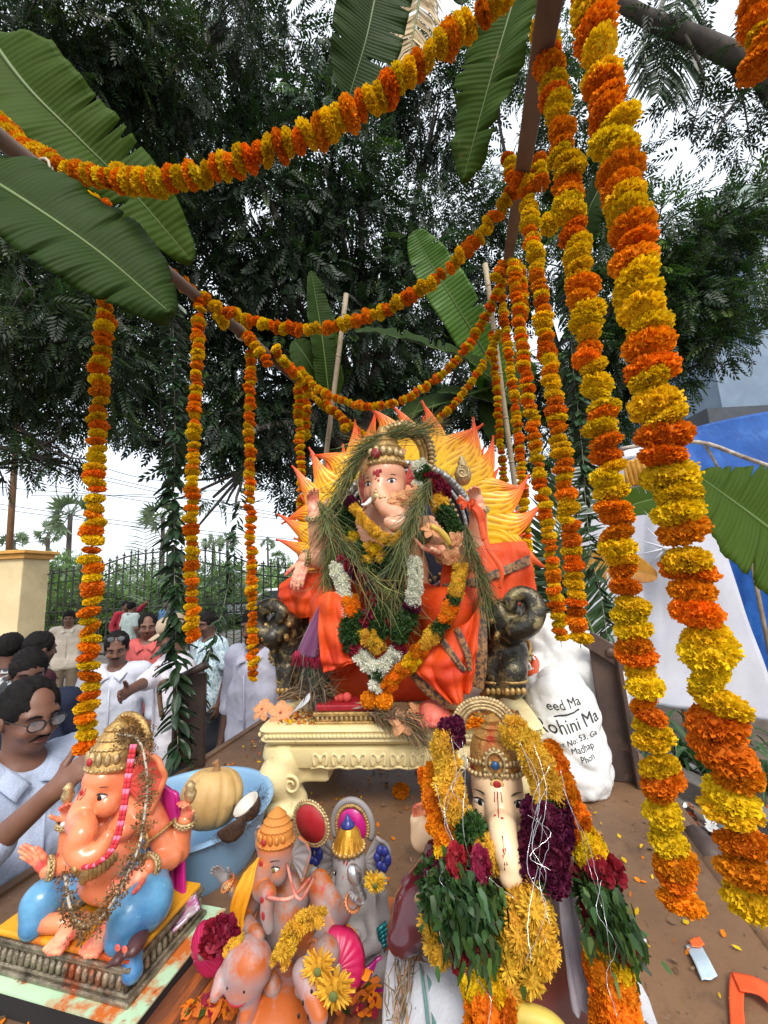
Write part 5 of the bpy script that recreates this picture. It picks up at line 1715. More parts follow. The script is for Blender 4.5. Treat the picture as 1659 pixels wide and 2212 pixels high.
grass('dry leafy stalks leaning beside the left elephant', PP([(670, 1350, 1.64), (668, 1410, 1.64), (680, 1450, 1.62), (690, 1500, 1.59)]), 500, .11, .05, .003, mat=M('wilted_leaf', (.07, .075, .05), (.045, .045, .03), 9, .7, 0, attr=True), droop=.3)

def blob_garland(label, uvy, pat, size, thick=3, sp=.42, n=40, grp='garlands on the large idol', cat='garland', spread=.30):
    """a fat garland: several flowers around the string at each step"""
    pts = spline(PP(uvy), n)
    T = thing('flower_garland', pts[0], label, cat, grp)
    d = np.r_[0, np.cumsum(np.linalg.norm(np.diff(pts, axis=0), axis=1))]
    q = resample(pts, size * sp)
    if len(q) < 2:
        q = np.vstack([pts[0], pts[-1]])
    tg = np.gradient(q, axis=0)
    m = len(q)
    for i in range(m):
        ch = pat[min(int(i / m * len(pat)), len(pat) - 1)]
        R = frame(tg[i])
        for h in range(thick):
            a = 2 * PI * (h + random.uniform(-.25, .25)) / thick + i * 1.1
            o = (R[:, 0] * math.cos(a) + R[:, 1] * math.sin(a))
            inst(FN[ch], random.choice(MG[ch]), T, q[i] + o * size * spread * 1.4 + rng.normal(size=3) * size * .06, frame(nrm(o + rng.normal(size=3) * .35), random.uniform(0, 6)), size / 2 * random.uniform(.85, 1.2))
    return T
blob_garland('yellow chrysanthemum garland under the idol\'s trunk', [(757, 1082, 1.70), (775, 1110, 1.66), (800, 1140, 1.62), (835, 1166, 1.59), (868, 1160, 1.59)], 'mccccccccc', .036, 4)
blob_garland('green leaf garland framing the idol\'s left chest', [(742, 1100, 1.73), (755, 1160, 1.70), (790, 1215, 1.66), (820, 1250, 1.63)], 'gggyggcgg', .06, 3)
blob_garland('orange-speckled yellow garland across the idol\'s chest', [(795, 1180, 1.66), (820, 1200, 1.63), (850, 1220, 1.62)], 'cycg', .042, 3)
blob_garland('white tuberose garland beside the purple stole', [(728, 1222, 1.62), (738, 1260, 1.60), (748, 1300, 1.58), (757, 1335, 1.57)], 'wwwwwwwwr', .044, 4, .4)
blob_garland('white tuberose garland below the idol\'s open palm', [(893, 1212, 1.60), (897, 1245, 1.58), (893, 1285, 1.57), (889, 1318, 1.565)], 'wwwwwwwwm', .042, 4, .4)
blob_garland('white tuberose loop in the middle of the idol\'s lap', [(765, 1398, 1.56), (788, 1425, 1.55), (815, 1445, 1.545), (842, 1428, 1.55), (868, 1398, 1.56)], 'rwwwwwwwwwr', .044, 4, .4)
blob_garland('dark red rose string down the idol\'s middle', [(742, 1205, 1.63), (775, 1245, 1.61), (800, 1265, 1.60), (820, 1305, 1.59)], 'rrmrmrr', .04, 2)
blob_garland('leaf and marigold garland hanging to the idol\'s lap', [(755, 1300, 1.57), (768, 1335, 1.565), (775, 1365, 1.56), (800, 1385, 1.56)], 'oogggcc', .05, 3)
blob_garland('long mixed garland falling from the idol\'s right arm to the pedestal', [(995, 1228, 1.66), (988, 1265, 1.62), (978, 1298, 1.60), (965, 1330, 1.585), (940, 1365, 1.575), (915, 1395, 1.565), (890, 1425, 1.555), (862, 1452, 1.55), (836, 1482, 1.55)], 'cccccgoooggcccoyyooooo', .042, 4, .4)
blob_garland('bushy leaf garland on the idol\'s right shoulder', [(905, 1005, 1.78), (925, 1040, 1.75), (945, 1080, 1.72), (965, 1120, 1.70), (985, 1150, 1.70)], 'wgggrrccgggg', .055, 4, .45)
blob_garland('dark red roses on the idol\'s right shoulder', [(925, 1030, 1.74), (950, 1050, 1.73), (962, 1075, 1.73)], 'rrr', .045, 3)
blob_garland('white flower tuft beside the idol\'s right ear', [(905, 1045, 1.75), (908, 1070, 1.72), (905, 1095, 1.71)], 'www', .04, 3)
blob_garland('dark rose and leaf rope across the idol\'s lap', [(770, 1330, 1.575), (800, 1345, 1.57), (835, 1350, 1.57), (870, 1330, 1.575)], 'grggrg', .05, 3)
blob_garland('leaf rope from the idol\'s chest to the lap, behind the grass', [(850, 1180, 1.66), (845, 1230, 1.64), (850, 1290, 1.62), (845, 1330, 1.60)], 'gggmgg', .06, 3)
blob_garland('leafy bunch hanging in the idol\'s lap', [(825, 1310, 1.58), (828, 1340, 1.575), (835, 1370, 1.57)], 'gggg', .06, 3)
blob_garland('leafy bunch on the idol\'s left thigh', [(762, 1350, 1.56), (752, 1375, 1.55), (770, 1390, 1.55)], 'ggg', .058, 3)
blob_garland('leafy bunch on the idol\'s right thigh', [(880, 1335, 1.57), (868, 1360, 1.565), (862, 1385, 1.56)], 'ggg', .058, 3)
blob_garland('yellow flower cluster in the idol\'s lap', [(795, 1365, 1.55), (808, 1385, 1.545), (820, 1405, 1.545)], 'ccc', .044, 3)
blob_garland('leaf and white flower tail ending on the pedestal', [(815, 1450, 1.55), (814, 1470, 1.545), (812, 1492, 1.54)], 'ggww', .046, 3)
for (u, v, lab) in ((797, 1511, 'loose orange marigold on the pedestal, nearer the footrest'), (830, 1513, 'loose orange marigold on the pedestal beside the rose petals')):
    T = thing('orange_marigold', P(u, v, 1.54), lab, 'flower', 'loose marigolds on the pedestal')
    inst('blossom', MG['o'][0], T, P(u, v, 1.54), frame(-CF + CU * .3), .034)
T = thing('orange_marigold', PZ(866, 1708, BED + .02), 'single orange marigold lying on the truck floor in front of the pedestal', 'flower')
inst('blossom', MG['o'][1], T, PZ(866, 1708, BED + .022), frame(A(0, -.3, 1)), .036)
T = thing('orange_marigold', PZ(1312, 1572, BED + .03), 'small orange marigold on the floor behind the white sack', 'flower')
inst('blossom', MG['o'][1], T, PZ(1312, 1572, BED + .022), frame(A(0, -.3, 1)), .03)

m_hib = M('peach_hibiscus', lin((240, 182, 132)), lin((226, 150, 100)), 9, .6, .2, 40, trans=.3)
b = MB()
for k_ in range(5):
    a = k_ * 2 * PI / 5
    def fn(s, t):
        w_ = .42 * math.sin(PI * min(.15 + s * .8, 1)) ** .7 * (t * 2 - 1)
        z = .35 * s - .55 * s * s + .05 * math.sin(t * 16 + s * 7) * s + .06 * math.sin(s * 20 + k_) * s * abs(t * 2 - 1)
        c_, s_ = math.cos(a), math.sin(a)
        return A(c_ * s - s_ * w_, s_ * s + c_ * w_, z + .12 * (t - .5))
    b.grid(fn, 8, 8)
hib_me = b.mesh('petals', m_hib)
b = MB()
b.ell((0, 0, .05), (.10, .10, .06), n=8, m=5)
hibc_me = b.mesh('centre', m_redp)
b = MB()
b.tube([(0, 0, .05), (.05, 0, .3), (.12, .02, .5)], [.02, .018, .03], 6)
hibs_me = b.mesh('stamen', M('stamen', lin((236, 190, 90)), None, 9, .7, 0))
def hibiscus(label, p, n, s, spin=None):
    T = thing('hibiscus_flower', p, label, 'flower', 'peach hibiscus flowers')
    R = frame(n, random.uniform(0, 6) if spin is None else spin)
    for nm, me in (('petals', hib_me), ('centre', hibc_me), ('stamen', hibs_me)):
        inst(nm, me, T, p, R, s)
for (u, v, Y, s, n, lab) in ((785, 1003, 1.735, .042, -CF, 'peach hibiscus tucked beside the idol\'s crown'), (858, 1078, 1.665, .045, -CF + CU * .5, 'peach hibiscus lying on the idol\'s trunk'), (884, 1072, 1.67, .05, -CF + CR * .4, 'peach hibiscus covering the idol\'s cheek'),
                             (900, 1062, 1.70, .036, CR - CF, 'peach hibiscus near the idol\'s ear'), (932, 1143, 1.60, .045, CU - CF, 'peach hibiscus lying on the idol\'s open palm'), (985, 1165, 1.66, .038, CR * .3 - CF, 'peach hibiscus above the right arm bangle'), (978, 1205, 1.645, .046, -CF - CU * .3, 'drooping peach hibiscus at the right forearm'),
                             (866, 974, 1.8, .03, CU - CF, 'small peach hibiscus on the crown')):
    hibiscus(lab, P(u, v, Y), n, s)
for (u, v, s, lab) in ((566, 1532, .05, 'peach hibiscus at the left corner of the pedestal'), (606, 1540, .055, 'peach hibiscus drooping over the left pedestal edge'), (712, 1545, .05, 'peach hibiscus on the pedestal in front of the footrest'), (735, 1525, .045, 'peach hibiscus leaning on the footrest'),
                       (1062, 1497, .055, 'peach hibiscus before the right elephant\'s foot'), (900, 1540, .045, 'peach hibiscus beside the idol\'s toes'), (868, 1560, .05, 'peach hibiscus among the dry grass on the pedestal')):
    p = PZ(u, v, PT + .03)
    hibiscus(lab, p, A(rng.normal() * .5, -.8, .7), s)
# hand-held things on the palm
T = thing('round_sweet', P(915, 1158, 1.63), 'dark textured round sweet in the idol\'s open palm', 'offering')
b = MB()
b.lathe([(.004, -.03), (.022, -.024), (.032, -.008), (.031, .008), (.02, .024), (.003, .034)], P(915, 1160, 1.645), 16, None, (1, 1), 8, .06)
b.build('ball', M('dark_sweet', lin((110, 106, 66)), lin((70, 70, 44)), 30, .6, .6, 60), T)
T = thing('banana', P(945, 1150, 1.62), 'small yellow banana lying across the idol\'s wrist', 'fruit')
b = MB()
b.tube(spline([P(930, 1136, 1.60), P(948, 1146, 1.60), P(964, 1162, 1.61), P(972, 1178, 1.62)], 12), .014 * np.sin(np.linspace(.35, 2.9, 12)) ** .5, 8)
b.build('peel', M('banana_peel', lin((232, 200, 84)), lin((190, 150, 50)), 12, .5, .1), T)
# litter of petals on the pedestal
def scatter(name, label, n, fn, size, mats, cat='petals', up=.5, kind='stuff'):
    T = thing(name, fn(.5, .5), label, cat, kind=kind)
    for nm, mt, frac in mats:
        b = MB()
        for _ in range(int(n * frac)):
            c = fn(random.random(), random.random())
            if c is None:
                continue
            R = frame(nrm(A(0, 0, 1) + rng.normal(size=3) * up), random.uniform(0, 6))
            s = size * random.uniform(.5, 1.3)
            k_ = random.uniform(.35, .8)
            h = random.uniform(-.3, .4)
            b.add([c + R @ (A(*q) * s) for q in ((-1, 0, 0), (-.3, -k_, h * .5), (.5, -k_ * .8, h), (1, 0, h * .6), (.4, k_, h), (-.4, k_ * .8, h * .4))], [(0, 1, 2, 3, 4, 5)], c=A(1, 1, 1) * random.uniform(.7, 1.2))
        ob = b.build(nm, mt, T, smooth=False)
        ob['kind'] = 'stuff'
    return T
m_pap = M('scrap_white', (.72, .72, .70), (.6, .6, .58), 9, .7, 0, attr=True)
scatter('loose_petals', 'loose yellow and orange petals strewn over the pedestal top', 900, lambda s, t: W(-.47 + .94 * s, .02 + .14 * t * (1 if s < .75 else .8), PT + .006 + .006 * random.random()), .0085, [('orange_petals', m_or, .4), ('yellow_petals', m_ye, .35), ('rose_petals', m_rose, .12), ('dry_bits', m_straw, .3)])
scatter('petal_heap', 'heap of orange marigold petals beside the silk skirt hem', 420, lambda s, t: P(985 + 75 * s + 14 * t, 1505 - 8 * s + 10 * t, 1.575 - .02 * t) * A(1, 1, 0) + A(0, 0, PT + .004 + .03 * random.random() * math.sin(PI * s)), .011, [('orange_petals', m_or, 1)])
scatter('rose_petals', 'heap of dark roses and petals at the idol\'s feet', 160, lambda s, t: P(850 + 60 * s, 1500 + 14 * t, 1.57 - .02 * t) * A(1, 1, 0) + A(0, 0, PT + .004 + .035 * random.random()), .016, [('rose_petals', m_rose, .8), ('pale_petals', m_hib, .3)])
T = thing('plastic_packet', P(640, 1520, 1.56), 'torn clear plastic packet with white paper on the pedestal', 'packet')
patch('film', [PP([(622, 1545, 1.52), (655, 1525, 1.53)]), PP([(632, 1538, 1.535), (668, 1512, 1.54)]), PP([(655, 1510, 1.555), (674, 1490, 1.57)])], M('clear_film', (.75, .76, .78), (.65, .66, .68), 9, .15, .2, 30, alpha=.6), T, 14, 14, .006, 2, .001)
T = thing('paper_note', P(767, 1525, 1.55), 'folded banknote-coloured paper under the footrest', 'paper')
patch('sheet', [PP([(752, 1520, 1.57), (782, 1516, 1.57)]), PP([(754, 1532, 1.545), (786, 1528, 1.545)])], M('brown_paper', lin((170, 150, 128)), lin((140, 118, 100)), 9, .8, .2), T, 8, 8, .003, 1, .001)

# ================================================================ RIGHT SIDE: tent, building, sacks, plants, litter
def PDs(l):
    return [PD(*q) for q in l]
m_cloth = M('white_sheet', lin((222, 222, 232)), lin((206, 206, 220)), 2, .85, .2, 40, trans=.15, stains=[(lin((180, 176, 186)), 3, .62, .75, 0)])
tent = thing('white_cloth_wall', PD(1420, 1500, 4.2) * A(1, 1, 0), 'white cloth sheet forming the tent wall behind the right garlands', 'cloth')
patch('sheet', [PDs([(1190, 1010, 4.6), (1290, 990, 4.5), (1370, 985, 4.4), (1440, 980, 4.3), (1540, 1040, 4.25)]), PDs([(1200, 1180, 4.55), (1290, 1180, 4.45), (1370, 1180, 4.35), (1440, 1182, 4.15), (1570, 1200, 4.2)]), PDs([(1210, 1350, 4.5), (1300, 1350, 4.4), (1380, 1350, 4.3), (1450, 1355, 4.25), (1625, 1370, 4.1)]), PDs([(1220, 1500, 4.4), (1310, 1510, 4.35), (1390, 1520, 4.25), (1460, 1528, 4.2), (1690, 1560, 4.0)])], m_cloth, tent, 60, 70, .022, 4, .003, seed=12, crease=.012)
b = MB()
kn_ = PD(1437, 1184, 4.08)
b.ell(kn_, (.035, .03, .03), None, 10, 8)
for a in np.linspace(0, 2 * PI, 9, endpoint=False):
    b.tube([kn_, kn_ + (CR * math.cos(a) + CU * math.sin(a)) * .10 + CF * .03, kn_ + (CR * math.cos(a) + CU * math.sin(a)) * .24 + CF * .10], [.016, .010, .003], 5)
b.build('tied_knot', m_cloth, tent)
for u in (1230, 1470, 1680):
    b = MB()
    p = PD(u, 1500, 4.45 if u < 1300 else 4.3)
    b.tube([A(p[0], p[1], 0), A(p[0], p[1], 2.6)], .022, 8)
    b.build('tent_pole', m_bamboo, tent)
m_tarp = M('blue_tarpaulin', lin((38, 108, 196)), lin((24, 84, 170)), 4, .42, .8, 9, spec=.5, trans=.12, stains=[(lin((80, 140, 214)), 3, .55, .75, 0)])
tarp = thing('blue_tarpaulin', PD(1600, 1100, 4.7), 'bright blue tarpaulin stretched over the tent at the right edge', 'tarpaulin')
patch('roof_sheet', [PDs([(1380, 968, 4.6), (1460, 935, 4.7), (1560, 908, 4.8), (1680, 885, 4.9), (1800, 870, 5.0)]), PDs([(1400, 985, 4.5), (1480, 990, 4.55), (1560, 1000, 4.6), (1680, 1010, 4.6), (1800, 1010, 4.7)]), PDs([(1440, 1010, 4.42), (1500, 1050, 4.45), (1570, 1080, 4.5), (1690, 1110, 4.5), (1800, 1120, 4.55)])], m_tarp, tarp, 34, 60, .012, 5, .003, seed=3, crease=.012)
patch('side_sheet', [PDs([(1520, 1090, 4.62), (1600, 1100, 4.66), (1700, 1110, 4.7), (1800, 1120, 4.7)]), PDs([(1560, 1260, 4.62), (1640, 1270, 4.66), (1720, 1280, 4.7), (1800, 1290, 4.7)]), PDs([(1580, 1450, 4.6), (1660, 1470, 4.64), (1740, 1480, 4.7), (1800, 1490, 4.7)])], m_tarp, tarp, 34, 40, .014, 4, .003, seed=4, crease=.008)
patch('lining', [PDs([(1345, 975, 4.5), (1400, 958, 4.5), (1455, 950, 4.5)]), PDs([(1348, 985, 4.45), (1400, 975, 4.45), (1455, 972, 4.45)]), PDs([(1350, 992, 4.4), (1405, 982, 4.4), (1455, 985, 4.4)])], m_cloth, tarp, 12, 20, .01, 3, .003)
pl = thing('peeled_pole', PD(1500, 960, 4.2), 'pale mottled pole propping the blue tarpaulin', 'pole')
b = MB()
b.tube(spline(PDs([(1340, 970, 4.35), (1430, 955, 4.3), (1520, 957, 4.2), (1600, 985, 4.15), (1720, 1028, 4.1)]), 16), .022, 9)
b.tube(spline(PDs([(1522, 960, 4.22), (1540, 990, 4.25), (1556, 1020, 4.3)]), 6), .015, 8)
b.build('shaft', M('peeled_wood', lin((206, 196, 184)), lin((140, 118, 100)), 14, .8, .4, 30), pl)
fr_ = thing('gold_valance', PD(1400, 1010, 4.25), 'pleated gold valance hanging under the blue tarpaulin', 'valance')
patch('pleats', [PDs([(1345, 1000, 4.3), (1375, 990, 4.28), (1410, 980, 4.25), (1445, 975, 4.2)]), PDs([(1348, 1025, 4.3), (1378, 1020, 4.27), (1412, 1012, 4.24), (1448, 1005, 4.2)]), PDs([(1352, 1052, 4.3), (1380, 1048, 4.27), (1415, 1042, 4.24), (1448, 1035, 4.2)])], M('gold_satin', lin((206, 150, 50)), lin((150, 96, 34)), 8, .35, .2, 30, metal=.2), fr_, 16, 80, .016, 9, .003)

bl = thing('grey_building', PD(1700, 1200, 10.5) * A(1, 1, 0), 'blue-grey modern building corner behind the trees at the right edge', 'building')
m_gwall = M('grey_blue_wall', lin((128, 146, 166)), lin((112, 130, 150)), 1.5, .7, .08, 20)
bR = np.stack([CS, CH, A(0, 0, 1)], 1)
def bbox(name, u0, v0, u1, v1, D, dep, mat, parent, grow=0):
    p, q = PD(u0, v0, D), PD(u1, v1, D)
    b = MB()
    c = (p + q) / 2 + CH * dep / 2
    hx = abs((q - p) @ CS) / 2 + grow
    b.box(c, (hx, dep / 2, abs(p[2] - q[2]) / 2), bR)
    return b.build(name, mat, parent, smooth=False)
bbox('wall', 1545, 745, 2100, 872, 10.5, 5, m_gwall, bl)
bbox('eave', 1530, 880, 2110, 900, 10.2, 5.4, M('dark_eave', lin((70, 76, 84)), None, 5, .7, .1), bl)
bbox('wall', 1600, 470, 2100, 745, 11.2, 5, m_gwall, bl)
bbox('roof_slab', 1575, 395, 2110, 425, 10.8, 6, M('green_grey_slab', lin((150, 168, 160)), None, 4, .7, .1), bl)
for k_ in range(8):
    bbox('louvre', 1635, 500 + k_ * 24, 2080, 508 + k_ * 24, 11.05, .12, M('louvre_grey', lin((176, 186, 194)), None, 4, .5, .05), bl)
w_ = bbox('window', 1630, 495, 2085, 690, 11.15, .05, M('window_glass', (.05, .065, .08), None, 3, .1, 0), bl)
base_ = PD(1800, 880, 10.7)
b = MB()
b.box(A(base_[0], base_[1], base_[2] / 2) + CH * 2.5 + CS * 2, (3.0, 2.0, base_[2] / 2), bR)
b.build('ground_storey', m_gwall, bl, smooth=False)

# sacks
m_sack = M('white_woven_sack', lin((226, 226, 224)), lin((208, 208, 206)), 6, .55, .35, 26, spec=.35, stains=[(lin((176, 170, 160)), 5, .62, .74, 0)])
def sack(name, label, prims, res, seed, k=.05):
    T = thing(name, np.asarray(prims[0][1]) * A(1, 1, 0) + A(0, 0, BED), label, 'sack', 'white sacks beside the pedestal')
    V, F_ = sdf(prims, res, k)
    g = np.random.default_rng(seed)
    c = V.mean(0)
    d = np.zeros(len(V))
    for i in range(14):
        w_ = g.normal(size=3)
        w_ = w_ / np.linalg.norm(w_) * g.uniform(14, 48)
        d += np.abs(np.sin(V @ w_ + g.uniform(0, 6) + 1.5 * np.sin(V @ g.normal(size=3) * 14))) ** .85 * 1.5 / (1 + np.linalg.norm(w_) * .03)
    d = (d - d.mean()) * .0068
    nn = V - c
    nn /= np.linalg.norm(nn, axis=1, keepdims=True)
    V = V + nn * d[:, None]
    V[:, 2] = np.maximum(V[:, 2], BED + .002)
    b = MB()
    b.v, b.n, b.f, b.uv, b.c = [V], len(V), [tuple(q) for q in F_.tolist()], [np.zeros((len(V), 2))], [np.ones((len(V), 3))]
    global LAST
    LAST = (V, F_)
    b.build('bag', m_sack, T)
    return T
s0 = P(1222, 1590, 1.92)
sk = sack('white_sack', 'full white woven sack with black printed lettering on the truck floor', [('e', s0, (.155, .14, .20), roty(-.08), .04), ('e', P(1205, 1500, 1.94), (.13, .12, .12), None, .05), ('e', P(1235, 1660, 1.90), (.15, .14, .13), None, .05), ('c', P(1250, 1690, 1.82), P(1275, 1712, 1.78), .05, .02, .03)], .010, 5)
snap = snapper()
def printed(s, u, v, Y, size, rot, mat, T, nm='printed_letters', bold=.0):
    """lettering laid onto the sack's surface"""
    X = CR * math.cos(rot) + CU * math.sin(rot)
    Yv = -CR * math.sin(rot) + CU * math.cos(rot)
    o = text(s, nm, mat, T, P(u, v, Y), np.stack([X, Yv, -CF], 1), size, 0.0)
    me = o.data
    M4 = np.array(o.matrix_basis)
    W0 = wloc(T)
    co = np.empty(len(me.vertices) * 3)
    me.vertices.foreach_get('co', co)
    w3 = co.reshape(-1, 3) @ M4[:3, :3].T + M4[:3, 3] + W0
    w3 = np.array([snap(q, -CF, .35) for q in w3]) - CF * .0025 - W0
    me.vertices.foreach_set('co', w3.ravel())
    o.matrix_basis = Matrix.Identity(4)
    me.update()
    return o
rt = math.radians(14)
for (s, u, v, sz) in (('eed Ma', 1250, 1540, .045), ('Rohini Ma', 1262, 1582, .060), ('Plot No: 53, Ga', 1268, 1612, .030), ('Madhap', 1284, 1630, .030), ('Phon', 1292, 1648, .028)):
    printed(s, u - 14, v, 1.75, sz, rt, m_blk, sk)
b = MB()
pts = [snap(P(1212 + 60 * t, 1565 - 12 * t, 1.75), -CF, .35) - CF * .002 for t in np.linspace(0, 1, 14)]
b.tube(pts, .003, 5)
b.build('printed_underline', m_blk, sk)
sk2 = sack('white_sack', 'slumped white sack bulging behind the right elephant with orange print', [('e', P(1235, 1430, 2.12), (.19, .13, .13), roty(.35), .05), ('e', P(1180, 1380, 2.10), (.11, .10, .11), None, .05), ('e', P(1160, 1480, 2.05), (.10, .10, .14), None, .05), ('e', P(1290, 1480, 2.15), (.13, .12, .17), None, .05), ('e', P(1200, 1540, 2.1), (.15, .12, .16), None, .05)], .011, 8)
snap = snapper()
b = MB()
g0 = [[snap(P(1140 + 26 * i / 6 + 6 * math.sin(j), 1425 + 70 * j / 8, 1.95), -CF, .4) - CF * .004 for j in range(9)] for i in range(7)]
b.add(np.array(g0).reshape(-1, 3), [(i * 9 + j, i * 9 + j + 1, (i + 1) * 9 + j + 1, (i + 1) * 9 + j) for i in range(6) for j in range(8)])
b.build('orange_print', M('orange_print', lin((222, 92, 34)), lin((200, 74, 28)), 8, .5, .1), sk2)
o = printed('ATE', 1152, 1455, 1.93, .06, -1.3, m_wht, sk2)
sk3 = sack('white_sack', 'small tied white bag between the right garland and the steel post', [('e', P(1270, 1420, 2.3), (.12, .10, .13), None, .05), ('e', P(1300, 1480, 2.3), (.11, .10, .12), None, .05), ('e', P(1290, 1560, 2.25), (.10, .10, .16), None, .05)], .012, 11)

# plants behind the kerb
m_strap = M('strap_leaf', (.045, .11, .03), (.028, .075, .022), 5, .4, .05, 30, trans=.2)
def lily(label, p, n, L, T=None):
    T = thing('strap_leaf_plant', p, label, 'plant', 'strap-leaved plants by the kerb')
    for i in range(n):
        a = 2 * PI * i / n + random.uniform(-.3, .3)
        d = A(math.cos(a), math.sin(a), 0)
        l = L * random.uniform(.7, 1.2)
        up = random.uniform(.5, 1.1)
        pts = spline([p, p + d * l * .25 + A(0, 0, l * .55 * up), p + d * l * .6 + A(0, 0, l * .7 * up), p + d * l * .95 + A(0, 0, l * .38 * up)], 10)
        sd = A(-d[1], d[0], 0)
        ws = .024 * np.sin(np.linspace(.5, 3.05, 10))
        b = MB()
        V = np.stack([pts - sd * ws[:, None] + A(0, 0, .006), pts - A(0, 0, .003), pts + sd * ws[:, None] + A(0, 0, .006)], 1).reshape(-1, 3)
        b.add(V, [(k_ * 3 + j, k_ * 3 + j + 1, k_ * 3 + j + 4, k_ * 3 + j + 3) for k_ in range(9) for j in range(2)])
        b.build('leaf', m_strap, T)
for (u, v, n, L, lab) in ((1478, 1660, 14, .55, 'strap-leaved plant beside the steel post'), (1530, 1690, 16, .6, 'largest strap-leaved plant between the two near garlands'), (1600, 1690, 14, .5, 'strap-leaved plant under the white cloth hem'), (1665, 1720, 14, .5, 'strap-leaved plant at the right edge'), (1430, 1640, 12, .5, 'strap-leaved plant hidden behind the steel post')):
    lily(lab, PZ(u, v, .05), n, L)
# paper litter on the road and soil
m_po = M('scrap_orange', lin((226, 110, 60)), None, 9, .7, 0, attr=True)
m_pt = M('scrap_teal', lin((150, 176, 186)), None, 9, .6, 0, attr=True)
m_pb = M('scrap_brown', lin((120, 92, 66)), None, 9, .8, 0, attr=True)
litter_m = [('white_scraps', m_pap, .42), ('orange_scraps', m_po, .2), ('teal_scraps', m_pt, .15), ('brown_scraps', m_pb, .35)]
scatter('paper_litter', 'torn paper litter scattered on the road between truck and kerb', 1100, lambda s, t: k0 + kd * (-2.5 + 6.5 * s + rng.normal() * .3) - kn * (.16 + .75 * t ** 1.6 + abs(rng.normal()) * .12) + A(0, 0, .012 + .02 * random.random()), .05, litter_m, 'litter', .6)
scatter('paper_litter', 'torn paper litter on the soil under the plants', 460, lambda s, t: k0 + kd * (-2.5 + 6.5 * s) + kn * (.14 + .7 * t * t) + A(0, 0, .055 + .02 * random.random()), .045, litter_m, 'litter', .6)
scatter('fallen_leaves', 'brown leaves and grit scattered on the ground by the gate', 700, lambda s, t: A(-7 + 5 * s, 1 + 10 * t, .008 + .01 * random.random()), .035, [('brown_leaves', m_pb, .8), ('pale_bits', m_pap, .2)], 'leaves', .5)
# things on the truck floor
scatter('floor_petals', 'stray petals and grit scattered over the truck floor', 800, lambda s, t: A(XL + .1 + 1.85 * s, .55 + 1.6 * t, BED + .004 + .004 * random.random()), .0085, [('orange_petals', m_or, .35), ('yellow_petals', m_ye, .25), ('dark_grit', m_pb, .6), ('white_bits', m_pap, .08)])
T = thing('foil_packet', PZ(1522, 2072, BED), 'empty pale blue packet with orange tip on the truck floor', 'packet')
patch('sleeve', [[PZ(1480, 2042, BED + .006), PZ(1510, 2034, BED + .006)], [PZ(1500, 2080, BED + .012), PZ(1530, 2070, BED + .012)], [PZ(1516, 2118, BED + .006), PZ(1550, 2108, BED + .006)]], M('pale_blue_foil', lin((170, 196, 214)), lin((196, 210, 220)), 14, .25, .2, metal=.2), T, 16, 8, .002, 1, .002)
patch('orange_tip', [[PZ(1488, 2030, BED + .010), PZ(1510, 2022, BED + .010)], [PZ(1494, 2046, BED + .013), PZ(1522, 2040, BED + .013)]], M('orange_foil', lin((232, 106, 44)), None, 9, .4, .1), T, 8, 8, .002, 1, .002)
T = thing('orange_ribbon', PZ(1620, 2150, BED), 'bright orange cloth strip folded in a V at the lower right corner', 'ribbon')
patch('strip', [[PZ(1577, 2215, BED + .006), PZ(1610, 2225, BED + .006)], [PZ(1574, 2150, BED + .010), PZ(1606, 2165, BED + .010)], [PZ(1578, 2100, BED + .012), PZ(1612, 2125, BED + .012)]], m_rib2, T, 20, 6, .001, 1, .002)
patch('strip', [[PZ(1580, 2099, BED + .016), PZ(1598, 2140, BED + .016)], [PZ(1625, 2108, BED + .020), PZ(1640, 2150, BED + .020)], [PZ(1668, 2130, BED + .014), PZ(1675, 2185, BED + .014)]], m_rib2, T, 20, 6, .001, 1, .002)
T = thing('dry_leaf', PZ(1282, 1808, BED), 'curled dry tan leaf on the truck floor', 'leaf')
patch('blade', [[PZ(1268, 1818, BED + .004), PZ(1275, 1828, BED + .004)], [PZ(1280, 1800, BED + .02), PZ(1292, 1815, BED + .008)], [PZ(1296, 1793, BED + .006), PZ(1300, 1798, BED + .006)]], M('tan_leaf', lin((176, 122, 62)), None, 9, .7, .1), T, 8, 6, .003, 1, .001)

# ================================================================ SMALLER IDOLS, TUB, SACKS
def lotus_mould(b, c, hx, hy, z0, z1, n=40):
    """leaf-moulded cove around a rectangular base"""
    per = [(x, -hy) for x in np.linspace(-hx, hx, n // 2)] + [(hx, y) for y in np.linspace(-hy, hy, n // 3)] + [(-hx, y) for y in np.linspace(-hy, hy, n // 3)]
    for (x, y) in per:
        ax = (.5 * 2 * hx / (n // 2 - 1)) if abs(abs(y) - hy) < 1e-6 else .5 * 2 * hy / (n // 3 - 1)
        b.ell(A(c[0] + x, c[1] + y, (z0 + z1) / 2), (ax * .8 if abs(abs(y) - hy) < 1e-6 else .008, .008 if abs(abs(y) - hy) < 1e-6 else ax * .8, (z1 - z0) * .5), None, 7, 6)

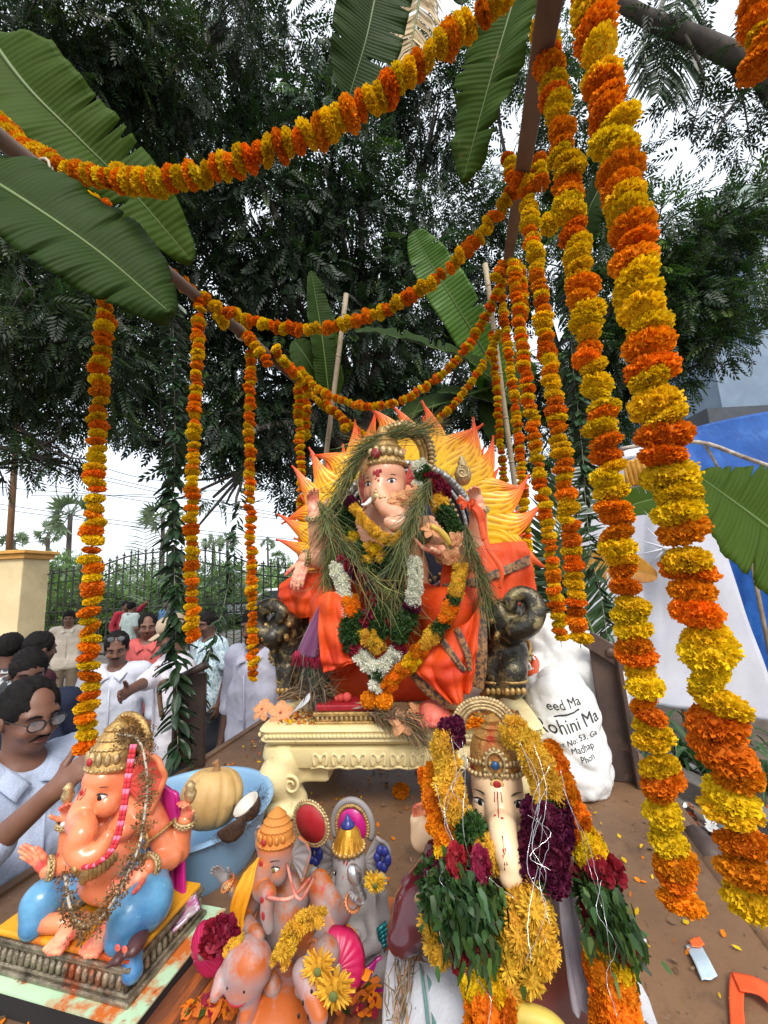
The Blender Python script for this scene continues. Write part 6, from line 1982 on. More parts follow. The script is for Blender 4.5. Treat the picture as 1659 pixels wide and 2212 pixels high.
# ---------------------------------------------------------------- left idol: orange skin, blue dhoti
i1 = thing('idol', (-.97, .88, 1.165), 'orange elephant-headed idol in blue dhoti on an ornate silver-gold base', 'statue')
bd = thing('base_board', (-.97, .88, BED), 'mint-topped black-edged board under the orange idol', 'board')
m_mint = M('mint_laminate', lin((196, 226, 190)), lin((176, 208, 172)), 5, .4, .05, stains=[(lin((196, 104, 44)), 9, .53, .63, 0), (lin((150, 60, 30)), 30, .6, .68, 0)])
b = MB()
b.box((-.985, .885, 1.1655), (.237, .142, .002))
b.build('laminate', m_mint, bd, smooth=False)
b = MB()
b.box((-.985, .885, 1.142), (.235, .14, .021))
b.build('core', m_blk, bd, smooth=False)
m_silgold = M('antique_silver', (.42, .36, .26), (.10, .08, .06), 26, .35, .7, 60, metal=.7, stains=[(lin((196, 90, 40)), 6, .58, .70, 0)])
cx, cy = -.99, .885
b = MB()
for (hx, hy, z0, z1) in ((.205, .118, 1.168, 1.178), (.198, .112, 1.178, 1.186), (.188, .104, 1.186, 1.216), (.196, .110, 1.216, 1.223), (.200, .113, 1.223, 1.232)):
    b.box((cx, cy, (z0 + z1) / 2), (hx, hy, (z1 - z0) / 2))
bs = b.build('base', m_silgold, i1, smooth=False)
bevel(bs, .003)
b = MB()
lotus_mould(b, (cx, cy), .19, .106, 1.186, 1.214, 44)
tag(b.build('leaf_moulding', m_silgold, bs), kind='stuff')
b = MB()
b.box((cx, cy, 1.238), (.193, .108, .006))
bevel(b.build('cushion', M('yellow_cushion', lin((222, 160, 32)), lin((206, 140, 24)), 5, .5, .1, stains=[(lin((190, 62, 24)), 8, .5, .64, 0)]), i1, smooth=False), .004)
m_or_skin = M('idol_skin_orange', lin((236, 142, 96)), lin((224, 120, 78)), 5, .28, .12, 30, coat=.35, stains=[(lin((206, 88, 40)), 11, .56, .68, .7), (lin((186, 40, 36)), 19, .64, .72, 0), (lin((246, 190, 150)), 26, .68, .74, 0)])
hc1 = A(-.985, .885, 1.515)
F1 = rotz(math.radians(-6)) @ rotx(.10)
def h1(x, y, z):
    return hc1 + F1 @ A(x, y, z) * .84
pr = [('e', hc1, (.052, .054, .058), F1, .008), ('e', h1(0, -.02, .03), (.046, .046, .038), F1, .01), ('e', h1(-.034, -.035, -.032), (.025, .029, .028), F1, .008), ('e', h1(.034, -.035, -.032), (.025, .029, .028), F1, .008),
      ('e', (-.965, .915, 1.43), (.085, .05, .05), None, .012), ('e', (-.97, .88, 1.36), (.070, .066, .066), None, .012), ('e', (-.97, .91, 1.30), (.10, .08, .05), None, .02), ('e', (-1.005, .872, 1.425), (.036, .03, .026), None, .01), ('e', (-.93, .872, 1.425), (.036, .03, .026), None, .01)]
tk = spline([h1(0, -.055, .0), h1(-.004, -.088, -.045), P(180, 1795, .775), P(168, 1832, .765), P(186, 1852, .765), P(214, 1838, .78), P(234, 1806, .79)], 20)
pr += limb(list(tk), list(np.interp(np.linspace(0, 1, 20), [0, .25, .55, .8, 1], [.030, .027, .024, .020, .013])), .005)
a1 = {'a': (A(-.895, .915, 1.445), P(368, 1850, .93), P(322, 1874, .865)), 'b': (A(-.905, .93, 1.43), P(385, 1838, .96), P(400, 1772, .955)), 'c': (A(-1.04, .92, 1.44), P(150, 1842, .92), P(148, 1775, .91)), 'd': (A(-1.045, .905, 1.43), P(160, 1862, .87), P(104, 1880, .825))}
for k_, q in a1.items():
    pr += limb(list(q), [.031, .027, .018] if k_ != 'd' else [.029, .025, .017], .007)
skin('body', pr, .0042, m_or_skin, i1, .015)
snap = snapper()
m_hand1 = M('idol_hand_orange', lin((238, 156, 116)), lin((222, 84, 74)), 22, .4, .05, 40, lo=.45, hi=.6)
for k_, hd in {'a': hand(a1['a'][2], P(245, 1925, .80) - a1['a'][2], CU - CF * .5, .088, -1, .25, .1), 'b': hand(a1['b'][2], P(404, 1718, .95) - a1['b'][2], -CF - CR * .3, .075, 1, [1.1, 1.1, 1.0, .9], .1),
               'c': hand(a1['c'][2], P(143, 1722, .90) - a1['c'][2], -CF + CR * .6, .075, -1, [1.0, 1.0, .9, .8], .1), 'd': hand(a1['d'][2], P(58, 1838, .815) - a1['d'][2], -CF, .092, 1, .12, .08)}.items():
    o = skin('hand', hd, .0026, m_hand1, i1, .004)
    bangle(o, a1[k_][2], a1[k_][2] - a1[k_][1], .0245, m_gold2, 2, .0042)
for sx in (-1, 1):
    ne = F1 @ A(sx * .55, -1, .1)
    eye(i1, snap(h1(sx * .037, -.06, .0), ne), ne, F1 @ A(sx, .3, .12), .0165)
    b = MB()
    b.tube(spline([h1(sx * .026, -.075, -.045), h1(sx * .045, -.095, -.058), h1(sx * .05, -.11, -.055)], 8), np.linspace(.009, .0045, 8), 8)
    b.build('tusk', m_white, i1)
    ear_sheet(i1, h1(sx * .056, .01, .0), F1 @ A(sx * .85, .4, 0), F1 @ A(0, 0, 1), F1 @ A(sx * .25, -1, 0), .088, .14, m_or_skin, M('ear_inner_orange', lin((226, 96, 78)), lin((200, 66, 60)), 9, .45, .3, 20), curl=.5)
b = MB()
b.ell(snap(h1(0, -.07, .018), F1 @ A(0, -1, .2)), (.006, .003, .009), F1)
for s in (-1, 1):
    b.tube([snap(h1(s * .006, -.07, .03), F1 @ A(0, -1, .2)), snap(h1(s * .011, -.07, .016), F1 @ A(0, -1, .2)), snap(h1(s * .004, -.07, .004), F1 @ A(0, -1, .2))], .0014, 5)
b.build('forehead_mark', m_redp, i1)
def tiered_crown(T, c, R, r, h, mat, n=30, jewel=None, matb=None):
    b = MB()
    b.lathe([(r, 0), (r * 1.06, h * .06), (r * 1.0, h * .13), (r * .95, h * .2), (r * .98, h * .25), (r * .86, h * .40), (r * .92, h * .44), (r * .72, h * .57), (r * .77, h * .61), (r * .52, h * .74), (r * .56, h * .78), (r * .3, h * .9), (r * .05, h)], c, n, R)
    cr = b.build('crown', mat, T, angle=50)
    b = MB()
    for i in range(26):
        a = 2 * PI * i / 26
        b.ell(c + R @ A(r * 1.04 * math.cos(a), r * 1.04 * math.sin(a), h * .06), r * .07, n=6, m=5)
        b.ell(c + R @ A(r * .90 * math.cos(a), r * .90 * math.sin(a), h * .43), r * .055, n=6, m=5)
        b.ell(c + R @ A(r * .74 * math.cos(a), r * .74 * math.sin(a), h * .6), r * .05, n=6, m=5)
    for i in range(7):
        a = -PI / 2 + (i - 3) * .36
        b.ell(c + R @ A(r * .98 * math.cos(a), r * .98 * math.sin(a), h * .26), (r * .15, r * .15, h * (.16 - .015 * abs(i - 3))), n=8, m=6)
    tag(b.build('crown_relief', matb or m_gold2, cr), kind='stuff')
    b = MB()
    b.ell(c + R @ A(0, -r * 1.1, h * .24), (r * .15, r * .1, r * .18), R)
    b.build('jewel', jewel or m_redp, cr)
    return cr
C1 = F1 @ rotx(-.22)
cr = tiered_crown(i1, h1(0, .002, .046), C1, .054, .115, m_gold)
b = MB()
hh = h1(.01, .062, .10)
RH1 = np.stack([F1[:, 0], F1[:, 2], -F1[:, 1]], 1)
b.lathe([(.058, -.006), (.070, -.008), (.074, .0), (.070, .008), (.058, .006), (.05, .004), (.004, .004)], hh, 36, RH1)
for t in np.linspace(0, 2 * PI, 30, endpoint=False):
    b.ell(hh + RH1 @ A(.066 * math.cos(t), .066 * math.sin(t), .006), .0055, n=6, m=5)
b.build('halo', m_gold, cr)
m_blue = M('blue_satin_paint', lin((94, 156, 192)), lin((52, 106, 158)), 9, .28, .25, 16, coat=.35, stains=[(lin((190, 110, 70)), 12, .64, .72, .6), (lin((140, 190, 214)), 30, .66, .74, 0)])
def dhoti(T, parts, mat, res=.0055):
    return skin('dhoti', parts, res, mat, T, .02)
kR, kL = P(318, 1950, .85), P(78, 1960, .84)
aR, aL = A(-.845, .80, 1.262), A(-1.075, .79, 1.262)
dp = limb([A(-.92, .92, 1.32), kR, A(-.835, .815, 1.30), aR], [.058, .050, .042, .03], .015) + limb([A(-1.02, .92, 1.31), kL + A(.03, 0, .01), A(-1.085, .81, 1.29), aL], [.055, .046, .04, .03], .015)
for s in range(5):
    dp += [('c', kR + A(.012 * s - .02, -.02 - .01 * s, -.02 * s), aR + A(.014 * (s - 2), -.005, .0), .020, .010, .008)]
dhoti(i1, dp, m_blue)
for c_, sg_ in ((PZ(118, 2050, 1.25) + A(0, .02, 0), -1), (PZ(196, 2056, 1.25) + A(0, .02, 0), 1)):
    ft = [('e', c_ + A(0, .02, .01), (.026, .04, .016), None, .01)]
    for t in range(5):
        ft += [('c', c_ + A(-.018 + .009 * t, -.01, .004), c_ + A(-.021 + .0105 * t, -.03 + .003 * abs(t - 2), .0), .007, .0055, .003)]
    skin('foot', ft, .003, m_hand1, i1, .006)
    b = MB()
    b.tube([aL if sg_ < 0 else aR, c_ + A(0, .03, .012)], [.02, .018], 8)
    b.build('ankle', m_or_skin, i1)
# jewellery, shawl, silver fan end, mouse
b = MB()
for i, t in enumerate(np.linspace(0, PI, 22)):
    p = snap(A(-.975 + .062 * math.cos(t), .80, 1.405 - .045 * math.sin(t)), A(0, -1, .25))
    b.ell(p, (.0075, .005, .009 + .006 * math.sin(t)), None, 7, 6)
tag(b.build('necklace', m_gold, i1), kind='stuff')
b = MB()
b.ell(snap(A(-.975, .8, 1.352), A(0, -1, .2)), (.012, .006, .016))
b.build('pendant', m_gold, i1)
for k_ in ('a',):
    bangle(i1, a1['a'][0] * .55 + a1['a'][1] * .45, a1['a'][1] - a1['a'][0], .039, m_gold, 1, .004)
    ac = a1['a'][0] * .55 + a1['a'][1] * .45 + A(.0, -.040, 0)
    b = MB()
    b.ell(ac, (.013, .006, .019))
    b.build('armlet', m_gold, i1)
    b = MB()
    b.ell(ac + A(0, -.006, 0), (.006, .004, .008))
    b.build('blue_gem', M('blue_gem', (.01, .08, .22), None, 9, .1, 0, coat=.5), i1)
for k_, mt in (('b', m_gold2), ('c', m_gold2)):
    w_ = a1[k_][2]
    b = MB()
    oc = w_ + nrm(w_ - a1[k_][1]) * .058
    b.lathe([(.006, -.012), (.013, 0), (.016, .012), (.010, .024), (.013, .03), (.004, .04)], oc, 12)
    b.build('held_ornament', mt, i1)
m_mag = M('magenta_paint', lin((200, 30, 130)), lin((160, 20, 110)), 7, .32, .15, 25, coat=.25)
patch('shawl', [PP([(312, 1690, .93), (345, 1688, .93), (384, 1715, .945)]), PP([(322, 1745, .94), (358, 1755, .945), (396, 1790, .955)]), PP([(325, 1850, .96), (365, 1870, .97), (402, 1895, .965)]), PP([(330, 1950, .94), (364, 1990, .945), (408, 1985, .955)])], m_mag, i1, 34, 24, .006, 2.5, .01, seed=2)
patch('shawl_end', [PP([(362, 1985, .93), (375, 2010, .90)]), PP([(392, 1955, .95), (404, 1985, .92)]), PP([(424, 1930, .96), (432, 1958, .935)])], M('silver_pink_paint', (.6, .58, .6), (.5, .1, .35), 14, .3, .2, metal=.3, stretch=(1, 4, 1)), i1, 20, 30, .006, 4, .008)
mp = PZ(296, 2052, 1.25)
mouse = [('e', mp + A(0, 0, .014), (.018, .032, .015), rotz(.4), .01), ('e', mp + A(-.012, -.032, .01), (.011, .016, .010), rotz(.4), .008), ('c', mp + A(-.018, -.042, .008), mp + A(-.022, -.05, .006), .006, .003)]
mo = skin('mouse', mouse, .003, M('mouse_brown', lin((96, 58, 56)), lin((66, 40, 42)), 9, .4, .1), i1, .006)
b = MB()
for s in (-1, 1):
    b.ell(mp + A(-.012 + s * .009, -.028, .022), (.007, .003, .007))
b.build('mouse_ears', m_hand1, mo)
# dried garland and red thread on the orange idol
def drygar(label, uvy, size, pat_m, T=None, n=220, spread=.012, cat='garland'):
    pts = spline(PP(uvy), 60)
    T = thing('dried_garland', pts[0], label, cat)
    b = MB()
    for _ in range(n):
        c = pts[random.randrange(60)] + rng.normal(size=3) * spread
        R = frame(rng.normal(size=3))
        for k_ in range(4):
            a = k_ * 1.57
            b.add([c, c + R @ A(math.cos(a) * size + .3 * size * math.sin(a), math.sin(a) * size - .3 * size * math.cos(a), size * .4), c + R @ A(math.cos(a) * size * 1.3, math.sin(a) * size * 1.3, size * .2), c + R @ A(math.cos(a) * size - .3 * size * math.sin(a), math.sin(a) * size + .3 * size * math.cos(a), size * .4)], [(0, 1, 2, 3)], c=A(1, 1, 1) * random.uniform(.55, 1.3))
    o = b.build('dried_flowers', pat_m, T, smooth=False)
    o['kind'] = 'stuff'
    b = MB()
    b.tube(pts, .003, 5)
    b.build('string', m_string, T)
m_dried = M('dried_flower', lin((142, 104, 62)), lin((92, 72, 44)), 9, .85, 0, attr=True)
drygar('dried brown flower garland looped round the orange idol\'s crown and body', [(255, 1585, .87), (300, 1600, .86), (318, 1680, .83), (312, 1760, .80), (300, 1830, .77), (270, 1900, .745), (225, 1975, .73), (180, 2000, .725), (152, 1960, .735), (140, 1890, .75)], .0075, m_dried, n=420, spread=.009)
drygar('dried flower tuft behind the orange idol\'s crown', [(285, 1560, .93), (310, 1590, .92), (320, 1620, .91)], .0075, m_dried, n=120, spread=.011)
T = thing('thread_garland', P(292, 1610, .84), 'red and white twisted thread garland hanging over the orange idol\'s face', 'garland')
for dx in (0, 7):
    b = MB()
    pts = spline(PP([(292 - dx, 1608, .825), (280 - dx, 1680, .81), (268 - dx, 1760, .785), (248 - dx, 1830, .76), (205, 1868, .745), (172, 1872, .75)]), 70)
    for i in range(0, 69, 2):
        b.tube(pts[i:i + 3], .0042, 6, c=A(1, 1, 1) if (i // 2) % 3 else A(1.7, 9, 9))
    b.build('thread', M('red_thread', lin((206, 46, 58)), lin((180, 34, 46)), 40, .8, .3, attr=True), T)

# ---------------------------------------------------------------- tub with pumpkin and coconuts
tub = thing('plastic_tub', (-1.04, 1.24, BED), 'round light blue plastic tub holding a pumpkin and coconuts', 'tub')
m_tub = M('blue_plastic', lin((140, 178, 208)), lin((128, 166, 198)), 4, .42, .06, 30, spec=.4, trans=.0)
b = MB()
TC = A(-1.04, 1.24, BED)
b.lathe([(.195, .004), (.205, .0), (.212, .012), (.225, .06), (.240, .115), (.250, .150), (.262, .152), (.266, .158), (.262, .164), (.250, .164), (.243, .158), (.236, .12), (.220, .06), (.205, .014), (.19, .010), (.01, .010)], TC, 64)
b.build('bowl', m_tub, tub, angle=60)
pk = thing('pumpkin', P(465, 1740, 1.22), 'ribbed tan pumpkin sitting in the blue tub', 'pumpkin')
pc_ = P(458, 1722, 1.225)
b = MB()
V, F_ = [], []
nn, mm = 72, 26
for i in range(mm + 1):
    ph = PI * i / mm
    for k_ in range(nn):
        a = 2 * PI * k_ / nn
        rib = 1 - .10 * (1 - abs(math.sin(a * 5.5 + .25 * math.sin(ph)))) ** 2.2
        r = max(math.sin(ph), 0) ** .85 * rib
        V.append(pc_ + rotx(-.25) @ A(.098 * r * math.cos(a), .098 * r * math.sin(a), .088 * math.cos(ph) * (1 - .22 * math.exp(-(math.sin(ph) / .3) ** 2))))
F_ = [(i * nn + k_, (i + 1) * nn + k_, (i + 1) * nn + (k_ + 1) % nn, i * nn + (k_ + 1) % nn) for i in range(mm) for k_ in range(nn)]
b.add(V, F_)
b.build('flesh', M('pumpkin_skin', lin((206, 172, 112)), lin((184, 146, 88)), 9, .55, .25, 40, stains=[(lin((150, 120, 78)), 20, .62, .72, 0)]), pk)
b = MB()
b.tube(spline([pc_ + A(0, .018, .064), pc_ + A(.0, .022, .085), pc_ + A(-.006, .02, .10)], 8), [.02, .014, .011, .010, .010, .011, .013, .010], 7)
b.build('stem', M('pumpkin_stem', lin((150, 110, 74)), None, 12, .9, .5), pk)
m_coir = M('coconut_husk', lin((92, 62, 42)), lin((60, 40, 28)), 22, .9, .9, 60)
m_flesh = M('coconut_flesh', (.66, .65, .60), (.54, .52, .46), 9, .5, .1)
def coconut(label, c, n, r):
    T = thing('coconut_half', c, label, 'coconut', 'broken coconuts in the tub')
    R = frame(n)
    b = MB()
    b.lathe([(r * .05, -r), (r * .5, -r * .88), (r * .85, -r * .5), (r, 0), (r * .95, .004)], c, 24, R, (1, .95), 9, .03, caps=False)
    b.build('husk', m_coir, T)
    b = MB()
    b.lathe([(r * .96, .003), (r * .84, .004), (r * .7, -r * .3), (r * .35, -r * .6), (r * .02, -r * .68)], c, 24, R, (1, .95), caps=False)
    b.build('flesh', m_flesh, T)
    b = MB()
    for _ in range(50):
        a = random.uniform(0, 6.28)
        p = c + R @ A(r * math.cos(a), r * .95 * math.sin(a), -random.random() * r * .6)
        b.tube([p, p + nrm(p - c) * .012 + rng.normal(size=3) * .008, p + nrm(p - c) * .02 + rng.normal(size=3) * .016], [.0007, .0006, .0003], 3)
    tag(b.build('fibres', m_coir, T), kind='stuff')
coconut('broken coconut half with white flesh in the tub, behind the pumpkin', P(532, 1738, 1.20), nrm(A(-.35, -.35, .85)), .046)
coconut('broken coconut half half-hidden below the pumpkin in the tub', P(500, 1782, 1.13), nrm(A(-.5, .2, .8)), .042)

# ---------------------------------------------------------------- centre idol: grey clay under orange powder, with its mouse
m_grey = M('grey_clay_powdered', lin((158, 146, 144)), lin((136, 124, 126)), 7, .55, .12, 40, stains=[(lin((170, 88, 28)), 9, .38, .50, .5), (lin((186, 40, 36)), 13, .63, .70, 0), (lin((216, 190, 120)), 15, .64, .72, 0)])
m_grey2 = M('grey_clay', lin((148, 142, 140)), lin((124, 118, 118)), 7, .6, .15, 40, stains=[(lin((196, 120, 60)), 10, .62, .74, .9)])
m_opow = M('orange_powder', lin((214, 112, 28)), lin((186, 88, 24)), 12, .95, .4, 60)
def rs(pr, f):
    """thinner or fatter limbs"""
    o = []
    for q in pr:
        q = list(q)
        if q[0] == 'c':
            q[3] *= f
            q[4] *= f
            if len(q) > 5:
                q[5] *= f
        else:
            q[2] = tuple(x * f for x in q[2])
            if q[0] == 'b':
                q[4] *= f
            q[-1] = q[-1] * f if isinstance(q[-1], float) else q[-1]
        o.append(tuple(q))
    return o
i2 = thing('idol', P(600, 2100, 0.870) * A(1, 1, 0) + A(0, 0, 1.15), 'grey elephant-headed idol dusted with orange powder, leaning on a mouse', 'statue')
hb = thing('wooden_board', PZ(600, 2100, BED), 'orange-stained wooden board under the powdered idol', 'board')
for i in range(6):
    b = MB()
    x = -.715 + i * .07
    b.box((x, .88, BED + .012), (.034, .30, .012), rotz(-.06))
    bevel(b.build('plank', M('stained_wood', lin((128, 76, 48)), lin((92, 52, 36)), 6, .5, .2, 30, stretch=(6, .6, 1), stains=[(lin((206, 104, 34)), 5, .47, .62, 0)]), hb, smooth=False), .003)
hc2 = P(597, 1848, 0.870)
F2 = rotz(math.radians(-10)) @ rotx(.05)
def h2(x, y, z):
    return hc2 + F2 @ A(x, y, z) * .64
pr = [('e', hc2, (.058, .058, .064), F2, .012), ('e', h2(0, -.012, .026), (.052, .05, .042), F2, .012), ('e', h2(-.03, -.03, -.03), (.027, .03, .03), F2, .01), ('e', h2(.03, -.03, -.03), (.027, .03, .03), F2, .01),
      ('e', P(622, 1925, 0.910), (.085, .058, .06), None, .015), ('e', P(610, 1985, 0.890), (.088, .075, .075), None, .015), ('e', P(620, 2050, 0.910), (.10, .085, .05), None, .02)]
tk2 = spline([h2(0, -.05, .0), h2(0, -.075, -.05), P(580, 1930, 0.795), P(576, 1970, 0.785), P(582, 2006, 0.785)], 16)
pr += limb(list(tk2), list(np.linspace(.031, .013, 16)), .006)
a2 = {'r': (P(690, 1905, 0.910), P(735, 1975, 0.870), P(762, 1948, 0.835)), 'l': (P(555, 1905, 0.890), P(525, 1935, 0.870), P(492, 1908, 0.845)), 'l2': (P(560, 1915, 0.870), P(520, 1985, 0.840), P(560, 2020, 0.790)), 'r2': (P(690, 1925, 0.900), P(705, 2010, 0.850), P(680, 2050, 0.810))}
for q in a2.values():
    pr += limb(list(q), [.034, .028, .018], .01)
pr += limb([P(660, 2050, 0.890), P(705, 2060, 0.810), P(655, 2130, 0.770)], [.045, .036, .024], .012) + limb([P(580, 2050, 0.890), P(540, 2070, 0.830), P(590, 2130, 0.790)], [.045, .036, .024], .012)
skin('body', rs(pr, .66), .003, m_grey, i2, .006)
snap = snapper()
for k_, hd in {'r': hand(a2['r'][2], P(772, 1905, 0.820) - a2['r'][2], -CF - CR * .4, .05, 1, [1.1, 1.1, 1, 1], .08), 'l': hand(a2['l'][2], P(470, 1880, 0.835) - a2['l'][2], -CF + CR * .2, .055, 1, .3, .12), 'r2': hand(a2['r2'][2], P(650, 2110, 0.775) - a2['r2'][2], CF * -.3 + CU, .055, -1, .2, .08)}.items():
    o = skin('hand', hd, .0019, m_grey2, i2, .004)
    bangle(o, a2[k_][2], a2[k_][2] - a2[k_][1], .0145, M('copper_paint', lin((206, 134, 84)), lin((170, 96, 56)), 20, .35, .3, metal=.4), 1, .0026)
for sx in (-1, 1):
    ne = F2 @ A(sx * .5, -1, .1)
    eye(i2, snap(h2(sx * .034, -.055, .0), ne), ne, F2 @ A(sx, .3, .14), .0118, iris=M('olive_iris', lin((120, 110, 50)), None, 9, .4, 0))
    b = MB()
    b.tube(spline([h2(sx * .024, -.07, -.045), h2(sx * .036, -.085, -.062), h2(sx * .04, -.095, -.066)], 7), np.linspace(.0052, .0026, 7), 7)
    b.build('tusk', m_white, i2)
    ear_sheet(i2, h2(sx * .05, .012, .0), F2 @ A(sx * .85, .4, 0), F2 @ A(0, 0, 1), F2 @ A(sx * .4, -1, 0), .038, .07, m_grey, m_grey2, curl=.5)
b = MB()
b.ell(snap(h2(0, -.07, .02), F2 @ A(0, -1, .2)), (.005, .002, .008), F2)
b.ell(snap(tk2[7] + A(0, -.01, 0), A(0, -1, 0)), (.005, .002, .007), F2)
b.ell(snap(tk2[11] + A(0, -.01, 0), A(0, -1, 0)), (.004, .002, .008), F2)
b.build('red_marks', m_redp, i2)
m_crpow = M('crown_orange_powder', lin((208, 112, 34)), lin((186, 128, 56)), 10, .7, .3, 60)
cr = tiered_crown(i2, h2(0, .0, .042), F2 @ rotx(-.15), .037, .068, m_crpow, jewel=m_redp, matb=M('crown_gold_dusty', lin((190, 140, 70)), lin((206, 120, 44)), 20, .5, .5, metal=.3))
hh = P(672, 1778, 0.945)
RH2 = np.stack([F2[:, 0], F2[:, 2], -F2[:, 1]], 1)
b = MB()
b.lathe([(.004, .004), (.040, .004), (.041, .0), (.004, -.004)], hh, 36, RH2)
b.build('halo_disc', m_redp, i2)
b = MB()
ring(b, hh, F2[:, 1], .043, .0045, 40)
for t in np.linspace(0, 2 * PI, 40, endpoint=False):
    b.ell(hh + RH2 @ A(.048 * math.cos(t), .048 * math.sin(t), .0), (.0042, .003, .0042), None, 6, 5)
b.build('halo_rim', m_gold2, i2)
b = MB()
tp = P(771, 1905, 0.820)
b.lathe([(x * .7, y * .75) for x, y in ((.004, -.05), (.012, -.045), (.016, -.03), (.013, -.02), (.017, -.012), (.014, 0), (.019, .008), (.021, .02), (.016, .034), (.010, .042), (.003, .046))], tp, 18, frame(A(-.25, -.2, .95)))
b.build('silver_conch', M('silver_foil', (.65, .65, .66), (.4, .4, .42), 20, .25, .3, metal=.9), i2, angle=40)
for (a_, b_) in (((680, 1895), (585, 1990)), ((672, 1895), (560, 1985))):
    b = MB()
    b.tube(spline([snap(P(a_[0], a_[1], 0.850), -CF), snap(P((a_[0] + b_[0]) / 2 + 12, (a_[1] + b_[1]) / 2, .76), -CF), snap(P(*b_, .74), -CF)], 12), .0028, 6)
    b.build('sacred_thread', M('pale_red_thread', lin((220, 150, 130)), lin((196, 90, 80)), 40, .7, .1), i2)
# mouse it leans on
mc = P(535, 2085, 0.770)
mpr = [('e', mc, (.048, .040, .042), rotx(.2), .012), ('e', mc + A(.0, -.016, -.024), (.032, .026, .018), None, .01), ('e', P(600, 2185, .80), (.07, .08, .045), rotz(-.3), .02), ('c', P(480, 2110, .75), P(465, 2150, .73), .014, .010, .008), ('c', P(655, 2100, .76), P(690, 2195, .73), .02, .015, .01), ('c', P(545, 2150, .76), P(530, 2200, .74), .015, .012, .008)]
mo = skin('mouse', mpr, .0045, M('mouse_powdered', lin((172, 152, 152)), lin((146, 128, 132)), 7, .5, .1, 40, stains=[(lin((172, 84, 26)), 8, .38, .50, .4), (lin((196, 50, 50)), 16, .62, .70, 0)]), i2, .012)
snap = snapper()
b = MB()
b.tube([snap(mc + A(x, -.06, -.022 - .007 * math.cos(x * 60)), A(0, -1, 0)) for x in np.linspace(-.02, .02, 9)], [.0007, .0015, .002, .0028, .003, .0028, .002, .0015, .0007], 6)
b.build('mouth', m_redp, mo)
for s in (-1, 1):
    b = MB()
    b.ell(snap(mc + A(s * .017, -.06, -.008), A(0, -1, 0)), (.0022, .0015, .0026))
    b.build('eye', m_dark, mo)
for (u, v) in ((655, 2165), (672, 2150), (645, 2195), (668, 2185)):
    b = MB()
    b.ell(snap(P(u, v, 0.730), -CF), (.0026, .002, .0045))
    b.build('painted_spot', m_dark, mo)
# satin rounds, stole, scarf
m_pink = M('magenta_satin', lin((196, 26, 84)), lin((164, 18, 74)), 6, .4, .1, 40)
def rosette(label, c, n, r, pleats=18):
    T = thing('satin_rosette', c, label, 'rosette', 'pleated satin rounds on the powdered idol')
    R = frame(n)
    b = MB()
    V, F_ = [], []
    for i in range(9):
        s = i / 8
        for k_ in range(pleats * 4):
            a = 2 * PI * k_ / (pleats * 4)
            V.append(c + R @ A(r * s * math.cos(a), r * s * math.sin(a), r * .30 * (1 - s ** 2.5) + .025 * r * math.sin(pleats * a) * s + (.0 if s < .99 else -r * .15)))
    m_ = pleats * 4
    F_ = [(i * m_ + k_, i * m_ + (k_ + 1) % m_, (i + 1) * m_ + (k_ + 1) % m_, (i + 1) * m_ + k_) for i in range(8) for k_ in range(m_)]
    b.add(V, F_)
    solid(b.build('pleats', m_pink, T), .006)
    b = MB()
    b.ell(c + R[:, 2] * r * .33, (r * .2, r * .2, r * .1), R)
    b.build('button', M('silver_button', (.5, .46, .42), (.3, .25, .2), 30, .35, .5, metal=.6), T)
rosette('pleated magenta satin round beside the two chrysanthemums', P(728, 2085, 0.825), nrm(-CF + CR * .1 + CU * .6), .052)
rosette('pleated magenta satin round at the powdered idol\'s left side', P(448, 2052, 0.830), nrm(-CF - CR * .5 + CU * .2), .046)
T = thing('orange_scarf', P(760, 2040, 0.870), 'bright orange scarf draped behind the magenta satin round', 'cloth')
patch('fabric', [PP([(705, 1978, 0.890), (735, 1985, 0.890), (765, 2000, 0.900)]), PP([(735, 2010, 0.870), (765, 2020, 0.870), (782, 2045, 0.880)]), PP([(745, 2060, 0.855), (770, 2070, 0.855), (785, 2090, 0.860)]), PP([(755, 2105, 0.840), (775, 2110, 0.840), (806, 2103, 0.845)])], M('bright_orange_cloth', lin((250, 152, 24)), lin((236, 128, 16)), 6, .6, .15, 50), T, 34, 26, .006, 2.2, .0015, seed=3, crease=.004)
T = thing('yellow_stole', P(510, 1920, 0.830), 'yellow painted stole hanging from the powdered idol\'s raised arm', 'stole')
patch('fabric', [PP([(528, 1885, 0.835), (560, 1850, 0.835)]), PP([(508, 1925, 0.820), (545, 1920, 0.815)]), PP([(498, 1975, 0.815), (528, 1985, 0.810)]), PP([(510, 2020, 0.805), (535, 2030, 0.805)])], M('yellow_cloth', lin((230, 164, 20)), lin((206, 128, 14)), 8, .5, .15), T, 30, 14, .004, 2, .004, seed=5)
T = thing('rose_bunch', P(470, 2025, 0.810), 'wilted dark red roses on the powdered idol\'s shoulder round', 'flowers')
for (u, v, s) in ((468, 2015, .036), (490, 2005, .03), (455, 2040, .03), (505, 2030, .026)):
    inst('red_rose', random.choice(MG['r']), T, P(u, v, 0.785), frame(-CF + rng.normal(size=3) * .3), s * .8)
blob_garland('yellow chrysanthemums in a row across the powdered idol\'s lap', [(690, 1985, 0.770), (660, 1992, 0.760), (632, 2015, 0.750), (615, 2050, 0.740), (602, 2085, 0.735)], 'cccccc', .026, 2, .5, grp='flowers on the powdered idol')
blob_garland('small yellow flowers on the mouse\'s back', [(490, 2052, 0.760), (505, 2040, 0.765), (525, 2030, 0.770)], 'ccc', .016, 2, .5, grp='flowers on the powdered idol')
